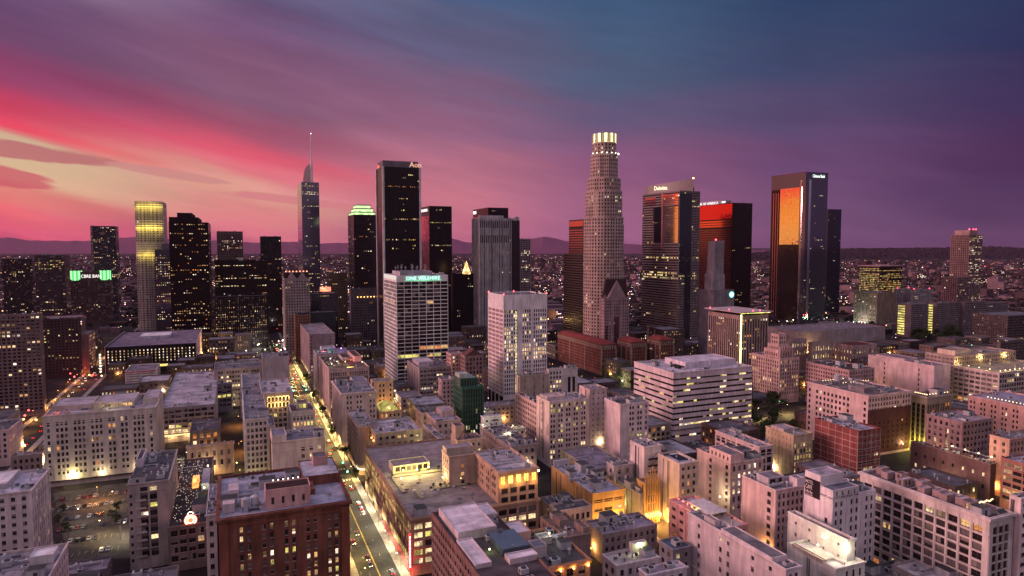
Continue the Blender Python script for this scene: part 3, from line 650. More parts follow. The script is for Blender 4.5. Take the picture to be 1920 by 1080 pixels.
for x, y in ((.5, .5), (w - .5, .5), (.5, d - .5), (w * .6, d - 1)): bulb(R, (x, y, h + .5), .7, emat((1, .08, .1), 7, 'red_beacon'), 'beacon')
# banded round cornered tower
R = tower('banded_tower', 'dark horizontally banded tower with red lit left flank beside the round crowned skyscraper', (1067, 1094, 1112, 411), D=1060, wallm=gw((.05, .04, .045), .3, .3), n=0,
          front=S(fh=4, bw=60, wf=1., hf=.5, dep=.3, lit=0, gl=[1], part=False, top=6), side=S(fh=4, bw=60, wf=1., hf=.55, dep=.3, gl=[1], lit=0, part=False, top=10))
skin(R, .02, .98, .945, .99, glassmat((.75, .25, .2), .12, .9, 'crown_panel')); skin(R, .02, .98, .35, .93, glassmat((.62, .24, .2), .12, .85, 'spandrel_glass'), 'spandrel_bands', bands=.42)  # red of the sky's reflection put into the panel colours
tower('banded_tower_annex', 'lower banded shoulder in front of the dark banded tower', (1057, 1094, 1110, 476), D=1045, wallm=gw((.09, .065, .06), .3, .35), n=0, front=S(fh=4, bw=60, wf=1., hf=.5, dep=.3, lit=0, gl=[1], part=False, rows={40: (.8, (0, 4)), 42: (.8, (0, 4))}), side=S(fh=4, bw=60, wf=1., hf=.5, dep=.3, gl=[1], lit=0, part=False, rows={38: (1, (0, 4)), 41: (1, (0, 4))}))
# the round crowned skyscraper
R = B('crowned_skyscraper', 'tallest beige skyscraper with stepped round shaft and glowing glass crown', (1110, 1110, 1184, 266), D=905, w=60, d=60, cat='skyscraper', n=0, box=False)
root = R['root']; h0 = R['h']; D0 = R['D']
cx, cy = 27.3, 14.
um = wallmat((.42, .30, .28), 'granite', .7)
st0 = S(fh=4.6, bw=3.6, wf=.46, hf=.56, flat=True, lit=.05, lm=(1, 0, 2, 1), gl=[1], base=1, top=1, mar=.2, part=False)
def ngon(r, k, a0=0., sq=0.):
    return [(cx + r * cos(a0 + 2 * pi * i / k), cy + r * sin(a0 + 2 * pi * i / k)) for i in range(k)]
R['wm'] = um; R['roofc'] = R_M
def ypx(y, D): return CAMH + ray(960, y).z * D / ray(960, y).y
levels = [(640, 407, 27.8), (407, 357, 25.3), (357, 332, 22.9), (332, 287, 19.5), (287, 264, 16.2)]
for i, (ya, yb_, r) in enumerate(levels):
    z0 = 0 if i == 0 else ypx(ya, D0); z1 = ypx(yb_, D0)
    P = []
    for k in range(20):                       # rounded square: round bays between straight corners
        a = 2 * pi * k / 20 + .1; rr = r * (.93 if k % 5 == i % 5 else 1.); P.append((cx + rr * cos(a), cy + rr * sin(a)))
    volume(R, P, z0, z1, S(**{**st0, 'lit': .05, 'rows': {1: (.3, (1, 2))} if i in (1, 4) else {}}), .8, name='shaft')
zc = ypx(264, D0); zt = ypx(247, D0)
cb = MB(); k = 24
for i in range(k):
    a0, a1 = 2 * pi * i / k, 2 * pi * (i + 1) / k
    cb.quad((cx + 16.6 * cos(a0), cy + 16.6 * sin(a0), zc), (cx + 16.6 * cos(a1), cy + 16.6 * sin(a1), zc), (cx + 16.6 * cos(a1), cy + 16.6 * sin(a1), zt), (cx + 16.6 * cos(a0), cy + 16.6 * sin(a0), zt), i % 2)
    if i % 2: cb.box(cx + 16.9 * cos(a0) - .5, cx + 16.9 * cos(a0) + .5, cy + 16.9 * sin(a0) - .5, cy + 16.9 * sin(a0) + .5, zc, zt, 2)
cb.poly([(cx + 17 * cos(2 * pi * i / k), cy + 17 * sin(2 * pi * i / k), zt + .1) for i in range(k)], 2)
cb.obj('lit_crown', [emat((1, .86, .45), 2.0, 'crown_light', .3), emat((.85, .62, .25), .5, 'crown_glass_light'), um], root)
for i in range(9):
    a = -pi * .95 + i * pi * .9 / 8; bulb(R, (cx + 19.8 * cos(a), cy + 19.8 * sin(a), ypx(285, D0)), .8, emat((1, .95, .7), 4, 'roof_light'), 'roof_light')
# gabled pink tower in front of it
R = tower('gabled_tower', 'pink tower with steep central gable and dark pitched roof before the tallest skyscraper', (1127, 1133, 1180, 560), D=850, wall=(.50, .33, .36), n=0, front=S(fh=3.9, bw=3.2, wf=.42, hf=.5, flat=True, lit=.03, gl=[1], base=5, top=2, part=False, cols=[1, 1, 1, 0, 1, 1, 1, 0]), side=S(fh=3.9, bw=3.2, wf=.4, flat=True, gl=[1], lit=.02, part=False))
b = MB(); w, d, h = R['w'], R['d'], R['h']; pkz = ypx(527, 850); 
b.poly([(w * .12, -.6, h), (w * .88, -.6, h), (w * .5, -.6, pkz)]); b.poly([(w * .88, 3, h), (w * .12, 3, h), (w * .5, 3, pkz)])
for s_ in (.12, .88): b.quad((w * s_, -.6, h), (w * .5, -.6, pkz), (w * .5, 3, pkz), (w * s_, 3, h))
for q in (0.02, .98):
    b.poly([(w * (q - .1), -.5, h), (w * (q + .1), -.5, h), (w * q, -.5, h + 6)])
b.obj('gable', R['wm'], R['root'])
b = MB(); r1 = pkz - 1
b.prism([(0, 3), (w, 3), (w, d), (0, d)], h - .5, r1 + 3, P1=[(w * .1, 3), (w * .9, 3), (w * .9, d * .6), (w * .1, d * .6)]); b.obj('pitched_roof', wallmat((.06, .035, .04)), R['root'])
b = MB(); b.box(w * .4, w * .58, -.9, -.6, 2, h * .72); b.box(w * .05, w * .12, -.9, -.6, 2, h * .6); b.obj('dark_bay', gw((.12, .05, .06), .2, .4), R['root'])
# office tower with curved bright crown
gasm = wallmat((.20, .155, .165), 'grey_granite', .45)
R = tower('office_tower', 'banded office tower with curved metal crown, lit lettering and orange mirrored panels', (1205, 1274, 1313, 357), D=1060, rot=4.5, wallm=gasm, n=0,
          front=S(fh=4.1, bw=3.2, wf=.62, hf=.45, flat=True, lit=.05, gl=[1], lm=(0, 1, 4), base=6, part=False, rows={25: (.5, (1, 4)), 26: (.4, (1, 4)), 31: (.5, (0, 4)), 32: (.5, (1, 4)), 33: (.4, (0, 4))}),
          side=S(fh=4.1, bw=3.4, wf=.995, hf=.5, dep=.35, lit=.01, gl=[1], base=6, part=False, mar=.4, rows={i: (q_, (0, 4, 1)) for i, q_ in ((25, .45), (26, .3), (31, .5), (32, .4), (33, .5))}))
w, d, h = R['w'], R['d'], R['h']
orange = glassmat((1., .72, .55), .05, .97, 'sunset_mirror')  # reflected sunset orange partly put into the mirror colour
om2 = glassmat((1., .55, .5), .08, .95, 'sunset_mirror2')  # redder sunset tint, likewise in the colour
skin(R, .02, .42, .66, .90, orange, 'mirror_panel', bands=.88); skin(R, .02, .42, .91, .985, om2, 'mirror_panel', bands=.8); skin(R, .62, .92, .92, .975, om2, 'mirror_panel', bands=.7); skin(R, .46, .66, .66, .90, gw((.02, .02, .03), .1, .5), 'recess_shade_sheet', off=.3)  # recess is a flat dark sheet, its shade put into the colour
skin(R, .44, .70, .615, .655, orange, 'mirror_panel', off=.35); skin(R, .66, .70, .66, .90, orange, 'mirror_panel', bands=.7, off=.32); skin(R, .42, .46, .62, .99, glassmat((.9, .5, .5), .15, .9, 'steel_fin'), 'steel_fin', off=.5)
skin(R, .3, .6, .02, .98, gw((.05, .05, .07), .1, .5), 'glass_skin', side=False, off=.35); skin(R, .04, .3, .45, .98, gw((.05, .05, .07), .1, .5), 'glass_skin', side=False, off=.3)
b = MB(); k = 16; A = []
for i in range(k + 1):
    a = pi * i / k; A.append((w * .36 - (w * .36 + 2) * cos(a) * 1. - 2 * 0, d * .45 - (d * .47) * sin(a) * .55))
crown = [(q[0], q[1]) for q in A]
zt2 = ypx(337, R['D'])
for i in range(k):
    a, c = crown[i], crown[i + 1]; b.quad((a[0], a[1], h - 1), (c[0], c[1], h - 1), (c[0], c[1], zt2), (a[0], a[1], zt2), 0)
L = [(-.5, d * .92), (-.5, d * .05), (w * .25, -.5), (w * .62, d * .1)]
b = MB(); n = 14; C = []
for i in range(n + 1):
    q = i / n; x = -1 + (w * .62) * q ** 1.3; y = d * (.92 - .95 * q) - 5 * sin(pi * q); C.append((x, y))
for i in range(n):
    a, c = C[i], C[i + 1]; b.quad((*a, h - .8), (*c, h - .8), (*c, zt2 - 4 + 6 * (i + 1) / n), (*a, zt2 - 4 + 6 * i / n), 0)
    b.quad((c[0] + 1, c[1] + 1, h - .8), (a[0] + 1, a[1] + 1, h - .8), (a[0] + 1, a[1] + 1, zt2 - 4 + 6 * i / n), (c[0] + 1, c[1] + 1, zt2 - 4 + 6 * (i + 1) / n), 0)
    b.quad((*a, zt2 - 4 + 6 * i / n), (*c, zt2 - 4 + 6 * (i + 1) / n), (c[0] + 1, c[1] + 1, zt2 - 4 + 6 * (i + 1) / n), (a[0] + 1, a[1] + 1, zt2 - 4 + 6 * i / n), 0)
b.obj('curved_crown', glassmat((.13, .10, .11), .45, .25, 'brushed_steel'), R['root'])
text('Deloitte.', 9.5, emat((1, .95, .6), 1.8, 'sign_light'), R['root'], (C[3][0] - 1.2, C[3][1] + 1, zt2 - 12), (pi / 2, 0, atan2(C[8][1] - C[3][1], C[8][0] - C[3][0])), sx=.8)
bulb(R, (C[-1][0], C[-1][1], zt2 + 3.5), 1.4, emat((1, .6, .2), 6, 'beacon'), 'beacon')
top(R, .66, .9, .1, .9, 8, wall=(.03, .03, .035))
# dark red mirrored tower
R = tower('office_tower', 'black and deep red mirrored tower with white bank lettering on its roof edge', (1306, 1374, 1411, 380), D=1160, wallm=gw((.03, .02, .022), .15, .4), n=2,
          front=S(fh=4.1, bw=3, wf=.6, hf=.4, flat=True, litonly=True, lit=.025, part=False, lm=(1, 0)), side=S(fh=4.1, bw=3.4, wf=.5, hf=.5, flat=True, litonly=True, lit=.01, part=False))
w, d, h = R['w'], R['d'], R['h']
skin(R, .01, .99, .88, .995, glassmat((.75, .06, .07), .1, .9, 'sunset_red_mirror')); skin(R, .01, .99, .82, .875, glassmat((.85, .18, .12), .08, .9, 'sunset_red_mirror'), bands=.7); skin(R, .01, .99, .05, .81, glassmat((.20, .07, .07), .12, .8, 'sunset_red_mirror'), bands=.7)  # sunset red of the reflection put into these mirror colours
top(R, .05, .5, .3, .95, 7, wall=(.3, .25, .3))
wt = emat((1, .85, .85), 1.5, 'sign_light')
text('BANK OF AMERICA', 6.4, wt, R['root'], (-.8, d * 1.02, h - .2), (pi / 2, 0, -pi / 2), sx=d * .72 / 62)
b = MB()
for i in range(3):
    q = d * .25 - i * 2.6; b.quad((-.8, q + 4, h + 2.4), (-.8, q + 1, h + .4), (-.8, q - 3, h + 2.4), (-.8, q, h + 4.4))
b.obj('sign_emblem', wt, R['root'])
# pale tower shaft with round clock light
R = B('church_tower', 'pale block with slender fluted shaft and round cyan light at its corner', (1311, 1338, 1377, 544), D=930, cat='tower', n=0, wall=(.33, .28, .32), front=None)
w, d, h = R['w'], R['d'], R['h']
zt3 = ypx(452, 930); k = 8; x0, x1 = w * .14, w * .62
b = MB(); b.prism([(x0 - 1.5, 6), (x1 + 1.5, 6), (x1 + 1.5, 24), (x0 - 1.5, 24)], h - .5, h + 22); b.prism([(x0, 7), (x1, 7), (x1, 22), (x0, 22)], h + 22, zt3, P1=[(x0 + 1.2, 8), (x1 - 1.2, 8), (x1 - 1.2, 21), (x0 + 1.2, 21)])
for i in range(5):
    x = x0 + 1 + (x1 - x0 - 2) * i / 4; b.box(x - .45, x + .45, 6.2, 7, h + 10, zt3 + 1.5)
b.obj('fluted_shaft', wallmat((.30, .26, .29)), R['root'])
b = MB(); kk = 20; b.poly([(w * .86 + 4.3 * cos(2 * pi * i / kk), -.5, h - 7 + 4.3 * sin(2 * pi * i / kk)) for i in range(kk)]); b.obj('clock_face', emat((.2, .95, .9), 1.8, 'cyan_light'), R['root'])
b = MB(); b.poly([(w * .86 + 2.6 * cos(2 * pi * i / kk), -.7, h - 7 + 2.6 * sin(2 * pi * i / kk)) for i in range(kk)]); b.obj('clock_centre', emat((.9, 1, 1), 3, 'white_light'), R['root'])
bulb(R, ((x0 + x1) / 2, 14, zt3 + 2), 1.2, emat((1, .05, .08), 9, 'red_beacon'), 'beacon')
# residential tower with the lit corner line
R = tower('apartment_tower', 'apartment tower with glowing yellow corner line and overhanging roof slab', (1328, 1390, 1441, 592), yb=722, wall=(.34, .24, .23), n=3, front=S(fh=3.4, bw=3.6, wf=.5, hf=.62, flat=False, dep=.5, spd=.3, sp=True, lit=.07, gl=[1, 1, 0], base=4, top=4, part=False), side=S(fh=3.4, bw=3.4, wf=.52, hf=.62, dep=.5, spd=.3, sp=True, lit=.10, gl=[1, 1, 0], base=4, top=4, part=False))
w, d, h = R['w'], R['d'], R['h']
b = MB(); b.box(-1.1, .0, -1.1, 0, 2, h + 1); b.obj('light_line', emat((1, .9, .3), 4.2, 'line_light'), R['root'])
b = MB(); b.box(-4, w + 3, -4, d + 2, h + 3, h + 4.2, bottom=True); b.obj('roof_slab', wallmat((.45, .35, .36)), R['root'])
b = MB(); b.box(-2, w + 1, -2, -1.4, h + 2.2, h + 2.9, bottom=True); b.obj('soffit_light', emat((.95, .9, .2), 2.2, 'soffit_light', .5), R['root'])
for x, y in ((-2, d * .9), (2, d * .4), (w * .45, 1), (w * .7, 1)): bulb(R, (x, y, h + 5), .7, emat((1, .05, .1), 8, 'red_beacon'), 'beacon')
# stepped pink tower of the twenties
deco = S(fh=3.7, bw=3.1, wf=.42, hf=.58, dep=.45, spd=.25, lit=.09, lm=(0, 1, 0), gl=[1, 1, 0], base=8, top=2.5)
R = tower('art_deco_tower', 'stepped pink stone tower with setback crown beside the glowing street corner', (1409, 1462, 1499, 672), yb=757, wall=(.62, .40, .38), n=1, front=deco, side=deco)
w, d, h = R['w'], R['d'], R['h']; z = h
up = S(fh=3.7, bw=2.6, wf=.4, hf=.6, flat=True, lit=.03, gl=[1], base=1, top=2, part=False)
for f0, f1, g0, g1, dz in ((.0, .75, .05, .55, 9), (.08, .62, .1, .48, 14), (.15, .52, .15, .42, 24)):
    top(R, f0, f1, g0, g1, dz, up, up, name='setback')
for i in range(6):
    b = MB(); x = w * (.04 + .12 * i); b.box(x - .5, x + .5, .5, 1.5, h, h + 11, 0); b.obj('pinnacle', R['wm'], R['root'])
# right mirrored skyscraper with rounded corner
R = B('mirror_skyscraper', 'tall mirrored skyscraper reflecting the orange sunset, with white sign on top', (1447, 1512, 1553, 322), yb=610, cat='skyscraper', n=2, wallm=glassmat((.16, .14, .20), .07, .85, 'mirror_glass'),
      front=S(fh=4.1, bw=3.4, wf=.6, hf=.4, flat=True, litonly=True, lit=.05, lm=(1, 2, 0), base=8, top=22, part=False))
w, d, h = R['w'], R['d'], R['h']
skin(R, .16, .72, .53, .905, glassmat((1., .86, .66), .03, 1., 'sunset_mirror3'), 'mirror_panel', off=.6)  # sheet shaped to the sunset's reflection, orange partly in its tint
skin(R, .0, .98, .905, .995, glassmat((.09, .06, .065), .4, .4, 'crown_panel2'), 'crown_panel', off=.7)
skin(R, .74, .98, .05, .90, gw((.03, .02, .025), .15, .5), 'dark_skin', off=.5); skin(R, .16, .72, .02, .53, gw((.05, .035, .035), .08, .7), 'dark_skin', off=.55)  # lower sheet puts the dark end of the reflection into colour
b = MB(); n = 8
for i in range(n):
    a0, a1 = pi + pi / 2 * i / n, pi + pi / 2 * (i + 1) / n; r = 13
    b.quad((r + (r + .9) * cos(a0), r + (r + .9) * sin(a0), 2), (r + (r + .9) * cos(a1), r + (r + .9) * sin(a1), 2), (r + (r + .9) * cos(a1), r + (r + .9) * sin(a1), h * .95), (r + (r + .9) * cos(a0), r + (r + .9) * sin(a0), h * .95))
b.obj('rounded_corner', glassmat((.55, .5, .6), .12, .95, 'corner_glass'), R['root'])
for q in (.76, .83, .9):
    b = MB(); b.box(-1.2, -.6, d * q, d * q + 1.2, 10, h * .88); b.obj('steel_fin', glassmat((.8, .35, .35), .2, .9, 'steel_fin2'), R['root'])
text('Citizens Bank', 8.2, emat((.85, 1, .88), 1.8, 'sign_light'), R['root'], (w * .28, -1, h - 10), (pi / 2, 0, 0), sx=w * .66 / 54)
tower('dark_tower', 'narrow dark glass tower tucked behind the right of the mirrored skyscraper', (1551, 1553, 1578, 392), D=1450, wallm=gw((.05, .045, .07), .1, .6), front=S(fh=4, bw=3, litonly=True, flat=True, lit=.04, part=False, wf=.6, hf=.4), n=0)
# far right
R = tower('apartment_tower', 'beige stepped apartment tower alone against the purple sky at far right', (1783, 1818, 1843, 440), D=1480, wall=(.42, .26, .26), front=S(fh=3.9, bw=4.2, wf=.6, hf=.6, flat=True, lit=.3, lm=(0, 1, 2), gl=[1, 0], part=False), side=S(fh=3.9, bw=4.6, wf=.5, hf=.6, flat=True, lit=.05, gl=[1], part=False), n=0)
top(R, 0, .6, 0, .8, 11, wall=(.42, .26, .26))
for f in (.1, .4, .6): bulb(R, (R['w'] * f, 4, R['h'] + 12), 1.4, emat((1, .05, .1), 9, 'red_beacon'), 'beacon')
tower('apartment_block', 'lower beige wing of windows stepping down left of the far right tower', (1766, 1795, 1822, 520), D=1440, wall=(.36, .22, .24), front=office, side=S(fh=3.9, bw=4.6, wf=.5, hf=.6, flat=True, lit=.08, gl=[1], part=False), n=0)
R = tower('glowing_office', 'wide office block glowing yellow on every floor below dark hills', (1612, 1650, 1692, 500), D=1560, wall=(.05, .035, .03), n=4, front=S(fh=4.2, bw=4, wf=.8, hf=.62, flat=True, lit=1.1, lm=(0, 4, 4, 0, 3), base=3, top=3, part=False), side=S(fh=4.2, bw=4, wf=.8, hf=.62, flat=True, lit=1.6, lm=(0, 4, 0, 4), base=3, top=3, part=False))
b = MB(); b.box(-3, R['w'] + 3, -3, R['d'] + 3, R['h'], R['h'] + 2.2, bottom=True); b.obj('roof_slab', wallmat((.35, .2, .2)), R['root'])
tower('office_block', 'plain beige slab block below the glowing yellow office', (1601, 1645, 1680, 549), D=1290, wall=(.34, .24, .20), n=4, side=S(fh=3.9, bw=8, wf=.25, hf=.5, flat=True, lit=.3, gl=[0], part=False, base=6), front=None)
for i, (xl, xc, xr, yt, Dd, lab) in enumerate(((1676, 1682, 1708, 541, 1350, 'left of two white gridded apartment blocks with red roof beacons'), (1708, 1712, 1748, 543, 1330, 'right of two white gridded apartment blocks with red roof beacons'))):
    R = tower('apartment_block', lab, (xl, xc, xr, yt), D=Dd, wall=(.5, .42, .46), n=0, front=S(fh=3.6, bw=3.4, wf=.5, hf=.6, flat=True, lit=.06, gl=[1], part=False, cols=[1, 1, 1, 1, 0]))
    for f in (.1, .9): bulb(R, (R['w'] * f, 2, R['h'] + 1), 1., emat((1, .05, .1), 9, 'red_beacon'), 'beacon')
slabst = S(fh=3.4, bw=3.2, wf=.55, hf=.5, flat=True, lit=.02, gl=[1, 0], part=False)
for i, (xl, xc, xr, yt, Dd, lab) in enumerate(((1683, 1709, 1740, 570, 1120, 'first pale slab block with yellow lit left flank in the far right row'), (1741, 1757, 1800, 568, 1140, 'second pale slab block with yellow lit left flank in the far right row'),
                                  (1800, 1808, 1850, 566, 1160, 'third slab block, dark fronted, in the far right row'), (1826, 1842, 1890, 568, 1180, 'last slab block in the far right row, with a lit corner'))):
    R = tower('slab_block', lab, (xl, xc, xr, yt), D=Dd, wall=(.33, .25, .27), n=2, front=slabst, side=None, group='pale slab apartment blocks in a row')
    if i in (0, 1, 3):
        b = MB(); nn = 12
        for q in range(nn): b.quad((-.1, R['d'] * .95, 4 + q * (R['h'] - 6) / nn), (-.1, R['d'] * .45, 4 + q * (R['h'] - 6) / nn), (-.1, R['d'] * .45, 4 + (q + .6) * (R['h'] - 6) / nn), (-.1, R['d'] * .95, 4 + (q + .6) * (R['h'] - 6) / nn))
        b.obj('lit_gallery', emat((.95, .8, .2), 1.1, 'gallery_light', .6), R['root'])
tower('office_block', 'dark gridded block at the right side below the slab row', (1824, 1890, 1960, 592), D=1000, wall=(.17, .13, .13), front=dim, side=S(fh=3.6, bw=3.4, flat=True, lit=.06, wf=.5, part=False))
tower('office_block', 'brownish framed block cut by the right edge above the lit roof', (1872, 1876, 1960, 641), D=790, wall=(.22, .17, .16), front=S(fh=3.6, bw=3.6, flat=True, wf=.6, lit=.04, part=False))
# ------------------------------------------------------------------ old downtown blocks
G1 = [0, 1, 1, 2]; AMB = (0, 3, 0); PALE = (1, 4, 2)
def dots(R, pts, mat, r=.35, name='string_light'):
    b = MB()
    for x, y, z in pts: b.box(x - r, x + r, y - r, y + r, z - r, z + r, bottom=True)
    return b.obj(name, mat, R['root'])
WARMB = emat((1, .66, .32), 3, 'bulb'); FLOOD = emat((1, .82, .42), 6, 'flood_bulb')
def flood(R, x, y, z, e, col=(1, .72, .3), r=.4): return bulb(R, (x, y, z), r, FLOOD, 'flood_lamp', e, col)
# -- lower left
grp = [1, 1, 1, 0]
R = B('hotel', 'large cream hotel with triple windows and red lit roof terrace, behind the car park', (80, 291, 305, 763), yb=890, wall=(.60, .51, .47), n=14, front=S(fh=3.75, bw=2.45, wf=.52, hf=.55, lit=.03, dep=.35, top=4, base=6.5, mar=1.5, cols=[1, 0, 1, 1, 1, 0, 1, 1, 1, 0, 1, 1, 1, 0, 1, 1, 0, 1, 1, 0, 1, 1, 1, 0, 1, 0, 1, 0, 1, 0, 1]), side=S(lit=.03), roofc=(.36, .32, .36))
w, d, h = R['w'], R['d'], R['h']
top(R, .62, .98, .35, .85, 3.2, wall=(.5, .43, .41)); top(R, .22, .58, .25, .8, 4, wall=(.52, .45, .43), front=S(fh=3.5, top=.6, base=.4, bw=3, wf=.8, hf=.6, lit=.9, lm=(1, 0)))
top(R, .0, .14, .3, .9, 4.5, wall=(.52, .45, .43)); top(R, .50, .58, .12, .22, 6, wall=(.55, .46, .38))
b = MB(); b.box(-w * .98, -w * .82, .6, 2.2, h - .9, h - .5); b.obj('red_glowing_bench', emat((1, .12, .05), 1.4, 'red_glow', .6), R['root'])  # bench emits the red itself, standing in for lamp light on it
glow(R['root'].matrix_basis @ Vector((-w * .9, 3, h + 2.5)), (1, .15, .06), 500); glow(R['root'].matrix_basis @ Vector((-w * .42, 4, h + 3)), (1, .85, .5), 900)
for f in (.78, .5, .16): flood(R, -w * f, -2.6, 5.2, 1500, (1, .82, .42), .5)
b = MB(); b.box(-w, 0, -1.5, -.02, 3.2, 3.6, bottom=True); b.obj('canopy', wallmat(DARK), R['root'])
R = B('office_building', 'pale building cut by the left edge, lit stair windows on its long right flank', (-75, 58, 93, 919), h=42, wall=(.62, .52, .52), n=9, front=S(bw=4.2, wf=.35, hf=.42, lit=.02, gl=[1, 0]), side=S(bw=3.6, wf=.35, hf=.5, lit=.24, lm=(1, 2)), roofc=(.45, .42, .48))
top(R, .45, .98, .3, .95, 2.5, wall=(.5, .44, .46), roofc=R_W)
R = B('office_building', 'low pinkish building at the bottom left corner with cluttered grey roof', (-110, 90, 127, 1083), h=30, wall=(.55, .44, .43), n=10, front=S(lit=.02), side=S(bw=4, wf=.3, hf=.5, lit=.03), roofc=(.22, .2, .23))
top(R, .05, .3, .5, .75, 3.5, wall=(.6, .54, .56), roofc=R_W)
R = B('apartment_building', 'narrow grey apartment building with stacked balconies beside the car park', (239, 316, 332, 899), yb=1058, wall=(.36, .30, .29), n=8, front=S(fh=3.7, bw=4.4, wf=.7, hf=.55, lit=.09, lm=PALE, dep=.8, sp=True, gl=[1, 0], cols=[0, 1, 1, 0, 1, 1]), side=S(lit=.05), roofc=R_D, sp=wallmat((.12, .1, .1)))
w, d, h = R['w'], R['d'], R['h']
top(R, .82, .99, .55, .9, 4.5, wall=(.6, .52, .56)); top(R, .86, 1, .02, .2, 1.8, wall=(.5, .44, .46))
for i in range(8):
    b = MB(); b.box(-w * .82, -w * .56, -1.1, -.02, 6 + i * 3.9, 6.18 + i * 3.9, bottom=True); b.box(-w * .82, -w * .56, -1.1, -1., 6.18 + i * 3.9, 7.1 + i * 3.9)
    b.obj('balcony', wallmat((.4, .35, .34)), R['root'])
for i in range(9):
    b = MB(); z = 4 + i * 3.9; b.box(-w * .93 - .5, -w * .93 + .5, -.05, -.005, z, z + 1.5); b.obj('window', GL[1], R['root'])
# theatre with the bulbs on its dark roof
R = B('club_building', 'low dark brown building whose roof is dotted with bulbs and a red emblem sign', (314, 388, 400, 978), h=22, wall=(.20, .15, .14), n=3, front=S(fh=4, bw=3.6, wf=.66, hf=.6, lit=.05, gl=[1], base=4), side=S(lit=.04), roofc=(.06, .05, .055))
w, d, h = R['w'], R['d'], R['h']; rg = random.Random(5)
dots(R, [(-rg.uniform(.3, .98) * w, rg.uniform(.04, .96) * d, h + rg.uniform(-.6, 1.5)) for _ in range(170)], emat((1, .75, .55), 1.6, 'roof_bulb'), .10)['kind'] = 'stuff'
kk = 20; rm = emat((1, .12, .04), 3, 'red_neon'); X, Z = -w * .42, h + 1.5
b = MB()
for r0, r1, zc_ in ((2.1, 2.5, 0), (1.2, 1.5, 0), (1.0, 1.3, 2.9)):
    for i in range(kk):
        a0, a1 = 2 * pi * i / kk, 2 * pi * (i + 1) / kk
        if zc_ and sin(a0) < -.3: continue
        b.quad(*[(X + r * cos(a), .9, Z + zc_ + r * sin(a)) for r, a in ((r0, a0), (r1, a0), (r1, a1), (r0, a1))])
b.obj('neon_ring', emat((1, .7, .5), 6, 'neon_core'), R['root'])
b = MB(); b.poly([(X + 2.9 * cos(2 * pi * i / kk), 1., Z + 2.9 * sin(2 * pi * i / kk)) for i in range(kk)]); b.obj('emblem_disc', rm, R['root'])
glow(R['root'].matrix_basis @ Vector((X, -1.2, Z)), (1, .15, .05), 350); glow(R['root'].matrix_basis @ Vector((X - 1, d * .55, h + 3)), (1, .3, .06), 900)
b = MB(); b.box(-w * .55, -w * .36, d * .5, d * .62, h - .9, h + 2.2); b.obj('orange_kiosk', emat((1, .35, .08), 1.3, 'orange_glow', .6), R['root'])
b = MB(); b.box(-w * .26, -.6, d * .45, d * .7, h - .9, h + 3); b.obj('roof_shed', wallmat((.35, .33, .4)), R['root'])
flood(R, -w * .12, d * .72, h + 3.6, 400, (1, .9, .5), .5); flood(R, -w * .17, d * .42, h + 1.6, 500, (1, 1, .55), .5)
# white sliver and brick block
R = B('white_building', 'narrow white building squeezed against the left side of the red brick block', (386, 386, 406, 966), h=40, d=40, t='R', wall=(.64, .58, .60), n=2, front=S(fh=4.4, bw=4, wf=.55, hf=.4, lit=.12, lm=PALE), roofc=(.3, .3, .38))
brick = wallmat((.205, .082, .06), 'brick_wall', .9, .9)
R = B('brick_building', 'big red brick block with ornate cornice and bluish roof beside the glowing avenue', (409, 409, 655, 973), h=45, d=54, t='R', wallm=brick, corn=1.1, n=7, roofc=(.34, .33, .41), par=1.3,
      front=S(fh=3.85, bw=2.85, wf=.40, hf=.52, lit=.17, lm=(0, 1, 2, 0, 4), dep=.4, top=4.2, base=6, mar=1.2, cols=[1, 0, 1, 1, 0, 1, 1, 0, 1, 1, 0, 1, 1, 0, 1, 1, 0, 1, 1, 0, 1, 1], gl=[0, 1, 2, 2, 1]), side=None)
w, d, h = R['w'], R['d'], R['h']
b = MB()
for q in (.0, .93): b.box(w * q + .1, w * (q + .07) - .1, -.5, -.02, 2, h - 2.6)
for z in (h - 4.1, 9, 13.2): b.box(.1, w - .1, -.35, -.02, z, z + .5)
b.obj('brick_pilaster', wallmat((.24, .085, .058), 'brick_trim', .9), R['root'])
top(R, .35, .70, .10, .28, 8.5, wall=(.62, .36, .33), front=S(fh=3.6, bw=4.5, wf=.24, hf=.45, lit=0, top=2.2, base=.6, dep=.3), roofc=(.05, .03, .03))
top(R, .68, 1., .52, .98, 4.5, wallm=brick, roofc=(.42, .41, .47)); top(R, .80, .93, .8, .95, 8.5, wall=(.5, .28, .26), roofc=R_D)
b = MB(); b.box(w * .7, w * .76, .3 * d, .98 * d, h - 1.25, h + 1.2); b.obj('brick_parapet', brick, R['root'])
for x, y, r in ((.27, .16, 2.2), (.20, .13, 2.2)):
    o = unit(R, 'tank', w * x, d * y, h - 1.2, 0, 1.15)
for x, y, a, c in ((.07, .45, .15, .62), (.03, .15, .12, .33)):
    b = MB(); b.box(w * x, w * a, d * y, d * c, h - 1.2, h + 2.6, 0); b.obj('lift_housing', wallmat((.6, .5, .52)), R['root'])
unit(R, 'skylight', w * .3, d * .7, h - 1.2, 0, 1.8); unit(R, 'skylight', w * .47, d * .72, h - 1.2, 0, 1.8)
for i in range(6): bulb(R, (w * (.42 + .04 * i), d * .29, h + 7.6), .28, emat((1, .8, .55), 6, 'small_bulb'), 'roof_light')
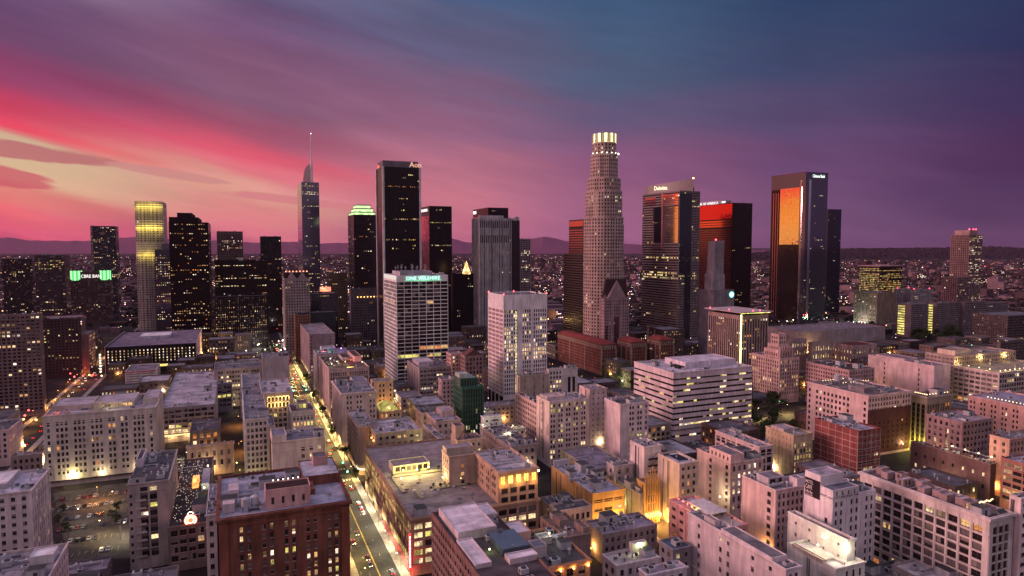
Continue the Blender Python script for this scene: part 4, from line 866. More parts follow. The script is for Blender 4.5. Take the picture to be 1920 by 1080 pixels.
# behind the brick block
R = B('plain_building', 'cream building with blank pink left part and dark grey roof behind the brick block', (509, 510, 609, 829), h=42, d=24, wall=(.66, .52, .49), n=4, front=S(fh=4.1, bw=4.3, wf=.36, hf=.46, lit=.16, lm=PALE, top=4, cols=[0, 0, 0, 1, 1, 1, 1, 1, 1, 1]), roofc=(.19, .18, .22))
top(R, .0, .27, .0, .75, 4.5, wall=(.66, .52, .49))
R = B('narrow_office', 'tall narrow white office with tight window grid beside an amber lit alley', (440, 458, 503, 787), h=48, wall=(.58, .50, .49), n=5, front=S(fh=3.8, bw=2.6, wf=.55, hf=.56, lit=.09, lm=(0, 1)), side=S(lit=.03), roofc=R_M)
R = B('narrow_office', 'strip of offices with amber lit windows wedged between two cream buildings', (500, 503, 516, 800), h=44, d=30, wall=(.45, .36, .30), n=1, front=S(fh=3.8, bw=3.4, wf=.7, hf=.5, lit=.75, lm=AMB))
R = B('arcaded_building', 'old building with golden lit double arches under a pale parapet', (486, 491, 549, 738), h=49, wall=(.50, .40, .37), n=2, front=S(fh=3.9, bw=3.3, wf=.6, hf=.55, lit=.12, lm=(4, 0), top=11, base=4), side=S(lit=.02), roofc=(.4, .36, .4))
w, h = R['w'], R['h']; b = MB(); gb = emat((1, .62, .18), 2.4, 'arch_glow', .5); am = MB()
for i in range(6):
    for j in range(2):
        x, z = w * (.17 + .118 * i), h - 5.2 - j * 4.2
        for k in range(8):
            a0, a1 = pi * k / 8, pi * (k + 1) / 8
            b.quad(*[(x + 1.25 + r * cos(a), -.12, z + 1.2 + r * sin(a)) for r, a in ((.85, a0), (1.35, a0), (1.35, a1), (.85, a1))])
        b.quad((x - .1, -.12, z - 1.2), (x + .4, -.12, z - 1.2), (x + .4, -.12, z + 1.2), (x - .1, -.12, z + 1.2)); b.quad((x + 2.1, -.12, z - 1.2), (x + 2.6, -.12, z - 1.2), (x + 2.6, -.12, z + 1.2), (x + 2.1, -.12, z + 1.2))
        am.quad((x + .4, -.05, z - 1), (x + 2.1, -.05, z - 1), (x + 2.1, -.05, z + 1.6), (x + .4, -.05, z + 1.6))
b.obj('glowing_arch', gb, R['root'])['kind'] = 'stuff'; am.obj('loggia_shade', wallmat((.1, .06, .04)), R['root'])  # arches emit in place of lamp light; loggia shade is a dark sheet
glow(R['root'].matrix_basis @ Vector((w * .5, -3, h - 8)), (1, .6, .2), 1300, 3)
R = B('small_tower', 'ribbed white building with lit yellow upper windows next to the avenue', (541, 546, 590, 772), h=44, wall=(.58, .49, .48), n=1, front=S(fh=4, bw=2.4, wf=.5, hf=.6, lit=.05, rows={1: (.95, (0, 4))}, top=3), side=S(lit=.02), roofc=(.12, .08, .09))
top(R, .3, .75, .35, .7, 5, wall=(.45, .4, .4), front=S(fh=4, top=.6, base=.4, bw=9, wf=.9, hf=.6, lit=1.2, lm=(4,)))
R = B('slab_building', 'blank mauve slab with a single column of tiny windows beside the avenue', (490, 492, 542, 670), h=50, wall=(.40, .33, .37), n=2, front=S(fh=3.8, bw=2.4, wf=.3, hf=.35, lit=.12, gl=[1], lm=(0,), cols=[0] * 10 + [1, 0, 0, 0]), roofc=(.3, .26, .3))
top(R, .8, 1, .2, .9, 3, wall=(.1, .08, .12))
R = B('office_building', 'long tan office with grouped small windows beside the mauve slab', (401, 401, 492, 693), h=37, d=45, t='R', wall=(.44, .34, .31), n=9, front=S(fh=4, bw=2.4, wf=.6, hf=.42, lit=.05, lm=(1,), cols=[0, 1, 1, 0, 1, 1, 1, 1, 1, 0, 1, 1, 0, 1, 1, 1, 0]), roofc=(.22, .2, .23))
R = B('car_deck', 'long low grey roofed parking building with yellowish rim light in front of the tan office', (196, 450, 458, 735), h=24, wall=(.36, .31, .35), n=6, front=S(fh=4, bw=5, wf=.85, hf=.45, lit=.1, lm=(0, 4), gl=[1]), roofc=(.30, .27, .31))
R = B('car_deck', 'glassy parking building with amber lit ground floor right of the cream hotel', (300, 403, 412, 757), h=28, wall=(.30, .27, .31), n=8, front=S(fh=3.9, bw=4.6, wf=.86, hf=.6, lit=.14, lm=(0, 4, 1), gl=[0, 3, 1], base=6.5), roofc=(.36, .33, .38))
b = MB(); b.box(-R['w'], 0, -1.2, -.02, 5.6, 6.0, bottom=True); b.obj('lit_canopy', emat((1, .68, .25), 2.2, 'canopy_light'), R['root'])
for f in (.2, .5, .8): glow(R['root'].matrix_basis @ Vector((-R['w'] * f, -3, 4.5)), (1, .6, .2), 1500)
R = B('glass_block', 'small dark glazed block with lit floors behind the amber canopy', (405, 435, 440, 718), h=27, wall=(.2, .18, .22), n=2, front=S(fh=3.9, bw=3.8, wf=.8, hf=.6, lit=.12, lm=(4, 1), gl=[0, 1]), roofc=(.35, .33, .38))
R = B('low_building', 'low peach building with grey cluttered roof beside a bright flood lamp', (350, 438, 443, 829), h=21, wall=(.62, .42, .31), n=9, corn=.5, front=S(fh=5, bw=4.6, wf=.32, hf=.5, lit=.03, gl=[1, 2], top=3, base=5), roofc=(.25, .24, .30))
flood(R, -R['w'] * .58, -2.4, 6.2, 3200, (1, .85, .45), .6)
R = B('black_hall', 'long black fronted hall with rows of small lit windows and a glowing yellow base', (197, 367, 379, 643), yb=692, wall=(.035, .028, .035), n=4, front=S(fh=3.3, bw=4.2, wf=.26, hf=.5, lit=.0, top=4, base=12, lm=(2, 1), gl=[1], cols=None, rows={i: (.9, (2, 1, 0)) for i in range(12)}), roofc=(.27, .22, .30))
w, d, h = R['w'], R['d'], R['h']
b = MB(); b.box(-w * .92, -.5, -.6, -.02, 6.5, 9.2); b.obj('yellow_lightbox', emat((1, .72, .2), 1.5, 'lightbox', .35), R['root'])
b = MB(); b.box(0.02, .6, 0, d, 0, h + .6); b.box(-w - .6, -w - .02, 0, d, 0, h + .6); b.obj('pink_end_wall', wallmat((.5, .36, .4)), R['root'])
top(R, .35, .72, .45, .7, 4, wall=(.5, .44, .52), roofc=R_W); 
for i in range(7):
    b = MB(); b.box(-w - 6.8, -w - 4.8, 1, 2, 3 + i * 3.4, 5 + i * 3.4); b.obj('lit_panel', emat((1, .95, .7), 1.6, 'panel_light2'), R['root'])
R = B('striped_building', 'small white building with horizontal stripes and red rim before the black hall', (234, 292, 300, 693), yb=722, wall=(.66, .55, .56), n=3, front=S(fh=2.9, bw=30, wf=.96, hf=.3, lit=0, gl=[2], top=2.2, base=1.5), side=S(fh=2.9, bw=30, wf=.96, hf=.3, lit=0, gl=[2]), roofc=(.28, .23, .29))
b = MB(); b.box(-R['w'] - .1, .1, -.1, -.02, R['h'] - 1.6, R['h'] - .6); b.obj('red_trim', wallmat((.55, .04, .06)), R['root'])
R = B('apartment_tower', 'brownish apartment tower with balconies cut by the left edge', (-50, 76, 80, 588), yb=778, wall=(.21, .14, .145), n=6, cat='tower', front=S(fh=3.2, bw=3.6, wf=.55, hf=.5, lit=.07, lm=(1, 0, 2), gl=[1, 0], dep=.5), side=S(lit=.04))
R = B('apartment_building', 'dark apartment block with scattered yellow windows right of the brown balcony tower', (78, 148, 151, 596), yb=706, wall=(.10, .07, .075), n=4, front=S(fh=3.3, bw=3.6, wf=.5, hf=.5, flat=True, lit=.13, lm=(0, 4, 1), gl=[1], part=False), side=dim)
R = B('slim_building', 'slim brown building with an amber lit recess on its right face', (149, 166, 178, 626), yb=700, wall=(.30, .21, .2), n=1, front=None, side=S(fh=4, bw=5, wf=.5, hf=.7, lit=.6, lm=(0, 3), flat=True, part=False))
R = B('low_building', 'low pinkish building at the left edge between the two car lit streets', (-80, 16, 42, 805), h=26, wall=(.56, .42, .44), n=4, front=S(lit=.02), side=S(lit=.02, wf=.3), roofc=R_D)
R = B('low_building', 'low grey building left of the cream hotel behind the street of red tail lights', (20, 78, 84, 850), h=12, wall=(.3, .24, .25), n=3, front=S(fh=4, lit=.15, base=1, top=2), roofc=(.25, .22, .25))
# -- right side of the avenue
R = B('orange_tower', 'slim brown tower with orange brick flank standing above the avenue trees', (534, 553, 582, 590), yb=676, wall=(.34, .17, .12), n=2, cat='tower', front=S(fh=3.7, bw=3, flat=True, part=False, lit=.03, gl=[1]), side=S(fh=3.7, bw=3, flat=True, part=False, lit=.05, gl=[1, 0], wf=.3))
R = B('office_building', 'pink office with flat fly roof and a column of small windows, right of the avenue', (561, 580, 628, 627), h=50, wall=(.46, .34, .38), n=4, front=S(fh=4, bw=3, wf=.4, hf=.4, lit=.08, gl=[1], cols=[1, 0, 0, 0, 0, 0, 0]), side=S(wf=.25, lit=.02), roofc=(.36, .3, .34))
R = B('rooftop_bar_building', 'white building whose upper terrace glows teal and violet', (587, 594, 656, 664), h=45, wall=(.55, .45, .5), n=3, front=S(lit=.05), side=S(lit=.03), roofc=(.4, .36, .42))
w, d, h = R['w'], R['d'], R['h']
top(R, .2, .62, .45, .85, 5, wall=(.66, .6, .68), front=S(fh=3, top=1, base=.6, bw=5, wf=.5, hf=.5, lit=0))
b = MB(); b.box(w * .2, w * .5, .8, 1.1, h - .6, h - .2); b.obj('teal_strip', emat((.1, .9, .6), 3, 'teal_light'), R['root']); b = MB(); b.box(w * .18, w * .3, d * .3, d * .32, h + .5, h + 1); b.obj('red_strip', emat((1, .15, .2), 2.4, 'red_light2'), R['root'])
bulb(R, (w * .48, d * .3, h + 1.2), .55, emat((.3, .15, 1), 8, 'violet_lamp'), 'violet_lamp', 700, (.3, .12, 1)); bulb(R, (w * .78, d * .3, h + 3), .6, emat((.4, .2, 1), 8, 'violet_lamp2'), 'violet_lamp', 900, (.3, .12, 1)); glow(R['root'].matrix_basis @ Vector((w * .3, 2, h + 1.5)), (.1, .9, .7), 500)
R = B('rooftop_bar_building', 'beige building with a crowded lantern lit rooftop party and red sofa corner', (598, 617, 692, 692), h=45, wall=(.52, .37, .36), n=0, front=S(fh=3.9, bw=2.1, wf=.5, hf=.62, lit=.05, rows={}, top=3.4), side=S(wf=.2, lit=0, cols=[0, 0, 0, 0, 1]), roofc=(.12, .09, .09))
w, d, h = R['w'], R['d'], R['h']
top(R, .78, .98, .45, .95, 5.5, wall=(.62, .42, .4)); top(R, .52, .76, .6, .95, 3, wall=(.5, .4, .38))
for x, y, c, e in ((.12, .2, (1, .85, .6), 900), (.3, .35, (1, .8, .5), 900), (.5, .3, (1, .75, .2), 900), (.68, .4, (1, .08, .05), 1200), (.2, .6, (1, .85, .7), 600), (.9, .2, (1, .7, .5), 500)):
    bulb(R, (w * x, d * y, h + 1.8), .4, emat(c, 7, 'party_lamp'), 'party_lamp', e, c)
rg = random.Random(9)
for i in range(26):
    b = MB(); x, y = rg.uniform(.05, .72) * w, rg.uniform(.08, .9) * d; q = rg.uniform(.5, 1.2); b.box(x, x + q * 1.4, y, y + q, h - 1.05, h - .3)
    b.obj('lounge_seat', wallmat(rg.choice(((.7, .62, .5), (.5, .08, .06), (.6, .6, .62)))), R['root'])
b = MB(); b.box(w * .45, w * .62, 1, 2, h - 1.05, h + .4); b.obj('yellow_bar', emat((1, .75, .15), 2.2, 'bar_light', .5), R['root'])
R = B('office_building', 'white corner building with slate grey roof and pink flank facing the avenue', (622, 640, 706, 738), h=43, wall=(.66, .50, .47), n=6, corn=.6, front=S(fh=3.9, bw=2.5, wf=.44, hf=.48, lit=.05, lm=(1, 0), cols=[0, 1, 1, 0, 1, 1, 0]), side=S(wf=.35, lit=.04, bw=3), roofc=(.17, .16, .21))
top(R, .55, .95, .55, .95, 3.5, wall=(.55, .48, .52)); unit(R, 'duct', R['w'] * .72, R['d'] * .4, R['h'] - 1, 0, 1.5)
R = B('office_building', 'orange lit cream building tucked behind the slate roofed corner building', (695, 701, 737, 716), h=41, wall=(.62, .42, .28), n=4, front=S(fh=4, bw=2.9, wf=.45, hf=.5, lit=.04, cols=[0, 1, 1, 0, 1, 1, 0]), roofc=(.3, .28, .33))
glow(R['root'].matrix_basis @ Vector((R['w'] * .5, -6, 16)), (1, .55, .15), 6000, 1)
R = B('barrel_roof_hall', 'low hall with glowing yellow barrel roof between taller cream buildings', (700, 711, 753, 772), h=24, wall=(.6, .42, .3), n=0, front=S(fh=4, bw=3, wf=.4, lit=.1, lm=AMB), roofc=(.5, .4, .2))
w, d, h = R['w'], R['d'], R['h']; b = MB(); kk = 8
for i in range(kk):
    a0, a1 = pi * i / kk, pi * (i + 1) / kk; X0, X1, Z0, Z1 = w * .5 - w * .38 * cos(a0), w * .5 - w * .38 * cos(a1), h - 1 + 4.5 * sin(a0), h - 1 + 4.5 * sin(a1)
    b.quad((X0, d * .05, Z0), (X1, d * .05, Z1), (X1, d * .95, Z1), (X0, d * .95, Z0)); b.poly([(w * .5, d * .05, h - 1), (X1, d * .05, Z1), (X0, d * .05, Z0)])
b.obj('barrel_roof', emat((.9, .75, .15), .45, 'glowing_roof', .6), R['root']); flood(R, w * .45, -.6, h + 2, 900, (1, .8, .3))  # roof sheet emits a yellow glow of its own
# flatiron with the rounded corner
def rcorner(r=6, k=6):
    return lambda R: [(r - r * cos(pi / 2 * i / k) if 0 else r - r * sin(pi / 2 * (1 - i / k)), r - r * cos(pi / 2 * (1 - i / k))) for i in range(k + 1)] + [(R['x1'], 0), (R['x1'], R['d']), (0, R['d'])]
loft = S(fh=3.9, bw=3.0, wf=.62, hf=.6, lit=.12, lm=(0, 4, 1), dep=.4, base=4.5, top=2.5)
R = B('corner_building', 'brown office with rounded street corner and pale curved cornice', (651, 672, 706, 800), yb=893, wall=(.34, .25, .21), n=6, corn=.8, front=loft, side=loft, poly=rcorner(), roofc=(.38, .34, .38))
R['fl'] = 1
b = MB(); o = inset(R['P'], -1.4)
b.prism(o[:9], 4.0, 4.5, bottom=True); b.obj('lit_awning', emat((1, .9, .65), 1.6, 'awning_light'), R['root'])
R = B('office_building', 'tan building with plain upper wall and amber lamps along its avenue side', (686, 705, 791, 813), h=33, wall=(.42, .33, .26), n=7, front=S(fh=4.2, bw=4, wf=.5, hf=.4, lit=.12, lm=(4, 0), gl=[1]), side=S(fh=4, bw=3, wf=.55, hf=.6, lit=.5, lm=(3, 0), top=3), roofc=(.42, .38, .43))
for f in (.15, .35, .55, .75, .95): bulb(R, (-.7, R['d'] * f, R['h'] - 6), .5, emat((1, .4, .1), 7, 'amber_lamp'), 'amber_lamp', 300, (1, .4, .1))
# the department store block
brn = wallmat((.40, .24, .17), 'terracotta', .85)
bigw = S(fh=4.3, bw=5.4, wf=.78, hf=.66, lit=1.2, lm=(1, 4, 1), dep=.5, top=2.6, base=4.5, mar=.8, arch=1)
R = B('store_building', 'long brown store block with garden roof terrace and rows of big lit windows', (684, 771, 1010, 972), yb=1081, wallm=brn, corn=.7, n=6, front=bigw, side=S(fh=4.3, bw=3.4, wf=.62, hf=.7, lit=.6, lm=(0, 4, 0), gl=[0, 2, 1], dep=.12, top=3, base=4.5), roofc=(.26, .22, .22))
STORE = R; w, d, h = R['w'], R['d'], R['h']
R['blk'].append((w * .05, w, d * .2, d))
b = MB()
for x0, x1, y0, y1 in ((.06, .5, .50, .53), (.06, .08, .30, .5), (.3, .62, .28, .30), (.6, .62, .28, .42), (.16, .2, .2, .34)):
    b.box(w * x0, w * x1, d * y0, d * y1, h - 1.05, h - .4)
b.obj('planter', wallmat((.3, .25, .2)), R['root'])
rg = random.Random(4)
for i in range(22):
    x, y = rg.uniform(.08, .6) * w, rg.uniform(.22, .5) * d; b = MB(); kk = 6; q = rg.uniform(.5, 1.1)
    if rg.random() < .5: b.prism([(x + q * cos(2 * pi * j / kk), y + q * sin(2 * pi * j / kk)) for j in range(kk)], h - 1.05, h - .35); b.obj('terrace_table', wallmat((.7, .66, .6)), R['root'])
    else: b.box(x - q, x + q, y - .4, y + .4, h - 1.05, h - .5); b.obj('bench', wallmat((.3, .2, .14)), R['root'])
top(R, .10, .42, .56, .66, 4.2, wall=(.62, .55, .38), front=S(fh=3.4, top=.4, base=.4, bw=3, wf=.7, hf=.7, lit=.6, lm=(4, 1)))
for x, y, e in ((.16, .50, 4600), (.27, .48, 6500), (.38, .50, 4600), (.10, .4, 1800), (.42, .34, 1800), (.55, .3, 900)):
    flood(R, w * x, d * y, h + 2.6, e, (1, .84, .28), .45)
text('STORE', .01, brn, R['root'], (0, 0, -2), (pi / 2, 0, 0)) if False else None
b = MB(); b.box(-1.5, -.4, -.9, -.3, 4, h - 7); b.obj('blade_sign', emat((1, .04, .06), 1.6, 'red_neon2'), R['root'])
b = MB()
for i in range(9): b.box(-1.2, -.7, -1.0, -.92, 5 + i * 1.7, 6.1 + i * 1.7)
b.obj('blade_sign_lettering', emat((1, .75, .65), 6, 'neon_core2'), R['root']); glow(R['root'].matrix_basis @ Vector((-2.5, -2.5, 9)), (1, .06, .06), 1500); glow(R['root'].matrix_basis @ Vector((-2.5, -1.5, 3)), (1, .06, .06), 1500)
b = MB(); b.box(-2.2, -.02, 0, d * .5, 3.6, 3.95, bottom=True); b.obj('red_marquee', emat((.8, .1, .06), .7, 'red_marquee_light', .6), R['root'])
R = B('corner_tower_block', 'tan corner block with golden lit top arches rising beside the roof terrace', (889, 936, 1009, 886), yb=1046, wall=(.56, .36, .26), corn=.7, n=5, front=S(fh=4.6, bw=5.4, wf=.74, hf=.62, lit=.0, rows={3: (.9, (4, 1)), 4: (1.4, (1, 4)), 5: (1.4, (1, 4)), 6: (1.4, (1, 4)), 7: (1.2, (1, 4))}, gl=[1, 0], dep=.5, top=8, base=4, arch=1), side=S(fh=4, bw=3.0, wf=.5, hf=.5, lit=.06, lm=(0,), gl=[1, 1, 0], dep=.35, top=3, base=h + 1, cols=[1, 1, 0]), roofc=(.36, .32, .36))
R['root'].location.x += UX * .6; R['root'].location.y += UY * .6
w, d, h = R['w'], R['d'], R['h']; b = MB()
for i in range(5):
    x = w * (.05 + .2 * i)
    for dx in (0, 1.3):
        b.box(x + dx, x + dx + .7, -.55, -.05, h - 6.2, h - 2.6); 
b.obj('gold_glowing_pilaster', emat((1, .6, .1), 3.0, 'gold_glow', .6), R['root'])  # pilasters emit gold themselves in place of lamp light on stone
for q in (.1, .5, .9): glow(R['root'].matrix_basis @ Vector((w * q, -2.2, h - 6)), (1, .55, .12), 500)
flood(R, w + .5, .5, h - 2, 1500, (1, .9, .6), .8); flood(R, w * .9, d * .2, h + 1.2, 500, (1, .8, .6), .35)
R = B('wing_building', 'tan rear wing with a plain pinkish left end, closing the terrace at the back', (829, 842, 893, 856), h=43, wall=(.52, .37, .30), n=3, front=S(fh=4.2, bw=5.4, wf=.34, hf=.4, lit=.25, lm=(0, 3), top=4, cols=[0, 1, 0, 1]), side=S(wf=.3, lit=0), roofc=(.3, .26, .3))
top(R, .0, 1, .35, .9, 4, wall=(.52, .4, .32))
# brown block cut by the bottom edge
R = B('office_building', 'dark brown block with long slanting window rows and white roof at the bottom centre', (809, 950, 1100, 1150), h=45, w=24, wall=(.22, .12, .11), n=2, front=None, side=S(fh=3.7, bw=3, wf=.55, hf=.45, lit=.015, gl=[1, 1, 0], lm=(3,)), roofc=(.10, .08, .085))
w, d, h = R['w'], R['d'], R['h']
for f0, f1, g0, g1, dz in ((.1, .75, .66, .97, 3.4), (.05, .3, .38, .64, 1.6), (.78, 1, .84, .99, 2.0), (.55, 1., .36, .42, 2.)): top(R, f0, f1, g0, g1, dz, wall=(.6, .5, .52), roofc=(.66, .58, .63), front=S(fh=2.6, top=.3, base=.3, bw=2, wf=.7, hf=.7, lit=0, gl=[1]) if dz > 3 else None)
b = MB(); b.box(w * .55, w * .98, d * .44, d * .62, h - 1, h + 1.6); b.obj('glass_roof_box', glassmat((.10, .14, .18), .1, .5, 'roof_glass'), R['root'])
bulb(R, (w * .42, d * .5, h + .2), .35, emat((.8, 1, .3), 8, 'green_lamp'), 'green_lamp', 250, (.7, 1, .3))
R = B('orange_building', 'orange washed building with corner roof tower and amber parapet lamps at bottom centre', (925, 984, 1106, 1072), h=38, wall=(.55, .27, .16), corn=.5, n=4, front=S(fh=4.2, bw=5, wf=.5, hf=.6, lit=.6, lm=(0, 4)), side=S(bw=3.4, wf=.35, lit=.1, lm=AMB), roofc=(.09, .085, .085))
w, d, h = R['w'], R['d'], R['h']
top(R, .0, .42, .62, .99, 6.5, wall=(.58, .33, .27), side=S(fh=5, bw=3, wf=.4, hf=.5, lit=0, top=1, base=.8), roofc=(.68, .6, .64)); top(R, .3, .5, .3, .5, 4.5, wall=(.6, .5, .5), roofc=R_M)
top(R, .55, .75, .6, .75, 3, wall=(.5, .42, .38), roofc=R_M)
for x, y in ((.08, .0), (.3, .0), (.55, .0), (.75, .0), (.98, .0), (.0, .35), (.0, .6), (.97, .75)): bulb(R, (w * x - .4, d * y - .5, h - 2.2), .38, emat((1, .55, .15), 9, 'amber_lamp2'), 'amber_lamp', 420, (1, .5, .12))
bulb(R, (w * .72, d * .62, h + 3), .4, FLOOD, 'flood_lamp', 500, (.9, 1, .7))
# centre
R = B('low_roof_building', 'low building with dark grey cluttered roof right of the gold lit corner block', (1010, 1046, 1104, 962), h=15, wall=(.3, .22, .2), n=12, front=S(fh=4, lit=.05), roofc=(.105, .10, .115))
R = B('shopfront_building', 'low pink fronted building with green bracketed cornice', (1038, 1046, 1110, 958), h=17, d=10, wall=(.62, .45, .42), n=0, front=S(fh=5, bw=3, wf=.5, hf=.6, lit=.02, gl=[1], top=2.5), roofc=R_D)
R = B('yellow_building', 'ochre fronted low building with blue grey roof full of units', (1034, 1111, 1171, 926), h=20, wall=(.66, .38, .14), n=14, front=S(fh=5, bw=7, wf=.72, hf=.32, lit=.1, lm=(1,), gl=[1], top=2.5, base=3), side=None, roofc=(.36, .35, .42), wallm=wallmat((.62, .36, .15)))
R2 = R; glow(R['root'].matrix_basis @ Vector((R['w'] * .8, -7, 5)), (1, .55, .1), 7000, 1); glow(R['root'].matrix_basis @ Vector((R['w'] * .2, -9, 6)), (1, .55, .1), 4500, 1)
b = MB(); b.box(1, 11, R['d'] * .97, R['d'] * .99, R['h'] - 1, R['h'] + 3.2); b.obj('billboard', wallmat((.62, .55, .62)), R['root'])
R = B('flat_roof_hall', 'broad hall with plain dark lavender roof below the lettered cream building', (1052, 1112, 1182, 880), h=15, wall=(.36, .30, .24), n=3, front=S(lit=.02), roofc=(.20, .18, .23))
R = B('small_building', 'small white roof house with dark window slots above the theatre rooftops', (1138, 1152, 1186, 874), h=25, wall=(.52, .42, .44), n=3, front=S(fh=4, lit=0, wf=.3, bw=5), side=S(fh=4, lit=0, wf=.3, bw=5), roofc=(.2, .18, .2))
R = B('low_hall', 'narrow grey flat roofed hall leading to the golden theatre facade', (1156, 1200, 1218, 926), h=17, wall=(.36, .3, .3), n=2, front=S(lit=0), roofc=(.22, .2, .25))
R = B('theatre', 'ornate golden lit theatre facade with pointed finial beside a glowing street', (1203, 1209, 1236, 906), h=23, d=8, wall=(.62, .36, .14), cat='theatre', n=0, front=None)
w, d, h = R['w'], R['d'], R['h']; b = MB()
for i in range(7):
    x = w * i / 6; hh = h + 2.5 + 5.5 * (1 - abs(i - 3) / 3.2); b.tube((x, -.6, 0), (x, -.6, hh), .45, .3, k=6); b.tube((x, -.6, hh), (x, -.6, hh + 1.6), .55, .03, k=6)
for i in range(6):
    x = w * (i + .5) / 6; hh = h + 3.5 * (1 - abs(i - 2.5) / 3.2); b.box(x - w / 12 + .45, x + w / 12 - .45, -.3, .3, h - .2, hh + 1)
    b.box(x - .5, x + .5, -.5, -.05, 11, 11.6); b.box(x - .5, x + .5, -.5, -.05, 16, 16.5)
b.obj('ornate_pier', wallmat((.66, .40, .18), 'gilded_stone', .7), R['root'])
b = MB(); b.box(w * .25, w * .75, -.4, -.06, 7, 15.5); b.obj('great_window', glassmat((.12, .06, .03), .2, .3, 'great_window_glass'), R['root'])
b = MB(); b.prism([(w * .1, -4), (w * .9, -4), (w * .98, -.1), (w * .02, -.1)], 4.6, 6.0, bottom=True); b.obj('marquee', emat((1, .6, .2), 2.4, 'marquee_light', .5), R['root'])
for x, z in ((-.1, 3), (.5, 7), (1.1, 3), (.5, 1.5)): glow(R['root'].matrix_basis @ Vector((w * x, -5.5, z)), (1, .5, .12), 2600, .8)
R = B('low_roof_building', 'low purplish roofed building below the ochre fronted one', (1098, 1130, 1232, 1002), h=15, wall=(.32, .25, .25), n=8, front=S(lit=.0), roofc=(.28, .25, .31))
R = B('low_roof_building', 'brown roofed low building with boxy roof huts behind the orange washed building', (1013, 1058, 1108, 1008), h=22, wall=(.30, .21, .19), n=2, front=None, roofc=(.17, .125, .12))
top(R, .3, .62, .5, .8, 3.4, wall=(.28, .2, .18)); top(R, .75, 1, .05, .4, 3.4, wall=(.28, .2, .18))
R = B('terrace_building', 'white building with planted terrace and greenery at the bottom, left of the pale large block', (1130, 1156, 1236, 1060), h=31, wall=(.60, .50, .52), n=3, front=S(lit=.02, bw=4, wf=.4), side=S(bw=3.6, wf=.45, hf=.5, lit=0), roofc=(.5, .46, .44))
w, d, h = R['w'], R['d'], R['h']; top(R, .62, .98, .75, .98, 4, wall=(.62, .58, .5)); flood(R, w * .8, d * .7, h + 1.6, 1100, (.95, 1, .45), .4); TERR = R
R = B('small_building', 'mauve roofed white building at the bottom edge below the planted terrace', (1198, 1214, 1288, 1078), h=31, wall=(.62, .52, .56), n=3, front=S(lit=.02, bw=4, wf=.4), side=S(lit=0, bw=4, wf=.4), roofc=(.40, .35, .42))
R = B('big_white_block', 'large pale pink block with few windows and stepped grey roofs at the bottom right', (1290, 1474, 1502, 1067), h=33, wall=(.74, .60, .62), n=5, front=S(lit=.02), side=S(fh=4.6, bw=4.6, wf=.3, hf=.42, lit=.05, lm=(1,), gl=[1, 2], cols=[0, 1, 0, 0, 1, 1, 0, 0, 1]), roofc=(.22, .2, .21))
w, d, h = R['w'], R['d'], R['h']; top(R, .0, 1, .12, .62, 2.2, wall=(.74, .6, .62), roofc=(.20, .18, .19)); top(R, .2, .6, .72, .84, 3, wall=(.6, .5, .52))
R = B('lit_roof_building', 'white roof court washed by yellow floodlight at the bottom right', (1476, 1567, 1622, 1066), h=28, wall=(.72, .68, .62), n=0, front=S(fh=6, bw=3.4, wf=.3, hf=.7, lit=.0, gl=[1], cols=[0, 1, 1, 1, 0]), side=None, roofc=(.72, .70, .64))
w, d, h = R['w'], R['d'], R['h']; flood(R, w * .6, d * .12, h + 3.5, 1300, (1, .9, .6), .4); flood(R, w * .25, d * .5, h + 3.5, 1900, (1, .9, .55), .4); flood(R, w * .7, d * .62, h + 3.5, 1900, (1, .9, .55), .4)
top(R, .0, .12, .25, .9, 1.6, wall=(.42, .30, .22)); 
b = MB(); b.box(w * .1, w * .5, d * .3, d * .34, h - 1, h - .2); b.box(w * .45, w * .5, d * .1, d * .3, h - 1, h - .2); b.obj('roof_kerb', wallmat((.66, .62, .56)), R['root'])
R = B('long_wall_building', 'long white wall glowing pale yellow with narrow purple roof, beside the lit roof court', (1478, 1590, 1597, 1012), h=36, wall=(.74, .70, .64), n=0, side=S(fh=5, bw=8, wf=.14, hf=.3, lit=0, gl=[2]), front=None, roofc=(.24, .19, .21))
R = B('pink_building', 'salmon pink building with red and amber lit rooftop restaurant', (1255, 1352, 1402, 992), h=24, wall=(.66, .33, .32), n=2, front=S(lit=.02), side=S(fh=4.6, bw=6, wf=.42, hf=.36, lit=.12, lm=(3,), gl=[1, 0], rows={}), roofc=(.4, .33, .34))
w, d, h = R['w'], R['d'], R['h']
for i in range(9): bulb(R, (w * .12, d * (.15 + .09 * i), h + 1.6), .3, emat((1, .62, .12) if i < 6 else (1, .12, .08), 9, 'party_lamp' + str(i // 6)), 'string_lamp', 260, (1, .6, .15) if i < 6 else (1, .15, .1))
b = MB(); b.box(w * .2, w * .9, d * .3, d * .75, h + 1.6, h + 1.9, bottom=True)
for x in (.22, .88):
    for y in (.32, .73): b.box(w * x - .15, w * x + .15, d * y - .15, d * y + .15, h - 1, h + 1.6)
b.obj('pergola', wallmat((.6, .54, .55)), R['root']); PINKB = R
R = B('hotel', 'white hotel with painted black wall sign on its top left face', (1508, 1561, 1642, 933), h=46, course=False, wall=(.74, .64, .67), n=2, front=S(fh=3.9, bw=3.1, wf=.36, hf=.48, lit=.03, gl=[1, 0], cols=[1, 1, 0], lm=(2,)), side=S(fh=4.2, bw=4.4, wf=.3, hf=.42, lit=0, gl=[1], top=9, cols=[0, 0, 1, 1, 0]), roofc=(.15, .15, .19))
w, d, h = R['w'], R['d'], R['h']
x0, x1, y0, y1, zt_ = top(R, .0, .52, .42, .98, 8.5, wall=(.74, .64, .67), roofc=(.36, .31, .36)); top(R, .0, .6, .0, .42, 4.2, wall=(.7, .6, .64), front=S(fh=3.6, top=.6, base=.4, bw=4, wf=.2, hf=.6, lit=0))
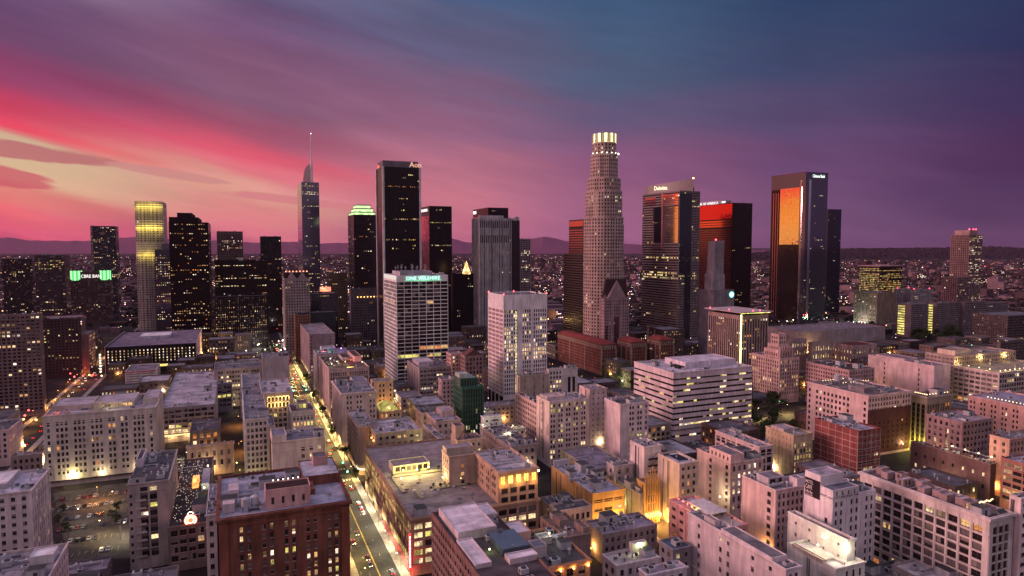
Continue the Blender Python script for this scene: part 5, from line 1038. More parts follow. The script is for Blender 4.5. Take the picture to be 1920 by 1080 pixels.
b = MB(); b.box(-.14, -.02, d * .43, d * .97, h - 3.5, h + 4.6); b.obj('wall_sign', wallmat((.03, .02, .025)), R['root'])
wtx = wallmat((.85, .72, .74), 'sign_paint', .6)
L_ = d * .5
for s_, z, sz, sx in (('HOTEL', h + 2.1, 2.2, 1.05), ('CAFE', h - .3, 2.6, 1.05), ('Coffee Shop', h - 2.2, 1.9, .72), ('MODERN ROOMS', h - 3.3, .9, .95)):
    text(s_, sz, wtx, R['root'], (-.16, d * .95, z), (pi / 2, 0, -pi / 2), ext=.03, sx=sx * d / 26, name='sign_lettering')
R = B('office_building', 'white gridded building with pink left wall and roof hut, left of the signed hotel', (1392, 1455, 1510, 919), h=38, wall=(.62, .47, .47), n=6, front=S(fh=3.9, bw=2.7, wf=.42, hf=.55, lit=.02, gl=[1, 0]), side=S(wf=.3, lit=0, bw=8, cols=[0, 0, 1]), roofc=(.24, .21, .24), wallm=wallmat((.66, .47, .46)))
top(R, .15, .7, .35, .7, 4, wall=(.55, .48, .52), front=S(fh=3.6, top=.4, base=.4, bw=4, wf=.7, hf=.6, lit=0, gl=[1])); top(R, .75, 1., .03, .25, 4.5, wall=(.7, .58, .62))
R = B('office_building', 'pale pink building with arched top windows on its tall left block', (1307, 1370, 1432, 868), h=33, wall=(.70, .46, .42), n=8, front=S(fh=4.2, bw=3.6, wf=.4, hf=.6, lit=.18, lm=(1, 2)), side=S(lit=.0, bw=5, cols=[0, 0, 1]), roofc=(.2, .17, .19))
top(R, .0, .4, .0, .62, 5.5, wall=(.70, .46, .42), side=S(fh=4.5, top=1, base=1, bw=3.4, wf=.32, hf=.5, lit=0)); flood(R, -4., R['d'] * .12, 13, 1300, (1, 1, .6), .45)
R = B('parking_structure', 'pink framed parking structure with two rows of big square openings', (1341, 1424, 1450, 838), h=27, wall=(.66, .47, .46), n=4, front=S(lit=0, fh=4.4, bw=4.6, wf=.66, hf=.66, gl=[1]), side=S(fh=4.6, bw=5.2, wf=.66, hf=.66, lit=0, gl=[1], top=2.5, dep=.9), roofc=(.34, .29, .32))
R = B('office_building', 'cream office with two rows of dark solar panels on its white roof', (1234, 1274, 1309, 869), h=36, wall=(.72, .58, .58), n=2, front=S(fh=4, bw=4.2, wf=.4, hf=.5, lit=.08, lm=AMB, gl=[1, 0]), side=None, roofc=(.52, .46, .5), wallm=wallmat((.60, .47, .40)))
w, d, h = R['w'], R['d'], R['h']; pm = glassmat((.03, .03, .05), .15, .3, 'solar_panel')
b = MB()
for i in range(14): y = d * (.28 + .035 * i); b.quad((w * .35, y, h - .9), (w * .82, y, h - .9), (w * .82, y + d * .026, h - .3), (w * .35, y + d * .026, h - .3))
b.obj('solar_panels', pm, R['root'])
R = B('office_building', 'rear half of the cream court building with black fire stairs', (1181, 1208, 1240, 838), h=37, wall=(.72, .58, .58), n=3, front=None, side=None, roofc=(.42, .37, .42))
b = MB(); w, h = R['w'], R['h']
for i in range(7):
    z = 5 + i * 4; b.box(w * .2, w * .8, -1.3, -.02, z, z + .15, bottom=True); b.box(w * .2, w * .8, -1.35, -1.25, z + .15, z + 1.1)
    b.quad((w * .25, -1.2, z), (w * .3, -1.2, z), (w * .72, -1.2, z + 4), (w * .67, -1.2, z + 4))
b.obj('fire_escape', wallmat((.03, .025, .025)), R['root'])
R = B('office_building', 'tall pale office with blank pink left wall left of the white banded block', (1134, 1163, 1216, 758), h=45, wall=(.72, .55, .56), n=5, front=S(fh=3.8, bw=2.1, wf=.62, hf=.52, lit=.12, rows={5: (.7, (1, 4)), 2: (.25, (0,))}, lm=(1,), cols=[0, 0, 0, 1, 1, 0, 1, 1, 0, 1, 1]), side=S(fh=3.8, bw=4, rows={}, lit=0, cols=[0, 0, 0, 0, 0]), roofc=(.12, .1, .1))
R = B('lettered_building', 'cream office with vertical painted lettering down its blank left wall', (1006, 1030, 1105, 753), h=45, course=False, wall=(.70, .54, .50), n=7, front=S(fh=3.75, bw=2.0, wf=.62, hf=.55, lit=.10, lm=(1, 4), rows={0: (.3, (4, 1)), 3: (.2, (1, 2))}, cols=[1, 1, 0], base=3), side=None, roofc=(.36, .3, .32))
w, d, h = R['w'], R['d'], R['h']
for i, ch in enumerate('FOX BLDG'):
    if ch != ' ': text(ch, 3.9, wallmat((.10, .05, .05), 'dark_paint'), R['root'], (-.07, d * .62, h - 9 - i * 4.2), (pi / 2, 0, -pi / 2), ext=.03, name='painted_letter')
text('THE', 2.0, wallmat((.10, .05, .05), 'dark_paint'), R['root'], (-.07, d * .66, h - 4.6), (pi / 2, 0, -pi / 2), ext=.03, name='painted_letter')
top(R, .05, .5, .35, .9, 2.6, wall=(.6, .47, .46), roofc=(.5, .38, .36))
R = B('office_building', 'taller plain block attached to the right of the lettered building', (1086, 1106, 1138, 730), h=47, wall=(.60, .44, .43), n=3, front=S(fh=4, bw=4, wf=.2, hf=.3, lit=0, gl=[1]), side=None, roofc=(.4, .34, .38))
R = B('office_building', 'long pink windowed building behind the vertical lettering wall', (966, 1007, 1020, 757), h=38, wall=(.60, .38, .38), n=5, front=None, side=S(fh=4, bw=3.2, wf=.5, hf=.5, lit=.04), roofc=(.24, .19, .2))
R = B('white_fronted_building', 'white fronted building with two tall dark window slots', (1024, 1029, 1083, 693), h=46, wall=(.55, .49, .5), n=4, front=S(fh=3.7, bw=3, wf=.5, hf=.5, lit=.02, gl=[1], cols=[1, 1, 1, 1, 0, 0, 0, 0, 0]), roofc=(.42, .38, .4))
b = MB(); w, h = R['w'], R['h']
for q in (.66, .82): b.box(w * q, w * (q + .09), -.15, -.02, 10, h - 8)
b.obj('tall_window', GL[1], R['root'])
R = B('warehouse', 'beige blank walled building below the pink flank of the bright white office tower', (968, 974, 1029, 705), h=43, wall=(.42, .33, .29), n=6, front=S(fh=6, bw=9, wf=.06, hf=.6, lit=0, gl=[1]), roofc=(.2, .17, .18))
R = B('banded_office', 'wide pink white office block with dark ribbon windows and white roof plant', (1189, 1263, 1411, 699), yb=832, wall=(.66, .53, .56), cat='office block', n=7, front=S(fh=4.6, bw=3.2, wf=1., hf=.36, lit=.13, lm=(1, 1, 2, 4), gl=[1, 1, 1, 0], dep=.5, top=3.6, base=3, mar=.0), side=S(fh=4.6, bw=3.2, wf=1., hf=.36, lit=.07, lm=(4, 0), gl=[1], dep=.5, top=3.6, base=3, mar=0), roofc=(.44, .40, .45))
R['winpx'] = 3.5
top(R, .3, .95, .3, .8, 5, wall=(.68, .58, .64), roofc=(.5, .44, .5)); b = MB(); b.box(R['w'] * .22, R['w'] * .28, R['d'] * .3, R['d'] * .5, R['h'] - 1, R['h'] + 1); b.obj('roof_plant', wallmat(DARK), R['root'])
# three wings of the brick hotel
bh = wallmat((.20, .085, .07), 'hotel_brick', .9)
hw = S(fh=3.7, bw=3.4, wf=.36, hf=.5, flat=True, lit=.09, lm=(0, 2, 1), gl=[1], base=5, top=7, part=False)
for i, (p, lab) in enumerate((((1046, 1128, 1155, 645), 'first and longest wing of the dark brick hotel with pale corner columns'), ((1158, 1184, 1211, 641), 'middle wing of the dark brick hotel'), ((1214, 1238, 1263, 637), 'right hand wing of the dark brick hotel, before the grey banded tower'))):
    R = B('hotel_wing', lab, p, yb=704, wallm=bh, n=0, cat='hotel', group='wings of the dark brick hotel', front=hw, side=S(**{**hw, 'lit': .05}), roofc=(.16, .05, .05))
    w, d, h = R['w'], R['d'], R['h']
    b = MB()
    for x, y in ((0, 0), (w, 0)): b.box(x - .8, x + .8, y - .8, y + .8, 0, h - 7)
    for y in (.35, .7): b.box(-.5, 0, d * y - .8, d * y + .8, 0, h - 7)
    b.obj('pale_pilaster', wallmat((.34, .24, .20)), R['root'])
    b = MB(); b.box(-.35, w + .3, -.35, d, h - 6.4, h - 2.8); b.obj('pale_frieze', wallmat((.33, .24, .2)), R['root'])
    b = MB(); nn = int(d / 3)
    for q in range(nn): b.box(-.42, -.36, q * 3 + .8, q * 3 + 2, h - 5.8, h - 3.4)
    for q in range(int(w / 3)): b.box(q * 3 + .8, q * 3 + 2, -.42, -.36, h - 5.8, h - 3.4)
    b.obj('frieze_windows', GL[1], R['root'])
    b = MB(); b.prism([(-.8, -.8), (w + .8, -.8), (w + .8, d), (-.8, d)], h - .9, h + 2.6, P1=[(w * .3, w * .25), (w * .7, w * .25), (w * .7, d - w * .2), (w * .3, d - w * .2)]); b.obj('tiled_roof', wallmat((.22, .05, .045)), R['root'])
# middle cluster between avenue and white towers
R = B('office_building', 'dark windowed office with smooth pink left wall at the foot of the neon topped tower', (763, 786, 850, 690), yb=776, wall=(.34, .28, .28), n=4, front=S(fh=4, bw=3, wf=.7, hf=.4, lit=.15, lm=(1, 2), gl=[1]), side=None, roofc=(.2, .17, .18))
top(R, .1, .55, .3, .8, 4, wall=(.46, .37, .42), roofc=(.5, .44, .5))
R = B('gabled_office', 'brown pediment roofed office beside the bright white tower', (858, 872, 906, 668), h=54, wall=(.34, .2, .2), n=1, front=S(fh=4, bw=3, wf=.5, hf=.6, lit=.04), side=S(lit=.03), roofc=R_D)
b = MB(); w, h = R['w'], R['h']; b.prism([(0, 0), (w, 0), (w, 12), (0, 12)], h, h + 6, P1=[(w * .48, 0), (w * .52, 0), (w * .52, 12), (w * .48, 12)]); b.obj('pediment_roof', wallmat((.12, .06, .06)), R['root'])
R = B('office_building', 'pink walled old building catching warm lamp light left of the pediment office', (837, 846, 868, 664), h=54, wall=(.58, .36, .34), n=2, front=S(lit=.08), side=S(lit=.1, lm=AMB), roofc=R_L)
R = B('office_building', 'small pinkish building with lit upper rooms behind the green tower', (822, 828, 860, 712), h=38, wall=(.5, .34, .35), n=3, front=S(lit=.08, lm=(1,)), side=S(wf=.3), roofc=R_L)
grn = wallmat((.045, .105, .08), 'green_terracotta', .6)
R = B('green_tower', 'stepped dark green art deco tower block with vertical ribs', (848, 866, 907, 726), h=47, wallm=grn, course=False, n=0, front=S(fh=4, bw=2.1, wf=.5, hf=.7, lit=.05, lm=(2, 4), gl=[1], spd=.3, sp=True, dep=.5), side=S(fh=4, bw=3, wf=.4, hf=.6, lit=.02, gl=[1]), sp=wallmat((.03, .08, .06)), roofc=(.2, .28, .25))
top(R, .0, .8, .15, .8, 7, S(fh=7, bw=2.2, wf=.45, hf=.8, lit=0, gl=[1], top=.5, base=.4), wallm=grn, roofc=(.3, .36, .34)); top(R, .0, .45, .25, .7, 10, wall=(.36, .4, .36), roofc=(.4, .42, .4))
for i, (p, h, wc, rc, nn, lab) in enumerate((
    ((779, 791, 822, 775), 25, PINK, R_D, 4, 'small pink two storey block with dark planted roof near the yellow lit lane'),
    ((798, 818, 864, 790), 26, (.56, .4, .38), (.36, .32, .38), 2, 'pink block with lavender roof in front of the green tower'),
    ((793, 822, 836, 823), 22, (.66, .52, .46), (.4, .33, .37), 1, 'long narrow white walled building with mauve roof running away from the view'),
    ((790, 810, 836, 846), 24, (.58, .34, .3), (.24, .2, .22), 3, 'salmon end walled building with floodlit gap behind the store roof'),
    ((846, 858, 906, 826), 36, (.54, .38, .32), (.16, .11, .12), 1, 'beige building with an open steel truss standing on its roof'),
    ((880, 888, 925, 775), 24, WHITE, (.62, .55, .48), 2, 'low white roofed building glowing cream beside the green tower'),
    ((902, 906, 941, 782), 27, (.74, .66, .72), (.6, .52, .58), 0, 'bright white cube shaped roof house'),
    ((900, 908, 946, 800), 22, (.72, .64, .7), (.6, .52, .58), 3, 'bright white lower roof in front of the white cube'),
    ((938, 944, 985, 806), 20, (.62, .54, .52), (.45, .4, .38), 3, 'grey white low building with a walled terrace lit pale yellow'),
    ((905, 956, 1006, 838), 22, (.34, .26, .26), (.18, .15, .17), 7, 'dusky low building with round lit windows left of the lettered building'),
    ((884, 896, 990, 764), 18, (.3, .24, .24), (.22, .18, .22), 2, 'flat purple roofed low building at the foot of the bright white tower'),
    ((703, 712, 778, 758), 14, (.5, .4, .3), (.5, .42, .25), 2, 'low roof lit mustard yellow between two cream blocks'),
    ((740, 752, 792, 745), 20, (.44, .36, .36), (.36, .31, .36), 3, 'low lavender roofed building left of the pink walled office'))):
    R = B('low_building', lab, p, h=h, wall=wc, roofc=rc, n=nn, front=S(fh=4.2, bw=4, wf=.4, hf=.45, lit=.08, lm=(1, 0, 4)), side=S(fh=4.2, bw=4, wf=.28, hf=.4, lit=.02))
    if i == 1: top(R, .42, .95, .45, .95, 5, wall=PINK, roofc=(.44, .38, .42))
    if i == 4:
        top(R, .0, .35, .3, .95, 9, wall=(.5, .34, .3), roofc=R_D); b = MB(); w, d, h_ = R['w'], R['d'], R['h']
        for y in (.1, .5):
            b.tube((w * .0, d * y, h_ - 1), (w * .3, d * y, h_ + 6), .2); b.tube((w * .3, d * y, h_ + 6), (w * .6, d * y, h_ - 1), .2); b.tube((w * .3, d * y, h_ - 1), (w * .3, d * y, h_ + 6), .15)
        b.obj('steel_truss', wallmat((.12, .05, .05)), R['root'])
    if i in (3, 5, 8, 11, 9): flood(R, R['w'] * (.5 if i != 3 else -.15), R['d'] * .5, R['h'] + 1.5, 1500, (1, .92, .45), .4)
    if i == 9: flood(R, R['w'] * .02, R['d'] * 1.02, R['h'] + 1.5, 900, (.9, 1, .4), .4)
# -- right
R = B('columned_building', 'first block with lit tall colonnade windows under a dark red roof', (1479, 1484, 1513, 636), h=42, wall=(.34, .24, .24), n=0, front=S(fh=10, bw=4.2, wf=.3, hf=.55, flat=True, lit=1.6, lm=(1, 0), part=False, top=3, base=20), roofc=(.14, .05, .05), cat='building')
R = B('columned_building', 'second, middle block with lit tall colonnade windows', (1516, 1523, 1562, 642), h=40, wall=(.36, .27, .24), n=0, front=S(fh=10, bw=4.2, wf=.36, hf=.6, flat=True, lit=1.3, lm=(1, 0), part=False, top=3, base=18), roofc=(.14, .05, .05))
R = B('columned_building', 'third and widest colonnade block with lights both on its left flank and front', (1564, 1600, 1644, 648), h=37, wall=(.36, .24, .24), n=0, front=S(fh=9, bw=4, wf=.3, hf=.55, flat=True, lit=1.3, lm=(1, 0), part=False, top=3, base=16), side=S(fh=9, bw=4, wf=.3, hf=.55, flat=True, lit=.8, lm=(1, 0), part=False, top=3, base=16), roofc=(.14, .05, .05))
R = B('mall_roof', 'broad mauve grey low roof behind the colonnade blocks', (1478, 1500, 1660, 622), h=30, d=70, wall=(.34, .27, .28), n=10, front=None, roofc=(.30, .24, .27))
R = B('office_building', 'long pink building with tight rows of small windows behind the round lamp roof', (1511, 1592, 1640, 694), h=40, wall=(.52, .32, .32), n=8, front=S(lit=.02), side=S(fh=3.6, bw=2.8, wf=.5, hf=.5, lit=.05, lm=(1,), flat=True, part=False), roofc=(.1, .08, .08))
R = B('office_building', 'pink and brick building with arched white top floors and blank left wall', (1514, 1628, 1709, 742), yb=858, wall=(.66, .46, .45), n=9, front=S(fh=3.8, bw=3, wf=.45, hf=.55, lit=.05, lm=(0, 2), gl=[1, 0], top=2, base=6), side=S(fh=4.2, bw=3.6, wf=.46, hf=.5, lit=.04, gl=[1], top=4, base=6, cols=[1, 0, 1, 1, 1, 1, 1, 1, 1, 1, 1, 0, 0, 0]), roofc=(.19, .15, .15), corn=.5)
w, d, h = R['w'], R['d'], R['h']; b = MB(); b.quad((.3, -.12, 2), (w - .1, -.12, 2), (w - .1, -.12, h - 11), (.3, -.12, h - 11)); b.obj('brick_cladding', wallmat((.13, .055, .05), 'dark_brick'), R['root'])
nb = 9
for i in range(nb):
    for k in range(6):
        if (i * 7 + k * 3) % 5 == 0: continue
        x = w * (.05 + .105 * i); z = 5 + k * 3.7
        b = MB(); b.quad((x, -.2, z), (x + 1.2, -.2, z), (x + 1.2, -.2, z + 1.7), (x, -.2, z + 1.7)); b.obj('window', LIT[0] if (i, k) in ((7, 5), (2, 3)) else GL[1], R['root'])
top(R, .2, .5, .2, .45, 3.5, wall=(.3, .25, .27)); unit(R, 'tank', w * .3, d * .7, h - 1, 0, 1.7); dots(R, [(w * (.3 + .06 * i), d * .6, h + 2 + .2 * sin(i)) for i in range(11)] + [(w * (.1 + .06 * i), d * .8, h + 2.4) for i in range(9)], WARMB, .22)
for i in range(4): unit(R, 'ac', w * (.55 + .1 * i), d * .2, h - 1, 0, 1.6)
R = B('plain_building', 'big blank pink walled building with three columns of tiny windows', (1628, 1752, 1783, 686), h=41, wall=(.66, .48, .5), n=5, front=None, side=S(fh=4.4, bw=4, wf=.3, hf=.45, lit=0, gl=[1], top=4, base=8, cols=[0, 0, 0, 0, 1, 0, 0, 0, 0]), roofc=(.3, .23, .26))
top(R, .1, .9, .45, .9, 2.5, wall=(.6, .45, .47))
R = B('colonnade_building', 'dark columned classical building with green lit base and bulbs on its roof', (1707, 1738, 1784, 744), h=42, wall=(.36, .28, .23), corn=1., n=5, front=S(fh=4, bw=2.8, wf=.55, hf=.7, lit=.08, lm=(3, 0), gl=[1], spd=.5, sp=True, dep=.8, top=6), side=S(fh=4, bw=4.4, wf=.66, hf=.7, lit=.03, gl=[1], spd=.5, sp=True, dep=.8, top=6), sp=wallmat((.08, .06, .05)), roofc=(.1, .08, .085))
w, d, h = R['w'], R['d'], R['h']; dots(R, [(w * (.1 + .12 * i), d * .15, h + 1) for i in range(8)] + [(w * .1, d * (.2 + .11 * i), h + 1) for i in range(7)], WARMB, .28)
for x, y in ((-3, d * .5), (-3, d * .15), (w * .4, -3)): glow(R['root'].matrix_basis @ Vector((x, y, 5)), (.95, .9, .12), 4200, .8)
b = MB(); b.box(-.6, -.03, 1, d - 1, 3, 6); b.obj('green_glowing_frieze', emat((.75, .75, .12), .9, 'green_panel', .5), R['root'])  # frieze emits by itself, standing in for lamp light on stone
R = B('warehouse', 'long white warehouse with yellow floodlit roof terrace and framed windows', (1776, 1874, 1990, 699), h=38, wall=(.62, .50, .47), n=6, front=S(fh=4.4, bw=3.6, wf=.7, hf=.6, lit=.04, gl=[1, 2], sp=False), side=S(fh=4.4, bw=5.4, wf=.72, hf=.5, lit=.04, gl=[2, 0, 2], dep=.3), roofc=(.36, .3, .26))
w, d, h = R['w'], R['d'], R['h']
for i in range(7): flood(R, w * (.04 + .075 * i), 1.5, h + 1.3, 1000, (1, .75, .22), .4)
for i in range(4): flood(R, 2, d * (.2 + .2 * i), h + 1.6, 1600, (1, .75, .22), .4)
R = B('warehouse', 'pinkish upper storeys behind the floodlit roof terrace', (1745, 1790, 1905, 668), h=47, d=30, wall=(.62, .46, .42), n=4, front=S(fh=4, lit=.05), side=S(fh=4, bw=4, wf=.6, hf=.5, lit=.03, gl=[2]), roofc=(.4, .3, .26))
top(R, .1, .35, .2, .8, 5, wall=(.66, .5, .4)); flood(R, R['w'] * .4, -2, R['h'] - 4, 2600, (1, .75, .25)); flood(R, R['w'] * .8, -2, R['h'] - 4, 2600, (1, .75, .25))
R = B('pink_building', 'salmon pink long building with paired windows running out of the right edge', (1816, 1990, 2060, 776), h=33, wall=(.66, .38, .36), n=5, corn=.6, front=None, side=S(fh=4, bw=2.7, wf=.42, hf=.48, lit=.06, lm=(1, 2), gl=[1], top=3, cols=[1, 1, 0]), roofc=(.28, .26, .34))
dots(R, [(2, R['d'] * (.35 + .04 * i), R['h'] + 1.2) for i in range(12)], WARMB, .3)
R = B('brick_grid_building', 'dark red brick building divided by a thin pale grid', (1528, 1609, 1651, 808), h=37, wall=(.25, .075, .07), n=7, front=S(fh=4.1, bw=5, wf=.72, hf=.4, lit=.03, lm=(1,), gl=[1], top=2), side=S(fh=4.1, bw=6.2, wf=.1, hf=.1, lit=0, gl=[1], top=2), roofc=(.38, .34, .4))
w, d, h = R['w'], R['d'], R['h']; b = MB()
for i in range(9):
    z = 4 + i * 4.1
    if z < h - 1: b.box(-.16, -.02, 0, d, z, z + .4); b.box(0, w, -.16, -.02, z, z + .4)
for i in range(7): y = d * i / 6; b.box(-.2, -.02, max(0, y - .2), min(d, y + .2), 0, h - .2)
for i in range(6): x = w * i / 5; b.box(x - .2, x + .2, -.2, -.02, 0, h - .2)
b.obj('pale_frame', wallmat((.5, .3, .27), 'pale_trim'), R['root'])
R = B('office_building', 'tan building with golden lit arched front between pink and brick neighbours', (1436, 1488, 1524, 816), h=31, wall=(.46, .34, .24), n=4, front=S(fh=4.3, bw=2.6, wf=.55, hf=.6, lit=.9, lm=(0, 1, 4), gl=[1], top=5), side=S(wf=.1, lit=0), roofc=(.3, .27, .29))
top(R, 0, .6, .35, .8, 3, wall=(.5, .38, .38)); glow(R['root'].matrix_basis @ Vector((R['w'] * .7, -5, 3)), (1, .5, .1), 4500, .8)
R = B('brick_hall', 'low dark brick hall with flat roof between the brick grid and pink buildings', (1490, 1560, 1620, 790), h=16, wall=(.22, .12, .12), n=5, front=None, roofc=(.2, .15, .17))
R = B('parapet_building', 'long brown wall with yellow lit parapet line and two glowing windows', (1708, 1857, 1868, 870), h=24, wall=(.20, .12, .11), n=2, front=None, side=S(fh=6, bw=6, wf=.2, hf=.3, lit=.10, lm=(1,), gl=[1], top=4), roofc=(.28, .2, .17))
w, d, h = R['w'], R['d'], R['h']; b = MB(); b.box(-.3, -.02, 0, d, h - .3, h + .05); b.obj('light_strip', emat((1, .6, .12), .9, 'parapet_light', .4), R['root'])
for q in (.05, .2, .36, .52): flood(R, 5, d * q, h + 3, 900, (1, .8, .35), .4)
b = MB(); b.tube((5, d * .02, h + 2.6), (5, d * .55, h + 2.6), .15); b.obj('lamp_rail', wallmat((.5, .5, .6)), R['root'])
R = B('office_building', 'dusky mauve building with a column of yellow stair windows', (1737, 1805, 1862, 792), h=33, wall=(.34, .22, .23), n=3, front=S(fh=4.2, bw=4, wf=.5, hf=.5, lit=.02, gl=[1, 0]), side=S(fh=4.2, bw=4, wf=.4, hf=.55, lit=.04, gl=[1, 0]), roofc=(.27, .22, .25))
for k in range(4):
    b = MB(); b.quad((-.09, R['d'] * .4, 8 + k * 5), (-.09, R['d'] * .36, 8 + k * 5), (-.09, R['d'] * .36, 10.6 + k * 5), (-.09, R['d'] * .4, 10.6 + k * 5)); b.obj('window', LIT[1], R['root'])
R = B('office_building', 'salmon building with satellite dishes crowding its roof at the right', (1856, 1893, 1960, 824), h=37, wall=(.56, .32, .27), n=0, front=S(lit=.02, wf=.4), side=S(fh=4.2, bw=5, wf=.3, hf=.5, lit=.05), roofc=(.24, .22, .25))
rg = random.Random(8)
for i in range(12): unit(R, 'dish', rg.uniform(.08, .9) * R['w'] * .6, rg.uniform(.05, .9) * R['d'], R['h'] - 1, rg.uniform(-.6, .6), 1.7)
R = B('office_building', 'low brick banded building cut by the right edge below the dishes', (1878, 1960, 2000, 880), h=30, wall=(.34, .16, .14), n=4, front=None, side=S(fh=4, bw=6, wf=.86, hf=.5, lit=.12, lm=(0,), gl=[1]), roofc=(.36, .32, .38))
cream2 = wallmat((.66, .56, .54))
lw = S(fh=3.75, bw=5.0, wf=.68, hf=.66, lit=.08, lm=(0, 3, 1), gl=[1, 1, 0, 2], dep=.55, top=4, base=4, mar=2)
R = B('loft_building', 'long cream loft block with grid of square windows and roof huts at lower right', (1613, 1856, 1900, 971), h=46, wallm=cream2, corn=.9, n=8, front=S(**{**lw, 'bw': 4, 'lit': .05}), side=lw, roofc=(.12, .09, .095))
w, d, h = R['w'], R['d'], R['h']; rg = random.Random(12)
for i in range(11): f = rg.choice((.12, .3, .5)); g = .06 + .084 * i; top(R, f, f + rg.uniform(.3, .42), g, g + .055, rg.uniform(2.6, 3.8), wall=(.36, .25, .25), roofc=rg.choice(((.3, .27, .3), (.14, .12, .13), (.45, .4, .42))), front=S(fh=2.6, top=.4, base=.3, bw=2.4, wf=.5, hf=.7, lit=.15, lm=(3, 0)), side=S(fh=2.6, top=.4, base=.3, bw=2.6, wf=.5, hf=.7, lit=.1, lm=(3, 0)))
dots(R, [(w * (.2 + .05 * i), d * .1, h + 3.6 + .3 * sin(i * 1.3)) for i in range(12)], WARMB, .2)
b = MB()
for z in (h - 8.2, 12.5): b.box(-.45, -.02, 0, d, z, z + .6)
b.obj('string_course', cream2, R['root'])
R = B('white_building', 'bright white wall cut by the bottom right corner', (1893, 1914, 2000, 934), h=52, wall=(.76, .60, .60), n=3, front=S(fh=4.2, bw=5, wf=.5, hf=.35, lit=0, gl=[1]), side=None, roofc=R_M)
for i, (p, h, wc, rc, nn, lab) in enumerate((
    ((1619, 1690, 1728, 1030), 13, (.5, .44, .45), (.28, .25, .3), 3, 'low white building with lamp lit corner between the hotel and loft block'),
    ((1672, 1780, 1830, 1110), 16, (.4, .34, .34), (.5, .44, .46), 9, 'pale flat roof scattered with furniture beside the loft block'),
    ((1610, 1672, 1740, 1098), 12, (.2, .2, .2), (.14, .14, .15), 6, 'dark low roofs at the bottom right corner'),
    ((1236, 1262, 1296, 1030), 20, (.3, .27, .3), (.1, .16, .24), 1, 'small dark blue roof next to the salmon building'),
    ((1390, 1470, 1500, 985), 20, (.5, .44, .45), (.3, .27, .28), 8, 'mid grey low roofs behind the pale pink block'),
    ((0, 200, 230, 1066), 9, (.2, .17, .19), (.2, .18, .22), 8, 'low cluttered grey roof beside the car park at the bottom left'),
    ((128, 330, 372, 1088), 12, (.2, .17, .19), (.16, .15, .18), 10, 'dark low roofs in front of the balcony apartments'))):
    R = B('low_building', lab, p, h=h, d={5: 14, 6: 15}.get(i), wall=wc, roofc=rc, n=nn, front=S(fh=4, bw=4, wf=.4, hf=.45, lit=.03), side=S(fh=4, bw=4, wf=.4, hf=.45, lit=.03))
    if i == 0: flood(R, R['w'] * .9, R['d'] * .8, R['h'] + 1.5, 700, (1, .7, .2), .4)
for R in BL: finish(R)
AV = 59.5
# ------------------------------------------------------------------ ground and streets
def sheet(name, pts, z, mat, kind='structure'):
    b = MB(); b.poly([(x, y, z) for x, y in pts]); o = b.obj(name, mat); tag(o, kind=kind); return o
def strip_uv(u0, u1, v0, v1): return [xy(u0, v0), xy(u1, v0), xy(u1, v1), xy(u0, v1)]
def ccw(P):
    a = sum(P[i][0] * P[(i + 1) % len(P)][1] - P[(i + 1) % len(P)][0] * P[i][1] for i in range(len(P))); return P if a > 0 else P[::-1]
asph = wallmat((.04, .038, .04), 'asphalt', .75, .8); pave = wallmat((.30, .27, .25), 'paving', .9, .8)
S0 = 60000
sheet('ground', [(-S0, -S0), (S0, -S0), (S0, S0), (-S0, S0)], 0, wallmat((.03, .024, .028), 'ground', .9, .9, scale=.02))
AVE = [(AV, 0, 2600, 18), (-158, 0, 2600, 20), (212, 0, 700, 16), (372, 300, 2600, 16), (528, 200, 2600, 18), (700, 0, 2600, 16), (-390, 300, 2600, 18), (-640, 600, 2600, 18)]
CRS = [(452, -900, 1400, 18), (726, -900, 1500, 18), (1010, -1100, 1700, 18), (1290, -1300, 1900, 18), (200, -300, 500, 16), (1620, -1700, 2300, 20)]
for v, u0, u1, wd in AVE:
    sheet('road', ccw(strip_uv(u0, u1, v - wd / 2, v + wd / 2)), .02, asph)
for u, v0, v1, wd in CRS:
    sheet('road', ccw(strip_uv(u - wd / 2, u + wd / 2, v0, v1)), .016, asph)
# kerbed pavements as real steps along the avenue
def kerb(u0, u1, v0, v1):
    b = MB(); P = ccw(strip_uv(u0, u1, v0, v1)); b.prism(P, 0, .15); o = b.obj('pavement', pave); tag(o, kind='structure')
cu = sorted(c[0] for c in CRS)
for v, uu0, uu1, wd in AVE[:3]:
    a = uu0
    for c in cu + [uu1]:
        e = min(c - 9, uu1)
        if e > a + 4:
            kerb(a, e, v - wd / 2 - 4.2, v - wd / 2); kerb(a, e, v + wd / 2, v + wd / 2 + 4.2)
        a = c + 9
        if a > 1300: break
paint = wallmat((.65, .6, .5), 'road_paint', .7); ypaint = wallmat((.6, .42, .1), 'yellow_paint', .7)
pb = MB(); yb_ = MB()
def mark(b, u0, u1, v0, v1): b.poly([(x, y, .026) for x, y in ccw(strip_uv(u0, u1, v0, v1))])
v = AV
mark(yb_, 0, 1000, v - .25, v - .1); mark(yb_, 0, 1000, v + .1, v + .25)
for u in range(0, 1000, 9):
    if u % 18 == 0: mark(pb, u, u + 2.5, v - 4.16, v - 4.08); mark(pb, u, u + 2.5, v + 4.08, v + 4.16)
for c in cu[:5]:
    for s_ in (-1, 1):
        for i in range(9): mark(pb, c + s_ * 11.5 - 1.4, c + s_ * 11.5 + 1.4, v - 8.2 + i * 1.9, v - 7.3 + i * 1.9)
for u in range(300, 460, 3): pass
tag(pb.obj('road_markings', paint), kind='structure'); tag(yb_.obj('centre_line_markings', ypaint), kind='structure')
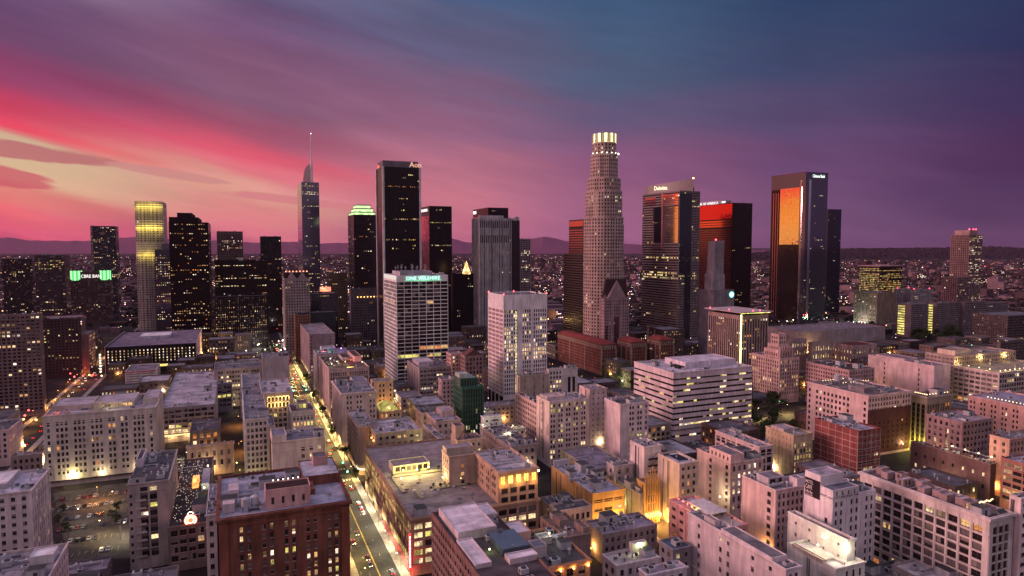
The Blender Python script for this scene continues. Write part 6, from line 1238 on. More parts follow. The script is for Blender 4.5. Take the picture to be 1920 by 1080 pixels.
# the car park
cpa, cpb, cpc, cpd = at(128, 1052), at(100, 925), at(238, 905), at(262, 1045)
sheet('car_park', ccw([(p.x, p.y) for p in (cpa, cpb, cpc, cpd)]), .03, wallmat((.085, .078, .075), 'old_asphalt', .8, .9))
pb = MB()
cu0, cv0 = uv(at(130, 940)); 
for r_ in range(4):
    for i in range(17):
        u, v = (384, 402, 454, 471)[r_], -104 + i * 2.85; pb.poly([(x, y, .038) for x, y in ccw(strip_uv(u - 2.5, u + 2.5, v, v + .12))])
tag(pb.obj('parking_markings', paint), kind='structure')
# ------------------------------------------------------------------ cars
def car_meshes(ci, col):
    paintm = glassmat(col, .25, .4, 'car_paint'); b = MB()
    pr = [(-2.25, .35), (2.25, .35), (2.3, .75), (1.35, .92), (-1.6, .95), (-2.3, .85)]
    def side(y0, y1, pr, m):
        k = len(pr)
        b.poly([(x, y0, z) for x, z in pr], m); b.poly([(x, y1, z) for x, z in pr][::-1], m)
        for i in range(k): (x0, z0), (x1, z1) = pr[i], pr[(i + 1) % k]; b.quad((x0, y0, z0), (x0, y1, z0), (x1, y1, z1), (x1, y0, z1), m)
    side(-.9, .9, pr, 0)
    side(-.72, .72, [(-1.0, 1.42), (-1.65, .95), (1.3, .92), (.55, 1.42)], 0)
    body = b.mesh('body', [paintm])
    b = MB(); side(-.76, .76, [(-1.0, 1.36), (-1.45, 1.0), (1.1, .98), (.52, 1.36)], 0); side(-.66, .66, [(-.98, 1.40), (-1.72, .97), (1.38, .93), (.6, 1.40)], 0)
    win = b.mesh('windows', [GL[1]])
    b = MB(); k = 8; b.tube((0, -.12, 0), (0, .12, 0), .33, k=8); wheel = b.mesh('wheel', [wallmat((.02, .02, .02), 'tyre')])
    return body, win, wheel
CM = [car_meshes(i, c) for i, c in enumerate(((.55, .55, .57), (.03, .03, .035), (.7, .7, .7), (.25, .04, .04), (.12, .14, .2), (.3, .29, .28)))]
CN = ['silver', 'black', 'white', 'dark red', 'navy', 'grey']
hb = MB(); hb.box(-.08, .08, -.2, .2, -.13, .13, bottom=True); HL = hb.mesh('headlight', [emat((1, .88, .6), 7, 'headlight_lamp')]); TLm = hb.mesh('tail_light', [emat((1, .02, .015), 9, 'tail_lamp')])
hb = MB(); hb.box(-.08, .08, -.2, .2, -.13, .13, bottom=True); HLo = hb.mesh('headlight', [wallmat((.6, .6, .6), 'lamp_glass', .2)])
def car(x, y, rz, ci, label, on, group, near):
    r = link('car', None, None, (x, y, .02), rz); tag(r, label, 'car', group); me = CM[ci]
    link('body', me[0], r)
    link('windows', me[1], r)
    if near:
        for a in (-1.4, 1.4):
            for s_ in (-.82, .82): link('wheel', me[2], r, (a, s_, .33))
    for s_ in (-.62, .62): link('headlight', HL if on else HLo, r, (2.28, s_, .62))
    if on:
        for s_ in (-.66, .66): link('tail_light', TLm, r, (-2.32, s_, .72))
rg = random.Random(21); AU = atan2(UY, UX); ncar = 0
used = set()
for r_, uu in enumerate((384, 402, 420, 436, 454, 471)):
    for c in range(19):
        v = -104 + c * 2.85 + 1.4
        if rg.random() < (.3 if uu > 415 else .62): continue
        x, y = xy(uu, v); car(x, y, AU + (pi if rg.random() < .4 else 0), rg.choice((0, 2, 2, 5, 0, 1, 3, 4)), 'cars parked in rows in the floodlit car park beside the cream hotel', False, 'cars parked in the car park', True)
for k_ in range(7):
    p = at(336 + 3 * (k_ % 3), 858 + k_ * 4.5); car(p.x, p.y, VA_ if False else AU + 1.2, rg.choice((0, 2, 5)), 'parked cars beside the low peach building', False, 'cars parked beside the peach building', True)
for v, lo, hi, nn, gap in ((AV, 250, 1150, 112, 0), (-158, 430, 1250, 46, 0)):
    k = 0
    for i in range(nn):
        u = lo + (hi - lo) * (i / nn) ** .9 + rg.uniform(-3, 3)
        if any(abs(u - c) < 12 for c in cu): continue
        lane = rg.choice((-5.8, -2.4, 2.4, 5.8)); away = lane > 0
        if u < 420 and rg.random() < .3: continue
        x, y = xy(u, v + lane); car(x, y, AU if away else AU + pi, rg.randrange(6), ('cars driving away up the bright avenue' if away else 'cars driving towards the view down the bright avenue') if v > 0 else ('cars driving away on the left street' if away else 'cars driving towards the view on the left street'), True,
                               ('cars with tail lights on the bright avenue' if away else 'cars with headlights on the bright avenue') if v > 0 else ('cars with tail lights on the left street' if away else 'cars with headlights on the left street'), u < 500)
for u in (452, 1010):
    for i in range(12):
        v = rg.uniform(330, 620) if u == 452 else rg.uniform(-400, 700); x, y = xy(u + rg.choice((-4, 4)), v)
        car(x, y, atan2(VY, VX) + rg.choice((0, pi)), rg.randrange(6), 'cars crossing on the yellow lit side street' if u == 452 else 'cars on the far cross street', True, 'cars on the yellow lit side street' if u == 452 else 'cars on the far cross street', False)
# ------------------------------------------------------------------ street lamps
b = MB(); b.tube((0, 0, 0), (0, 0, 8.5), .11, .07, k=6); b.tube((0, 0, 8.4), (1.8, 0, 8.9), .06, .05, k=5); LPOLE = b.mesh('pole', [wallmat((.05, .05, .05), 'iron')])
def headmesh(col, s): b = MB(); b.box(-.3, .3, -.16, .16, -.1, .1, bottom=True); return b.mesh('lamp_head', [emat(col, s, 'street_lamp_light')])
HEADS = {'y': headmesh((1, .66, .25), 9), 'w': headmesh((1, .85, .55), 9), 'o': headmesh((1, .42, .1), 8)}
LC = {'y': (1, .70, .22), 'w': (1, .88, .55), 'o': (1, .42, .08)}
def lamp(u, v, c, e, rz, lab, grp):
    x, y = xy(u, v); r = link('street_lamp', None, None, (x, y, .1), rz); tag(r, lab, 'street lamp', grp)
    link('pole', LPOLE, r); link('lamp_head', HEADS[c], r, (1.9, 0, 8.85)); p = r.matrix_basis @ Vector((1.9, 0, 8.4))
    if e: glow(p, LC[c], e, .5, 1)
VA = atan2(VY, VX)
for u in list(range(215, 900, 27)):
    if any(abs(u - c) < 8 for c in cu): continue
    e = 3000 if u < 420 else 5000
    lamp(u, AV - 10.2, 'y', e, VA, 'street lamps along the left kerb of the bright avenue', 'street lamps on the left kerb of the avenue')
    lamp(u + 9, AV + 10.2, 'w' if u < 420 else 'y', e, VA + pi, 'street lamps along the right kerb of the bright avenue', 'street lamps on the right kerb of the avenue')
for u in range(430, 1250, 45): lamp(u, -158 - 11.5, 'o', 3000, VA, 'street lamps along the left street of tail lights', 'street lamps on the left street')
for v in list(range(330, 640, 34)): lamp(452 + 11, v, 'y', 6000, AU + pi, 'street lamps along the yellow lit side street at right', 'street lamps on the yellow side street')
for v in list(range(-120, 60, 40)) + list(range(100, 330, 45)): lamp(452 + 10.5, v, 'o', 2200, AU + pi, 'street lamps along the cross street behind the cream hotel', 'street lamps on the first cross street')
for v in range(-420, 640, 52): lamp(726 + 10.5, v, 'o', 2600, AU + pi, 'street lamps along the middle cross street', 'street lamps on the middle cross street')
for (x, y, c, e) in ((180, 1008, 'y', 900), (140, 985, 'w', 500), (226, 1012, 'w', 1500), (205, 950, 'y', 800), (345, 872, 'w', 2200), (385, 895, 'y', 1200), (350, 800, 'o', 3000), (443, 800, 'o', 5000), (448, 850, 'o', 5000), (1245, 985, 'o', 7000), (1252, 950, 'y', 6000), (1270, 1000, 'o', 4000), (1500, 860, 'o', 3000), (760, 745, 'y', 2500), (1655, 850, 'y', 2500), (1005, 790, 'w', 1200)):
    p = at(x, y); u, v = uv(p); lamp(u, v, c, e, VA, {180: 'street lamp in the middle of the car park', 140: 'street lamp at the left side of the car park', 226: 'street lamp beside the balcony apartments in the car park', 205: 'street lamp at the back of the car park', 345: 'street lamp by the parked cars under the peach building', 385: 'street lamp near the bulb dotted roof', 350: 'orange street lamp before the amber canopy', 443: 'orange street lamp in the alley, farther one', 448: 'orange street lamp in the alley, nearer one', 1245: 'orange street lamp by the golden theatre', 1252: 'street lamp behind the salmon building', 1270: 'orange street lamp under the salmon building', 1500: 'orange street lamp by the tan lit building', 760: 'street lamp in the yellow lane', 1655: 'street lamp by the green lit base', 1005: 'street lamp beside the lettered building'}[x], None)
# plaza lamps, traffic signals and the coloured lights of the fair
b = MB(); b.tube((0, 0, 0), (0, 0, 5), .12, .08, k=6); PP = b.mesh('pole', [wallmat((.05, .05, .05), 'iron')])
def globe(col, s_, r=.9):
    b = MB(); k = 8
    for j in range(4):
        a0, a1 = -pi / 2 + pi * j / 4, -pi / 2 + pi * (j + 1) / 4
        for i in range(k):
            t0, t1 = 2 * pi * i / k, 2 * pi * (i + 1) / k
            b.quad(*[(r * cos(a) * cos(t), r * cos(a) * sin(t), r * sin(a)) for a, t in ((a0, t0), (a0, t1), (a1, t1), (a1, t0))])
    return b.mesh('globe', [emat(col, s_, 'globe_light')])
GB = {'a': globe((1, .6, .2), 5), 'w': globe((1, .95, .8), 4), 'g': globe((.35, 1, .35), 4), 'r': globe((1, .08, .08), 5), 'v': globe((.8, 1, .45), 4), 'c': globe((.4, .9, 1), 4)}
GC = {'a': (1, .6, .2), 'w': (1, .9, .75), 'g': (.4, 1, .4), 'r': (1, .1, .1), 'v': (.8, 1, .4), 'c': (.4, .9, 1)}
for x0, x1, y0, y1, n_, cs, e, lab, grp in (
    (440, 535, 640, 668, 16, 'wwv', 6000, 'white globe lamps of the bright plaza left of the avenue', 'globe lamps of the bright plaza'),
    (372, 402, 612, 640, 9, 'a', 7000, 'amber globe lamps at the foot of the black stepped tower', 'amber globe lamps by the black tower'),
    (370, 402, 660, 672, 6, 'a', 7000, 'amber globe lamps beside the black hall', 'amber globe lamps by the black hall'),
    (545, 570, 590, 660, 10, 'rar', 3000, 'red and amber globe lamps up the far avenue', 'coloured globe lamps of the far avenue'),
    (1150, 1195, 716, 728, 9, 'vaw', 5000, 'yellow green globe lamps of the park below the brick hotel', 'globe lamps of the park'),
    (1025, 1075, 575, 612, 9, 'a', 7000, 'amber globe lamps below the dark banded tower', 'amber globe lamps below the banded tower'),
    (855, 885, 600, 625, 6, 'a', 6000, 'amber globe lamps left of the ribbed tower', 'amber globe lamps left of the ribbed tower'),
    (1565, 1632, 608, 620, 22, 'gwgvwrgc', 6000, 'green, white and red globe lights of the fair at right', 'coloured globe lights of the fair'),
    (1640, 1672, 612, 630, 8, 'rwr', 2500, 'red globe lights beside the fair', 'red globe lights beside the fair'),
    (1465, 1560, 600, 618, 20, 'ww', 1500, 'tiny white globe lamps at the foot of the mirrored skyscraper', 'globe lamps at the mirrored skyscraper'),
    (1500, 1540, 655, 680, 10, 'a', 2500, 'warm globe lamps under the lit colonnades', 'warm globe lamps under the colonnades'),
    (1895, 1918, 605, 640, 5, 'g', 1500, 'green globe lamps at the right edge', 'green globe lamps at the right edge'),
    (130, 200, 670, 720, 16, 'rar', 1500, 'red and amber globe lamps along the left street', 'globe lamps of the left street'),
    (20, 70, 760, 850, 9, 'ar', 2500, 'amber globe lamps on the street at the left edge', 'globe lamps at the left edge')):
    for i in range(n_):
        p = at(rg.uniform(x0, x1), rg.uniform(y0, y1)); c = cs[i % len(cs)]
        r = link('globe_lamp', None, None, (p.x, p.y, 0)); tag(r, lab, 'globe lamp', grp); link('pole', PP, r)
        sc = max(1, p.y / 900); link('globe', GB[c], r, (0, 0, 5.6))
        if i % 3 == 0: glow((p.x, p.y, 7), GC[c], e * 2.5, 1)
b = MB(); b.tube((0, 0, 0), (0, 0, 5.2), .1, .1, k=6); b.tube((0, 0, 5.2), (3.5, 0, 5.6), .07, .06, k=5); b.box(3.3, 3.7, -.2, .2, 4.7, 5.9, bottom=True); TP = b.mesh('post', [wallmat((.04, .04, .04), 'iron')])
def lens(col): b = MB(); b.box(-.22, .22, -.26, -.2, -.2, .2); return b.mesh('signal_lens', [emat(col, 12, 'signal_light')])
LS = [lens((.1, 1, .45)), lens((1, .05, .04))]
for c in (452, 726, 1010):
    for s_ in (-1, 1):
        for k_ in (0, 1):
            x, y = xy(c + (10 if k_ else -10), AV + s_ * 9.8); r = link('traffic_light', None, None, (x, y, .1), VA + (pi if s_ > 0 else 0)); tag(r, 'traffic lights at the crossings of the bright avenue', 'traffic light', 'traffic lights of the bright avenue')
            link('post', TP, r); l_ = link('signal_lens', LS[0 if c != 1010 else 1], r, (3.5, 0, 5.0 if c != 1010 else 5.6), pi if s_ > 0 else 0); l_.scale = (2, 1, 2)
# ------------------------------------------------------------------ trees
def leafmat(c):
    return wallmat(c, 'foliage', .8, .9, scale=.5)
def crown_mesh(seed, palm=False):
    r = random.Random(seed); b = MB()
    clumps = [(r.gauss(0, 1.1), r.gauss(0, 1.1), r.uniform(3.2, 7.2), r.uniform(.9, 1.7)) for _ in range(11)]
    for cx_, cy_, cz, cr in clumps:
        m = r.choice((0, 0, 1, 2))
        for _ in range(46):
            t, p = r.uniform(0, 2 * pi), math.acos(r.uniform(-1, 1)); q = cr * r.uniform(.75, 1.1)
            c = Vector((cx_ + q * sin(p) * cos(t), cy_ + q * sin(p) * sin(t), cz + q * .8 * cos(p))); a = Vector((r.gauss(0, 1), r.gauss(0, 1), r.gauss(0, 1))).normalized(); e = a.orthogonal().normalized(); s_ = r.uniform(.22, .42)
            b.quad(tuple(c + a * s_), tuple(c + e * s_ * .7), tuple(c - a * s_), tuple(c - e * s_ * .7), m)
    return b.mesh('crown', [leafmat((.04, .06, .025)), leafmat((.06, .085, .03)), leafmat((.03, .045, .02))])
CR = [crown_mesh(i) for i in range(5)]
b = MB(); b.tube((0, 0, 0), (.1, 0, 3.4), .22, .13, k=6); b.tube((.1, 0, 3), (.9, .4, 5), .09, .04, k=5); b.tube((.1, 0, 3), (-.8, .2, 5.1), .09, .04, k=5); b.tube((.1, 0, 3.2), (.1, -.8, 5), .08, .03, k=5); TRK = b.mesh('trunk', [wallmat((.09, .06, .045), 'bark')])
def tree(x, y, sc, lab, grp, z=0):
    r = link('tree', None, None, (x, y, z), rg.uniform(0, 6)); r.scale = (sc, sc, sc * rg.uniform(.85, 1.15)); tag(r, lab, 'tree', grp); link('crown', rg.choice(CR), r); link('trunk', TRK, r)
for px, py, sc in ((584, 752, 1.5), (603, 783, 1.5), (624, 822, 1.5), (642, 862, 1.6), (571, 722, 1.5), (548, 668, 1.5), (540, 655, 1.4), (552, 690, 1.3), (536, 640, 1.4), (655, 905, 1.1)):
    p = at(px, py); u, v = uv(p); x, y = xy(u, AV + 10.6); tree(x, y, sc, 'round street trees on the right pavement of the bright avenue', 'street trees on the right pavement of the avenue')
for u in range(640, 1200, 42): x, y = xy(u, AV - 11); tree(x, y, 1.3, 'street trees on the left pavement of the bright avenue', 'street trees on the left pavement of the avenue')
for i in range(46):
    px, py = (rg.uniform(1155, 1245), rg.uniform(706, 742)) if i < 16 else ((rg.uniform(1412, 1470), rg.uniform(742, 775)) if i < 24 else ((rg.uniform(1405, 1500), rg.uniform(790, 840)) if i < 36 else (rg.uniform(1050, 1190), rg.uniform(706, 728))))
    p = at(px, py); tree(p.x, p.y, rg.uniform(1.3, 1.9), 'park trees around the foot of the dark brick hotel' if i < 16 or i >= 36 else 'park trees beside the yellow lit side street', 'park trees by the brick hotel' if i < 16 or i >= 36 else 'park trees by the side street')
for i in range(26):
    px, py = rg.uniform(1700, 1800), rg.uniform(628, 652); p = at(px, py); tree(p.x, p.y, rg.uniform(1.8, 2.8), 'dark trees below the pale slab blocks at far right', 'trees below the slab blocks')
for px, py in ((112, 985), (122, 1000), (128, 1010), (118, 965), (218, 960), (210, 975), (222, 985)): p = at(px, py); tree(p.x, p.y, .85, 'small trees standing among the parked cars', 'trees in the car park')
for R, n_ in ((STORE, 16), (TERR, 8), (PINKB, 3)):
    for i in range(n_):
        x, y = rg.uniform(.06, .62) * R['w'], rg.choice((rg.uniform(.28, .3), rg.uniform(.5, .53))) * R['d']
        if R is not STORE: x, y = rg.uniform(.1, .9) * R['w'], rg.uniform(.1, .9) * R['d']
        p = R['root'].matrix_basis @ Vector((x, y, R['h'] - .9)); tree(p.x, p.y, rg.uniform(.2, .42), {id(STORE): 'small potted trees on the floodlit roof terrace of the store block', id(TERR): 'potted trees on the planted terrace at the bottom', id(PINKB): 'potted trees on the salmon building roof'}[id(R)], {id(STORE): 'potted trees on the store terrace', id(TERR): 'potted trees on the planted terrace', id(PINKB): 'potted trees on the salmon roof'}[id(R)], z=p.z)
# ------------------------------------------------------------------ filler blocks of the same city
def free(u0, u1, v0, v1, m=1.5):
    for a, b_, c, d_, h_ in FOOT:
        if u0 < b_ + m and u1 > a - m and v0 < d_ + m and v1 > c - m: return False
    for v, uu0, uu1, wd in AVE:
        if u1 > uu0 and u0 < uu1 and v0 < v + wd / 2 + 5 and v1 > v - wd / 2 - 5: return False
    for u, vv0, vv1, wd in CRS:
        if v1 > vv0 and v0 < vv1 and u0 < u + wd / 2 + 4 and u1 > u - wd / 2 - 4: return False
    pu, pv = uv((cpa + cpc) / 2)
    if abs((u0 + u1) / 2 - pu) < 45 and abs((v0 + v1) / 2 - pv) < 34: return False
    return True
rg = random.Random(77); SEEN = {}
cands = []
u = 130.
while u < 1620:
    v = -1300.
    while v < 1500:
        du, dv = rg.uniform(20, 38), rg.uniform(18, 36)
        x, y = xy(u + du / 2, v + dv / 2)
        if y > 150:
            px, py = proj((x, y, 10))
            if -80 < px < 2000 and py < 1150: cands.append((u, v, du, dv, x, y, px, py))
        v += dv + 1.5
    u += 40
colr = ((.36, .27, .26), (.48, .33, .32), (.26, .19, .18), (.2, .12, .11), (.32, .24, .26), (.14, .10, .10), (.56, .45, .43)); coln = ('mauve grey', 'pink', 'dusky brown', 'dark brick', 'mauve', 'brown', 'pale')
nfill = 0
for u, v, du, dv, x, y, px, py in sorted(cands, key=lambda c: c[5]):
    if nfill >= 235: break
    if not free(u, u + du, v, v + dv): continue
    if y > 620 and rg.random() < .12: continue
    h = rg.uniform(7, 17) if y < 430 else (rg.uniform(8, 24) if y < 900 else rg.choice((rg.uniform(10, 28), rg.uniform(14, 40))))
    if y > 780 and px > 1250: h = min(h, rg.uniform(8, 20))
    ci = rg.randrange(7); near = min(NAMES, key=lambda n_: (n_[1] - x) ** 2 + (n_[2] - y) ** 2)
    rel = 'behind' if y > near[2] + 12 else ('in front of' if y < near[2] - 12 else ('right of' if x > near[1] else 'left of'))
    sz = 'tiny flat' if h < 11 else ('low' if h < 17 else ('mid height' if h < 26 else 'tall'))
    base = f'{sz} {coln[ci]} building {rel} the ' + ' '.join(near[0].replace('the ', '').replace(',', '').split()[:5])
    if y > 900: wl = .2
    k = SEEN.get(base, 0); SEEN[base] = k + 1
    if k: base = ' '.join(base.split()[:12]) + [', second', ', third', ', fourth', ', fifth', ', sixth'][min(k, 6) - 1] + ' one away'
    q = .62 if y < 600 else .36  # dim light on far blocks put into a darker wall colour
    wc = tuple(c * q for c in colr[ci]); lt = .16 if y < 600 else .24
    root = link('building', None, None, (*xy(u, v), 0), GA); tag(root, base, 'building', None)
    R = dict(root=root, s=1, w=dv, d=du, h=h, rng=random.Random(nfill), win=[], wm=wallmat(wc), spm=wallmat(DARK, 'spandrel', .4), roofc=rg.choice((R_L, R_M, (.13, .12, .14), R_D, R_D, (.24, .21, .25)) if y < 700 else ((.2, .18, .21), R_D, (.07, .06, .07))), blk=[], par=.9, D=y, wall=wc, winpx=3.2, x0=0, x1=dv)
    st = S(fh=rg.uniform(3.6, 4.6), bw=rg.uniform(2.6, 4.5), wf=rg.uniform(.3, .6), hf=rg.uniform(.4, .6), lit=lt, flat=y > 600, base=3.5, part=False, dep=.25)
    R['ro'] = None
    if 240 < y < 950 and rg.random() < .6:  # wall lamps added at random for amber glow between the blocks
        am = rg.choice((0, 0, 0, 1, 2)); cl = ((1, .5, .12), (1, .85, .45), (.95, .9, .3))[am]
        p_ = (dv * rg.uniform(.2, .8), -.9, rg.uniform(3.5, 6)) if rg.random() < .6 or px < 440 else (-.9, du * rg.uniform(.2, .8), rg.uniform(3.5, 6))
        bulb(R, p_, .3, emat(cl, 9, 'added_wall_lamp' + str(am)), 'added_wall_lamp', rg.uniform(2500, 6500), cl)
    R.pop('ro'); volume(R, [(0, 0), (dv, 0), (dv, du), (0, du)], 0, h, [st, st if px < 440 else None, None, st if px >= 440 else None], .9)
    flush_windows(R)
    if y < 900: clutter(R, 0, dv, 0, du, h - .9, rg.randrange(2, 6) if y < 600 else rg.randrange(1, 3))
    nfill += 1
# ------------------------------------------------------------------ the far city: one mass nobody could count
rg = random.Random(5); b = MB(); lt = MB(); tr = MB()
farm = [wallmat((.10, .062, .075), 'far_wall'), wallmat((.20, .13, .15), 'far_wall2'), wallmat((.05, .03, .038), 'far_wall3')]
def inheroes(x, y):
    u, v = uv((x, y))
    for a, b2, c, d_, h_ in FOOT:
        if a - 8 < u < b2 + 8 and c - 8 < v < d_ + 8: return True
    return False
nhouse = 0
for i in range(15000):
    y = 1150 * (9.5 ** rg.random()); az = rg.uniform(-.86, .86); x = y * tan(az) * .98
    if y < 1680 and -1100 < x < 1900 and rg.random() < .75: continue
    if y < 1500 and inheroes(x, y): continue
    a = GA + rg.choice((0, 0, .3, -.2)); ca, sa = cos(a), sin(a)
    big = rg.random() < .06
    w_, d_, h_ = (rg.uniform(20, 60), rg.uniform(20, 50), rg.uniform(12, 30)) if big else (rg.uniform(9, 30), rg.uniform(9, 30), rg.uniform(4, 11))
    if y > 4500: w_ *= 1.8; d_ *= 1.5
    m = rg.randrange(3); P = [(x + ca * p - sa * q, y + sa * p + ca * q) for p, q in ((0, 0), (w_, 0), (w_, d_), (0, d_))]
    b.prism(P, 0, h_, m)
    if big and rg.random() < .7 and y < 4500:
        for k in range(int(h_ / 4)):
            for j in range(int(w_ / 5)):
                if rg.random() < .25:
                    p = 1 + j * 5; z = 2 + k * 4; lt.quad((x + ca * p + sa * .2, y + sa * p - ca * .2, z), (x + ca * (p + 2.6) + sa * .2, y + sa * (p + 2.6) - ca * .2, z), (x + ca * (p + 2.6) + sa * .2, y + sa * (p + 2.6) - ca * .2, z + 1.8), (x + ca * p + sa * .2, y + sa * p - ca * .2, z + 1.8), rg.choice((0, 1, 2)))
tag(b.obj('far_city', farm), 'low roofs of the far city spreading to the hills', 'city', kind='stuff')
for i in range(5200):
    y = 620 * (17 ** rg.random()); az = rg.uniform(-.8, .8); x = y * tan(az)
    if y < 1400 and (inheroes(x, y) or rg.random() < .55): continue
    s_ = max(.3, y * .0002) * rg.uniform(.6, 1.5); z = rg.uniform(3, 11)
    if rg.random() < .05: s_ *= 2.2
    m = rg.choice((0, 0, 0, 1, 1, 2, 2, 3, 4 if rg.random() < .3 else 1))
    lt.box(x - s_, x + s_, y - s_, y + s_, z - s_ * .8, z + s_ * .8, m)
# a few long lit boulevards
for v0, u0, u1 in ((AV, 1250, 6000), (-158, 1250, 5000), (528, 1000, 5000), (372, 1200, 4000), (-640, 1200, 5000), (900, 1100, 6000), (1300, 1200, 6000), (-1200, 1500, 6000)):
    u = u0
    while u < u1:
        x, y = xy(u, v0 + rg.choice((-8, 8))); s_ = max(.4, y * .00028); lt.box(x - s_, x + s_, y - s_, y + s_, 8 - s_, 8 + s_, rg.choice((0, 0, 1, 3))); u += 28 + u * .006
tag(lt.obj('city_lights', [emat((1, .5, .25), 3, 'far_lamp_a', .6), emat((1, .8, .6), 3.4, 'far_lamp_b', .6), emat((1, .6, .75), 3, 'far_lamp_c'), emat((1, .08, .06), 3, 'far_lamp_d'), emat((.3, 1, .5), 4, 'far_lamp_e')]), 'countless small lamps of the far city', 'city lights', kind='stuff')
for i in range(16000):
    y = 1250 * (6 ** rg.random()); az = rg.uniform(-.8, .8); x = y * tan(az)
    if y < 1500 and inheroes(x, y): continue
    s_ = rg.uniform(3, 7) * (1 + y / 6000); c = Vector((x, y, rg.uniform(2, 7))); a = Vector((rg.gauss(0, 1), rg.gauss(0, 1), rg.gauss(0, .5))).normalized(); e = a.orthogonal().normalized()
    tr.quad(tuple(c + a * s_), tuple(c + e * s_ * .6), tuple(c - a * s_), tuple(c - e * s_ * .6)); e = a.cross(e); tr.quad(tuple(c + a * s_), tuple(c + e * s_ * .6), tuple(c - a * s_), tuple(c - e * s_ * .6))
tag(tr.obj('far_trees', leafmat((.035, .045, .025))), 'dark tree cover between far roofs', 'trees', kind='stuff')
# ------------------------------------------------------------------ hills
from mathutils import noise
def hills(name, D0, D1, prof, az0, az1, n, col, amp, fr):
    b = MB(); rows = 9; G = []
    for j in range(rows):
        q = j / (rows - 1); D = D0 + (D1 - D0) * q; row = []
        for i in range(n + 1):
            a = az0 + (az1 - az0) * i / n; px = 960 + F * tan(a); k = prof(px)
            ht = max(0, (CAMH + k / F * (D0 + (D1 - D0) * .5))) * (sin(pi * min(1, q * 1.25) / 2) if q < .8 else 1 - (q - .8)) 
            ht *= 1 + amp * (noise.noise(Vector((a * fr, q * 3, 1.7))) + .5 * noise.noise(Vector((a * fr * 2.7, q * 6, 5.)))); row.append((D * tan(a), D, ht - 2 if j else -5))
        G.append(row)
    for j in range(rows - 1):
        for i in range(n): b.quad(G[j][i], G[j][i + 1], G[j + 1][i + 1], G[j + 1][i])
    o = b.obj(name, wallmat(col, name, .95, .9, scale=.01)); tag(o, kind='structure'); return o
def interp(T):
    def f(x):
        if x <= T[0][0]: return T[0][1]
        for (a, p), (c, q) in zip(T, T[1:]):
            if x <= c: t = (x - a) / (c - a); t = t * t * (3 - 2 * t); return p + (q - p) * t
        return T[-1][1]
    return f
hills('far_hills', 14000, 19000, interp([(-200, 20), (0, 18), (60, 13), (110, 12), (160, 11), (220, 17), (260, 19), (330, 14), (400, 12), (480, 8), (540, 10), (600, 6), (700, 8), (800, 8), (840, 16), (885, 8), (960, 12), (1020, 20), (1060, 12), (1110, 4), (1180, 5), (1240, -2), (1300, -8), (2200, -10)]), -.75, .75, 260, (.20, .075, .13), .10, 60)  # pink of the distant haze put into the hill colour
hills('near_hills', 7000, 9500, interp([(-200, -60), (1340, -45), (1420, -12), (1480, -6), (1560, -8), (1600, -4), (1700, -3), (1760, -2), (1800, -1), (1860, 0), (1920, -3), (2200, -2)]), -.2, .8, 300, (.035, .03, .035), .06, 150)
b = MB(); pf = interp([(1340, -45), (1420, -12), (1480, -6), (1560, -8), (1600, -4), (1700, -3), (1760, -2), (1800, -1), (1860, 0), (1920, -3), (2200, -2)])
for i in range(9000):
    a = rg.uniform(.28, .72); px = 960 + F * tan(a); D = rg.uniform(7200, 8600); q = (D - 7000) / 2500; ht = max(0, CAMH + pf(px) / F * 8250) * (sin(pi * min(1, q * 1.25) / 2)); s_ = rg.uniform(9, 22)
    c = Vector((D * tan(a), D, ht + rg.uniform(-4, 5))); e1 = Vector((rg.gauss(0, 1), rg.gauss(0, 1), rg.gauss(0, .6))).normalized(); e2 = e1.orthogonal().normalized(); b.quad(tuple(c + e1 * s_), tuple(c + e2 * s_), tuple(c - e1 * s_), tuple(c - e2 * s_))
tag(b.obj('hill_woods', leafmat((.035, .026, .034))), 'dark woods along the ridge at right', 'woods', kind='stuff')
# ------------------------------------------------------------------ lamps that give off light
for i, (p, c, e, r_, sp) in enumerate(LAMPS):
    if sp:
        L = bpy.data.lights.new('lamp_light', 'SPOT'); L.spot_size = radians(165); L.spot_blend = .6
    else: L = bpy.data.lights.new('lamp_light', 'POINT')
    L.energy = e * LSC * (1.6 if sp else .38); L.color = c; L.shadow_soft_size = r_; L.cycles.max_bounces = 2
    o = link('lamp_light', L, None, p)
# ------------------------------------------------------------------ sky, afterglow, air
W = bpy.data.worlds.new('World'); SC.world = W; W.use_nodes = True; n = W.node_tree.nodes; l = W.node_tree.links; bg = n['Background']
def s2l(c): return tuple(((x / 255 + .055) / 1.055) ** 2.4 if x > 10 else x / 3294 for x in c)
def M(op, a, b_=None, c=None, clamp=False):
    m = n.new('ShaderNodeMath'); m.operation = op; m.use_clamp = clamp
    for i, v_ in enumerate((a, b_, c)):
        if v_ is None: continue
        if isinstance(v_, (int, float)): m.inputs[i].default_value = v_
        else: l.new(v_, m.inputs[i])
    return m.outputs[0]
tc = n.new('ShaderNodeTexCoord'); sp = n.new('ShaderNodeSeparateXYZ'); l.new(tc.outputs['Generated'], sp.inputs[0])
X, Y, Z = sp.outputs
hl = M('SQRT', M('ADD', M('MULTIPLY', X, X), M('MULTIPLY', Y, Y)))
el = M('DIVIDE', Z, M('MAXIMUM', hl, .05)); az = M('ARCTAN2', X, Y)
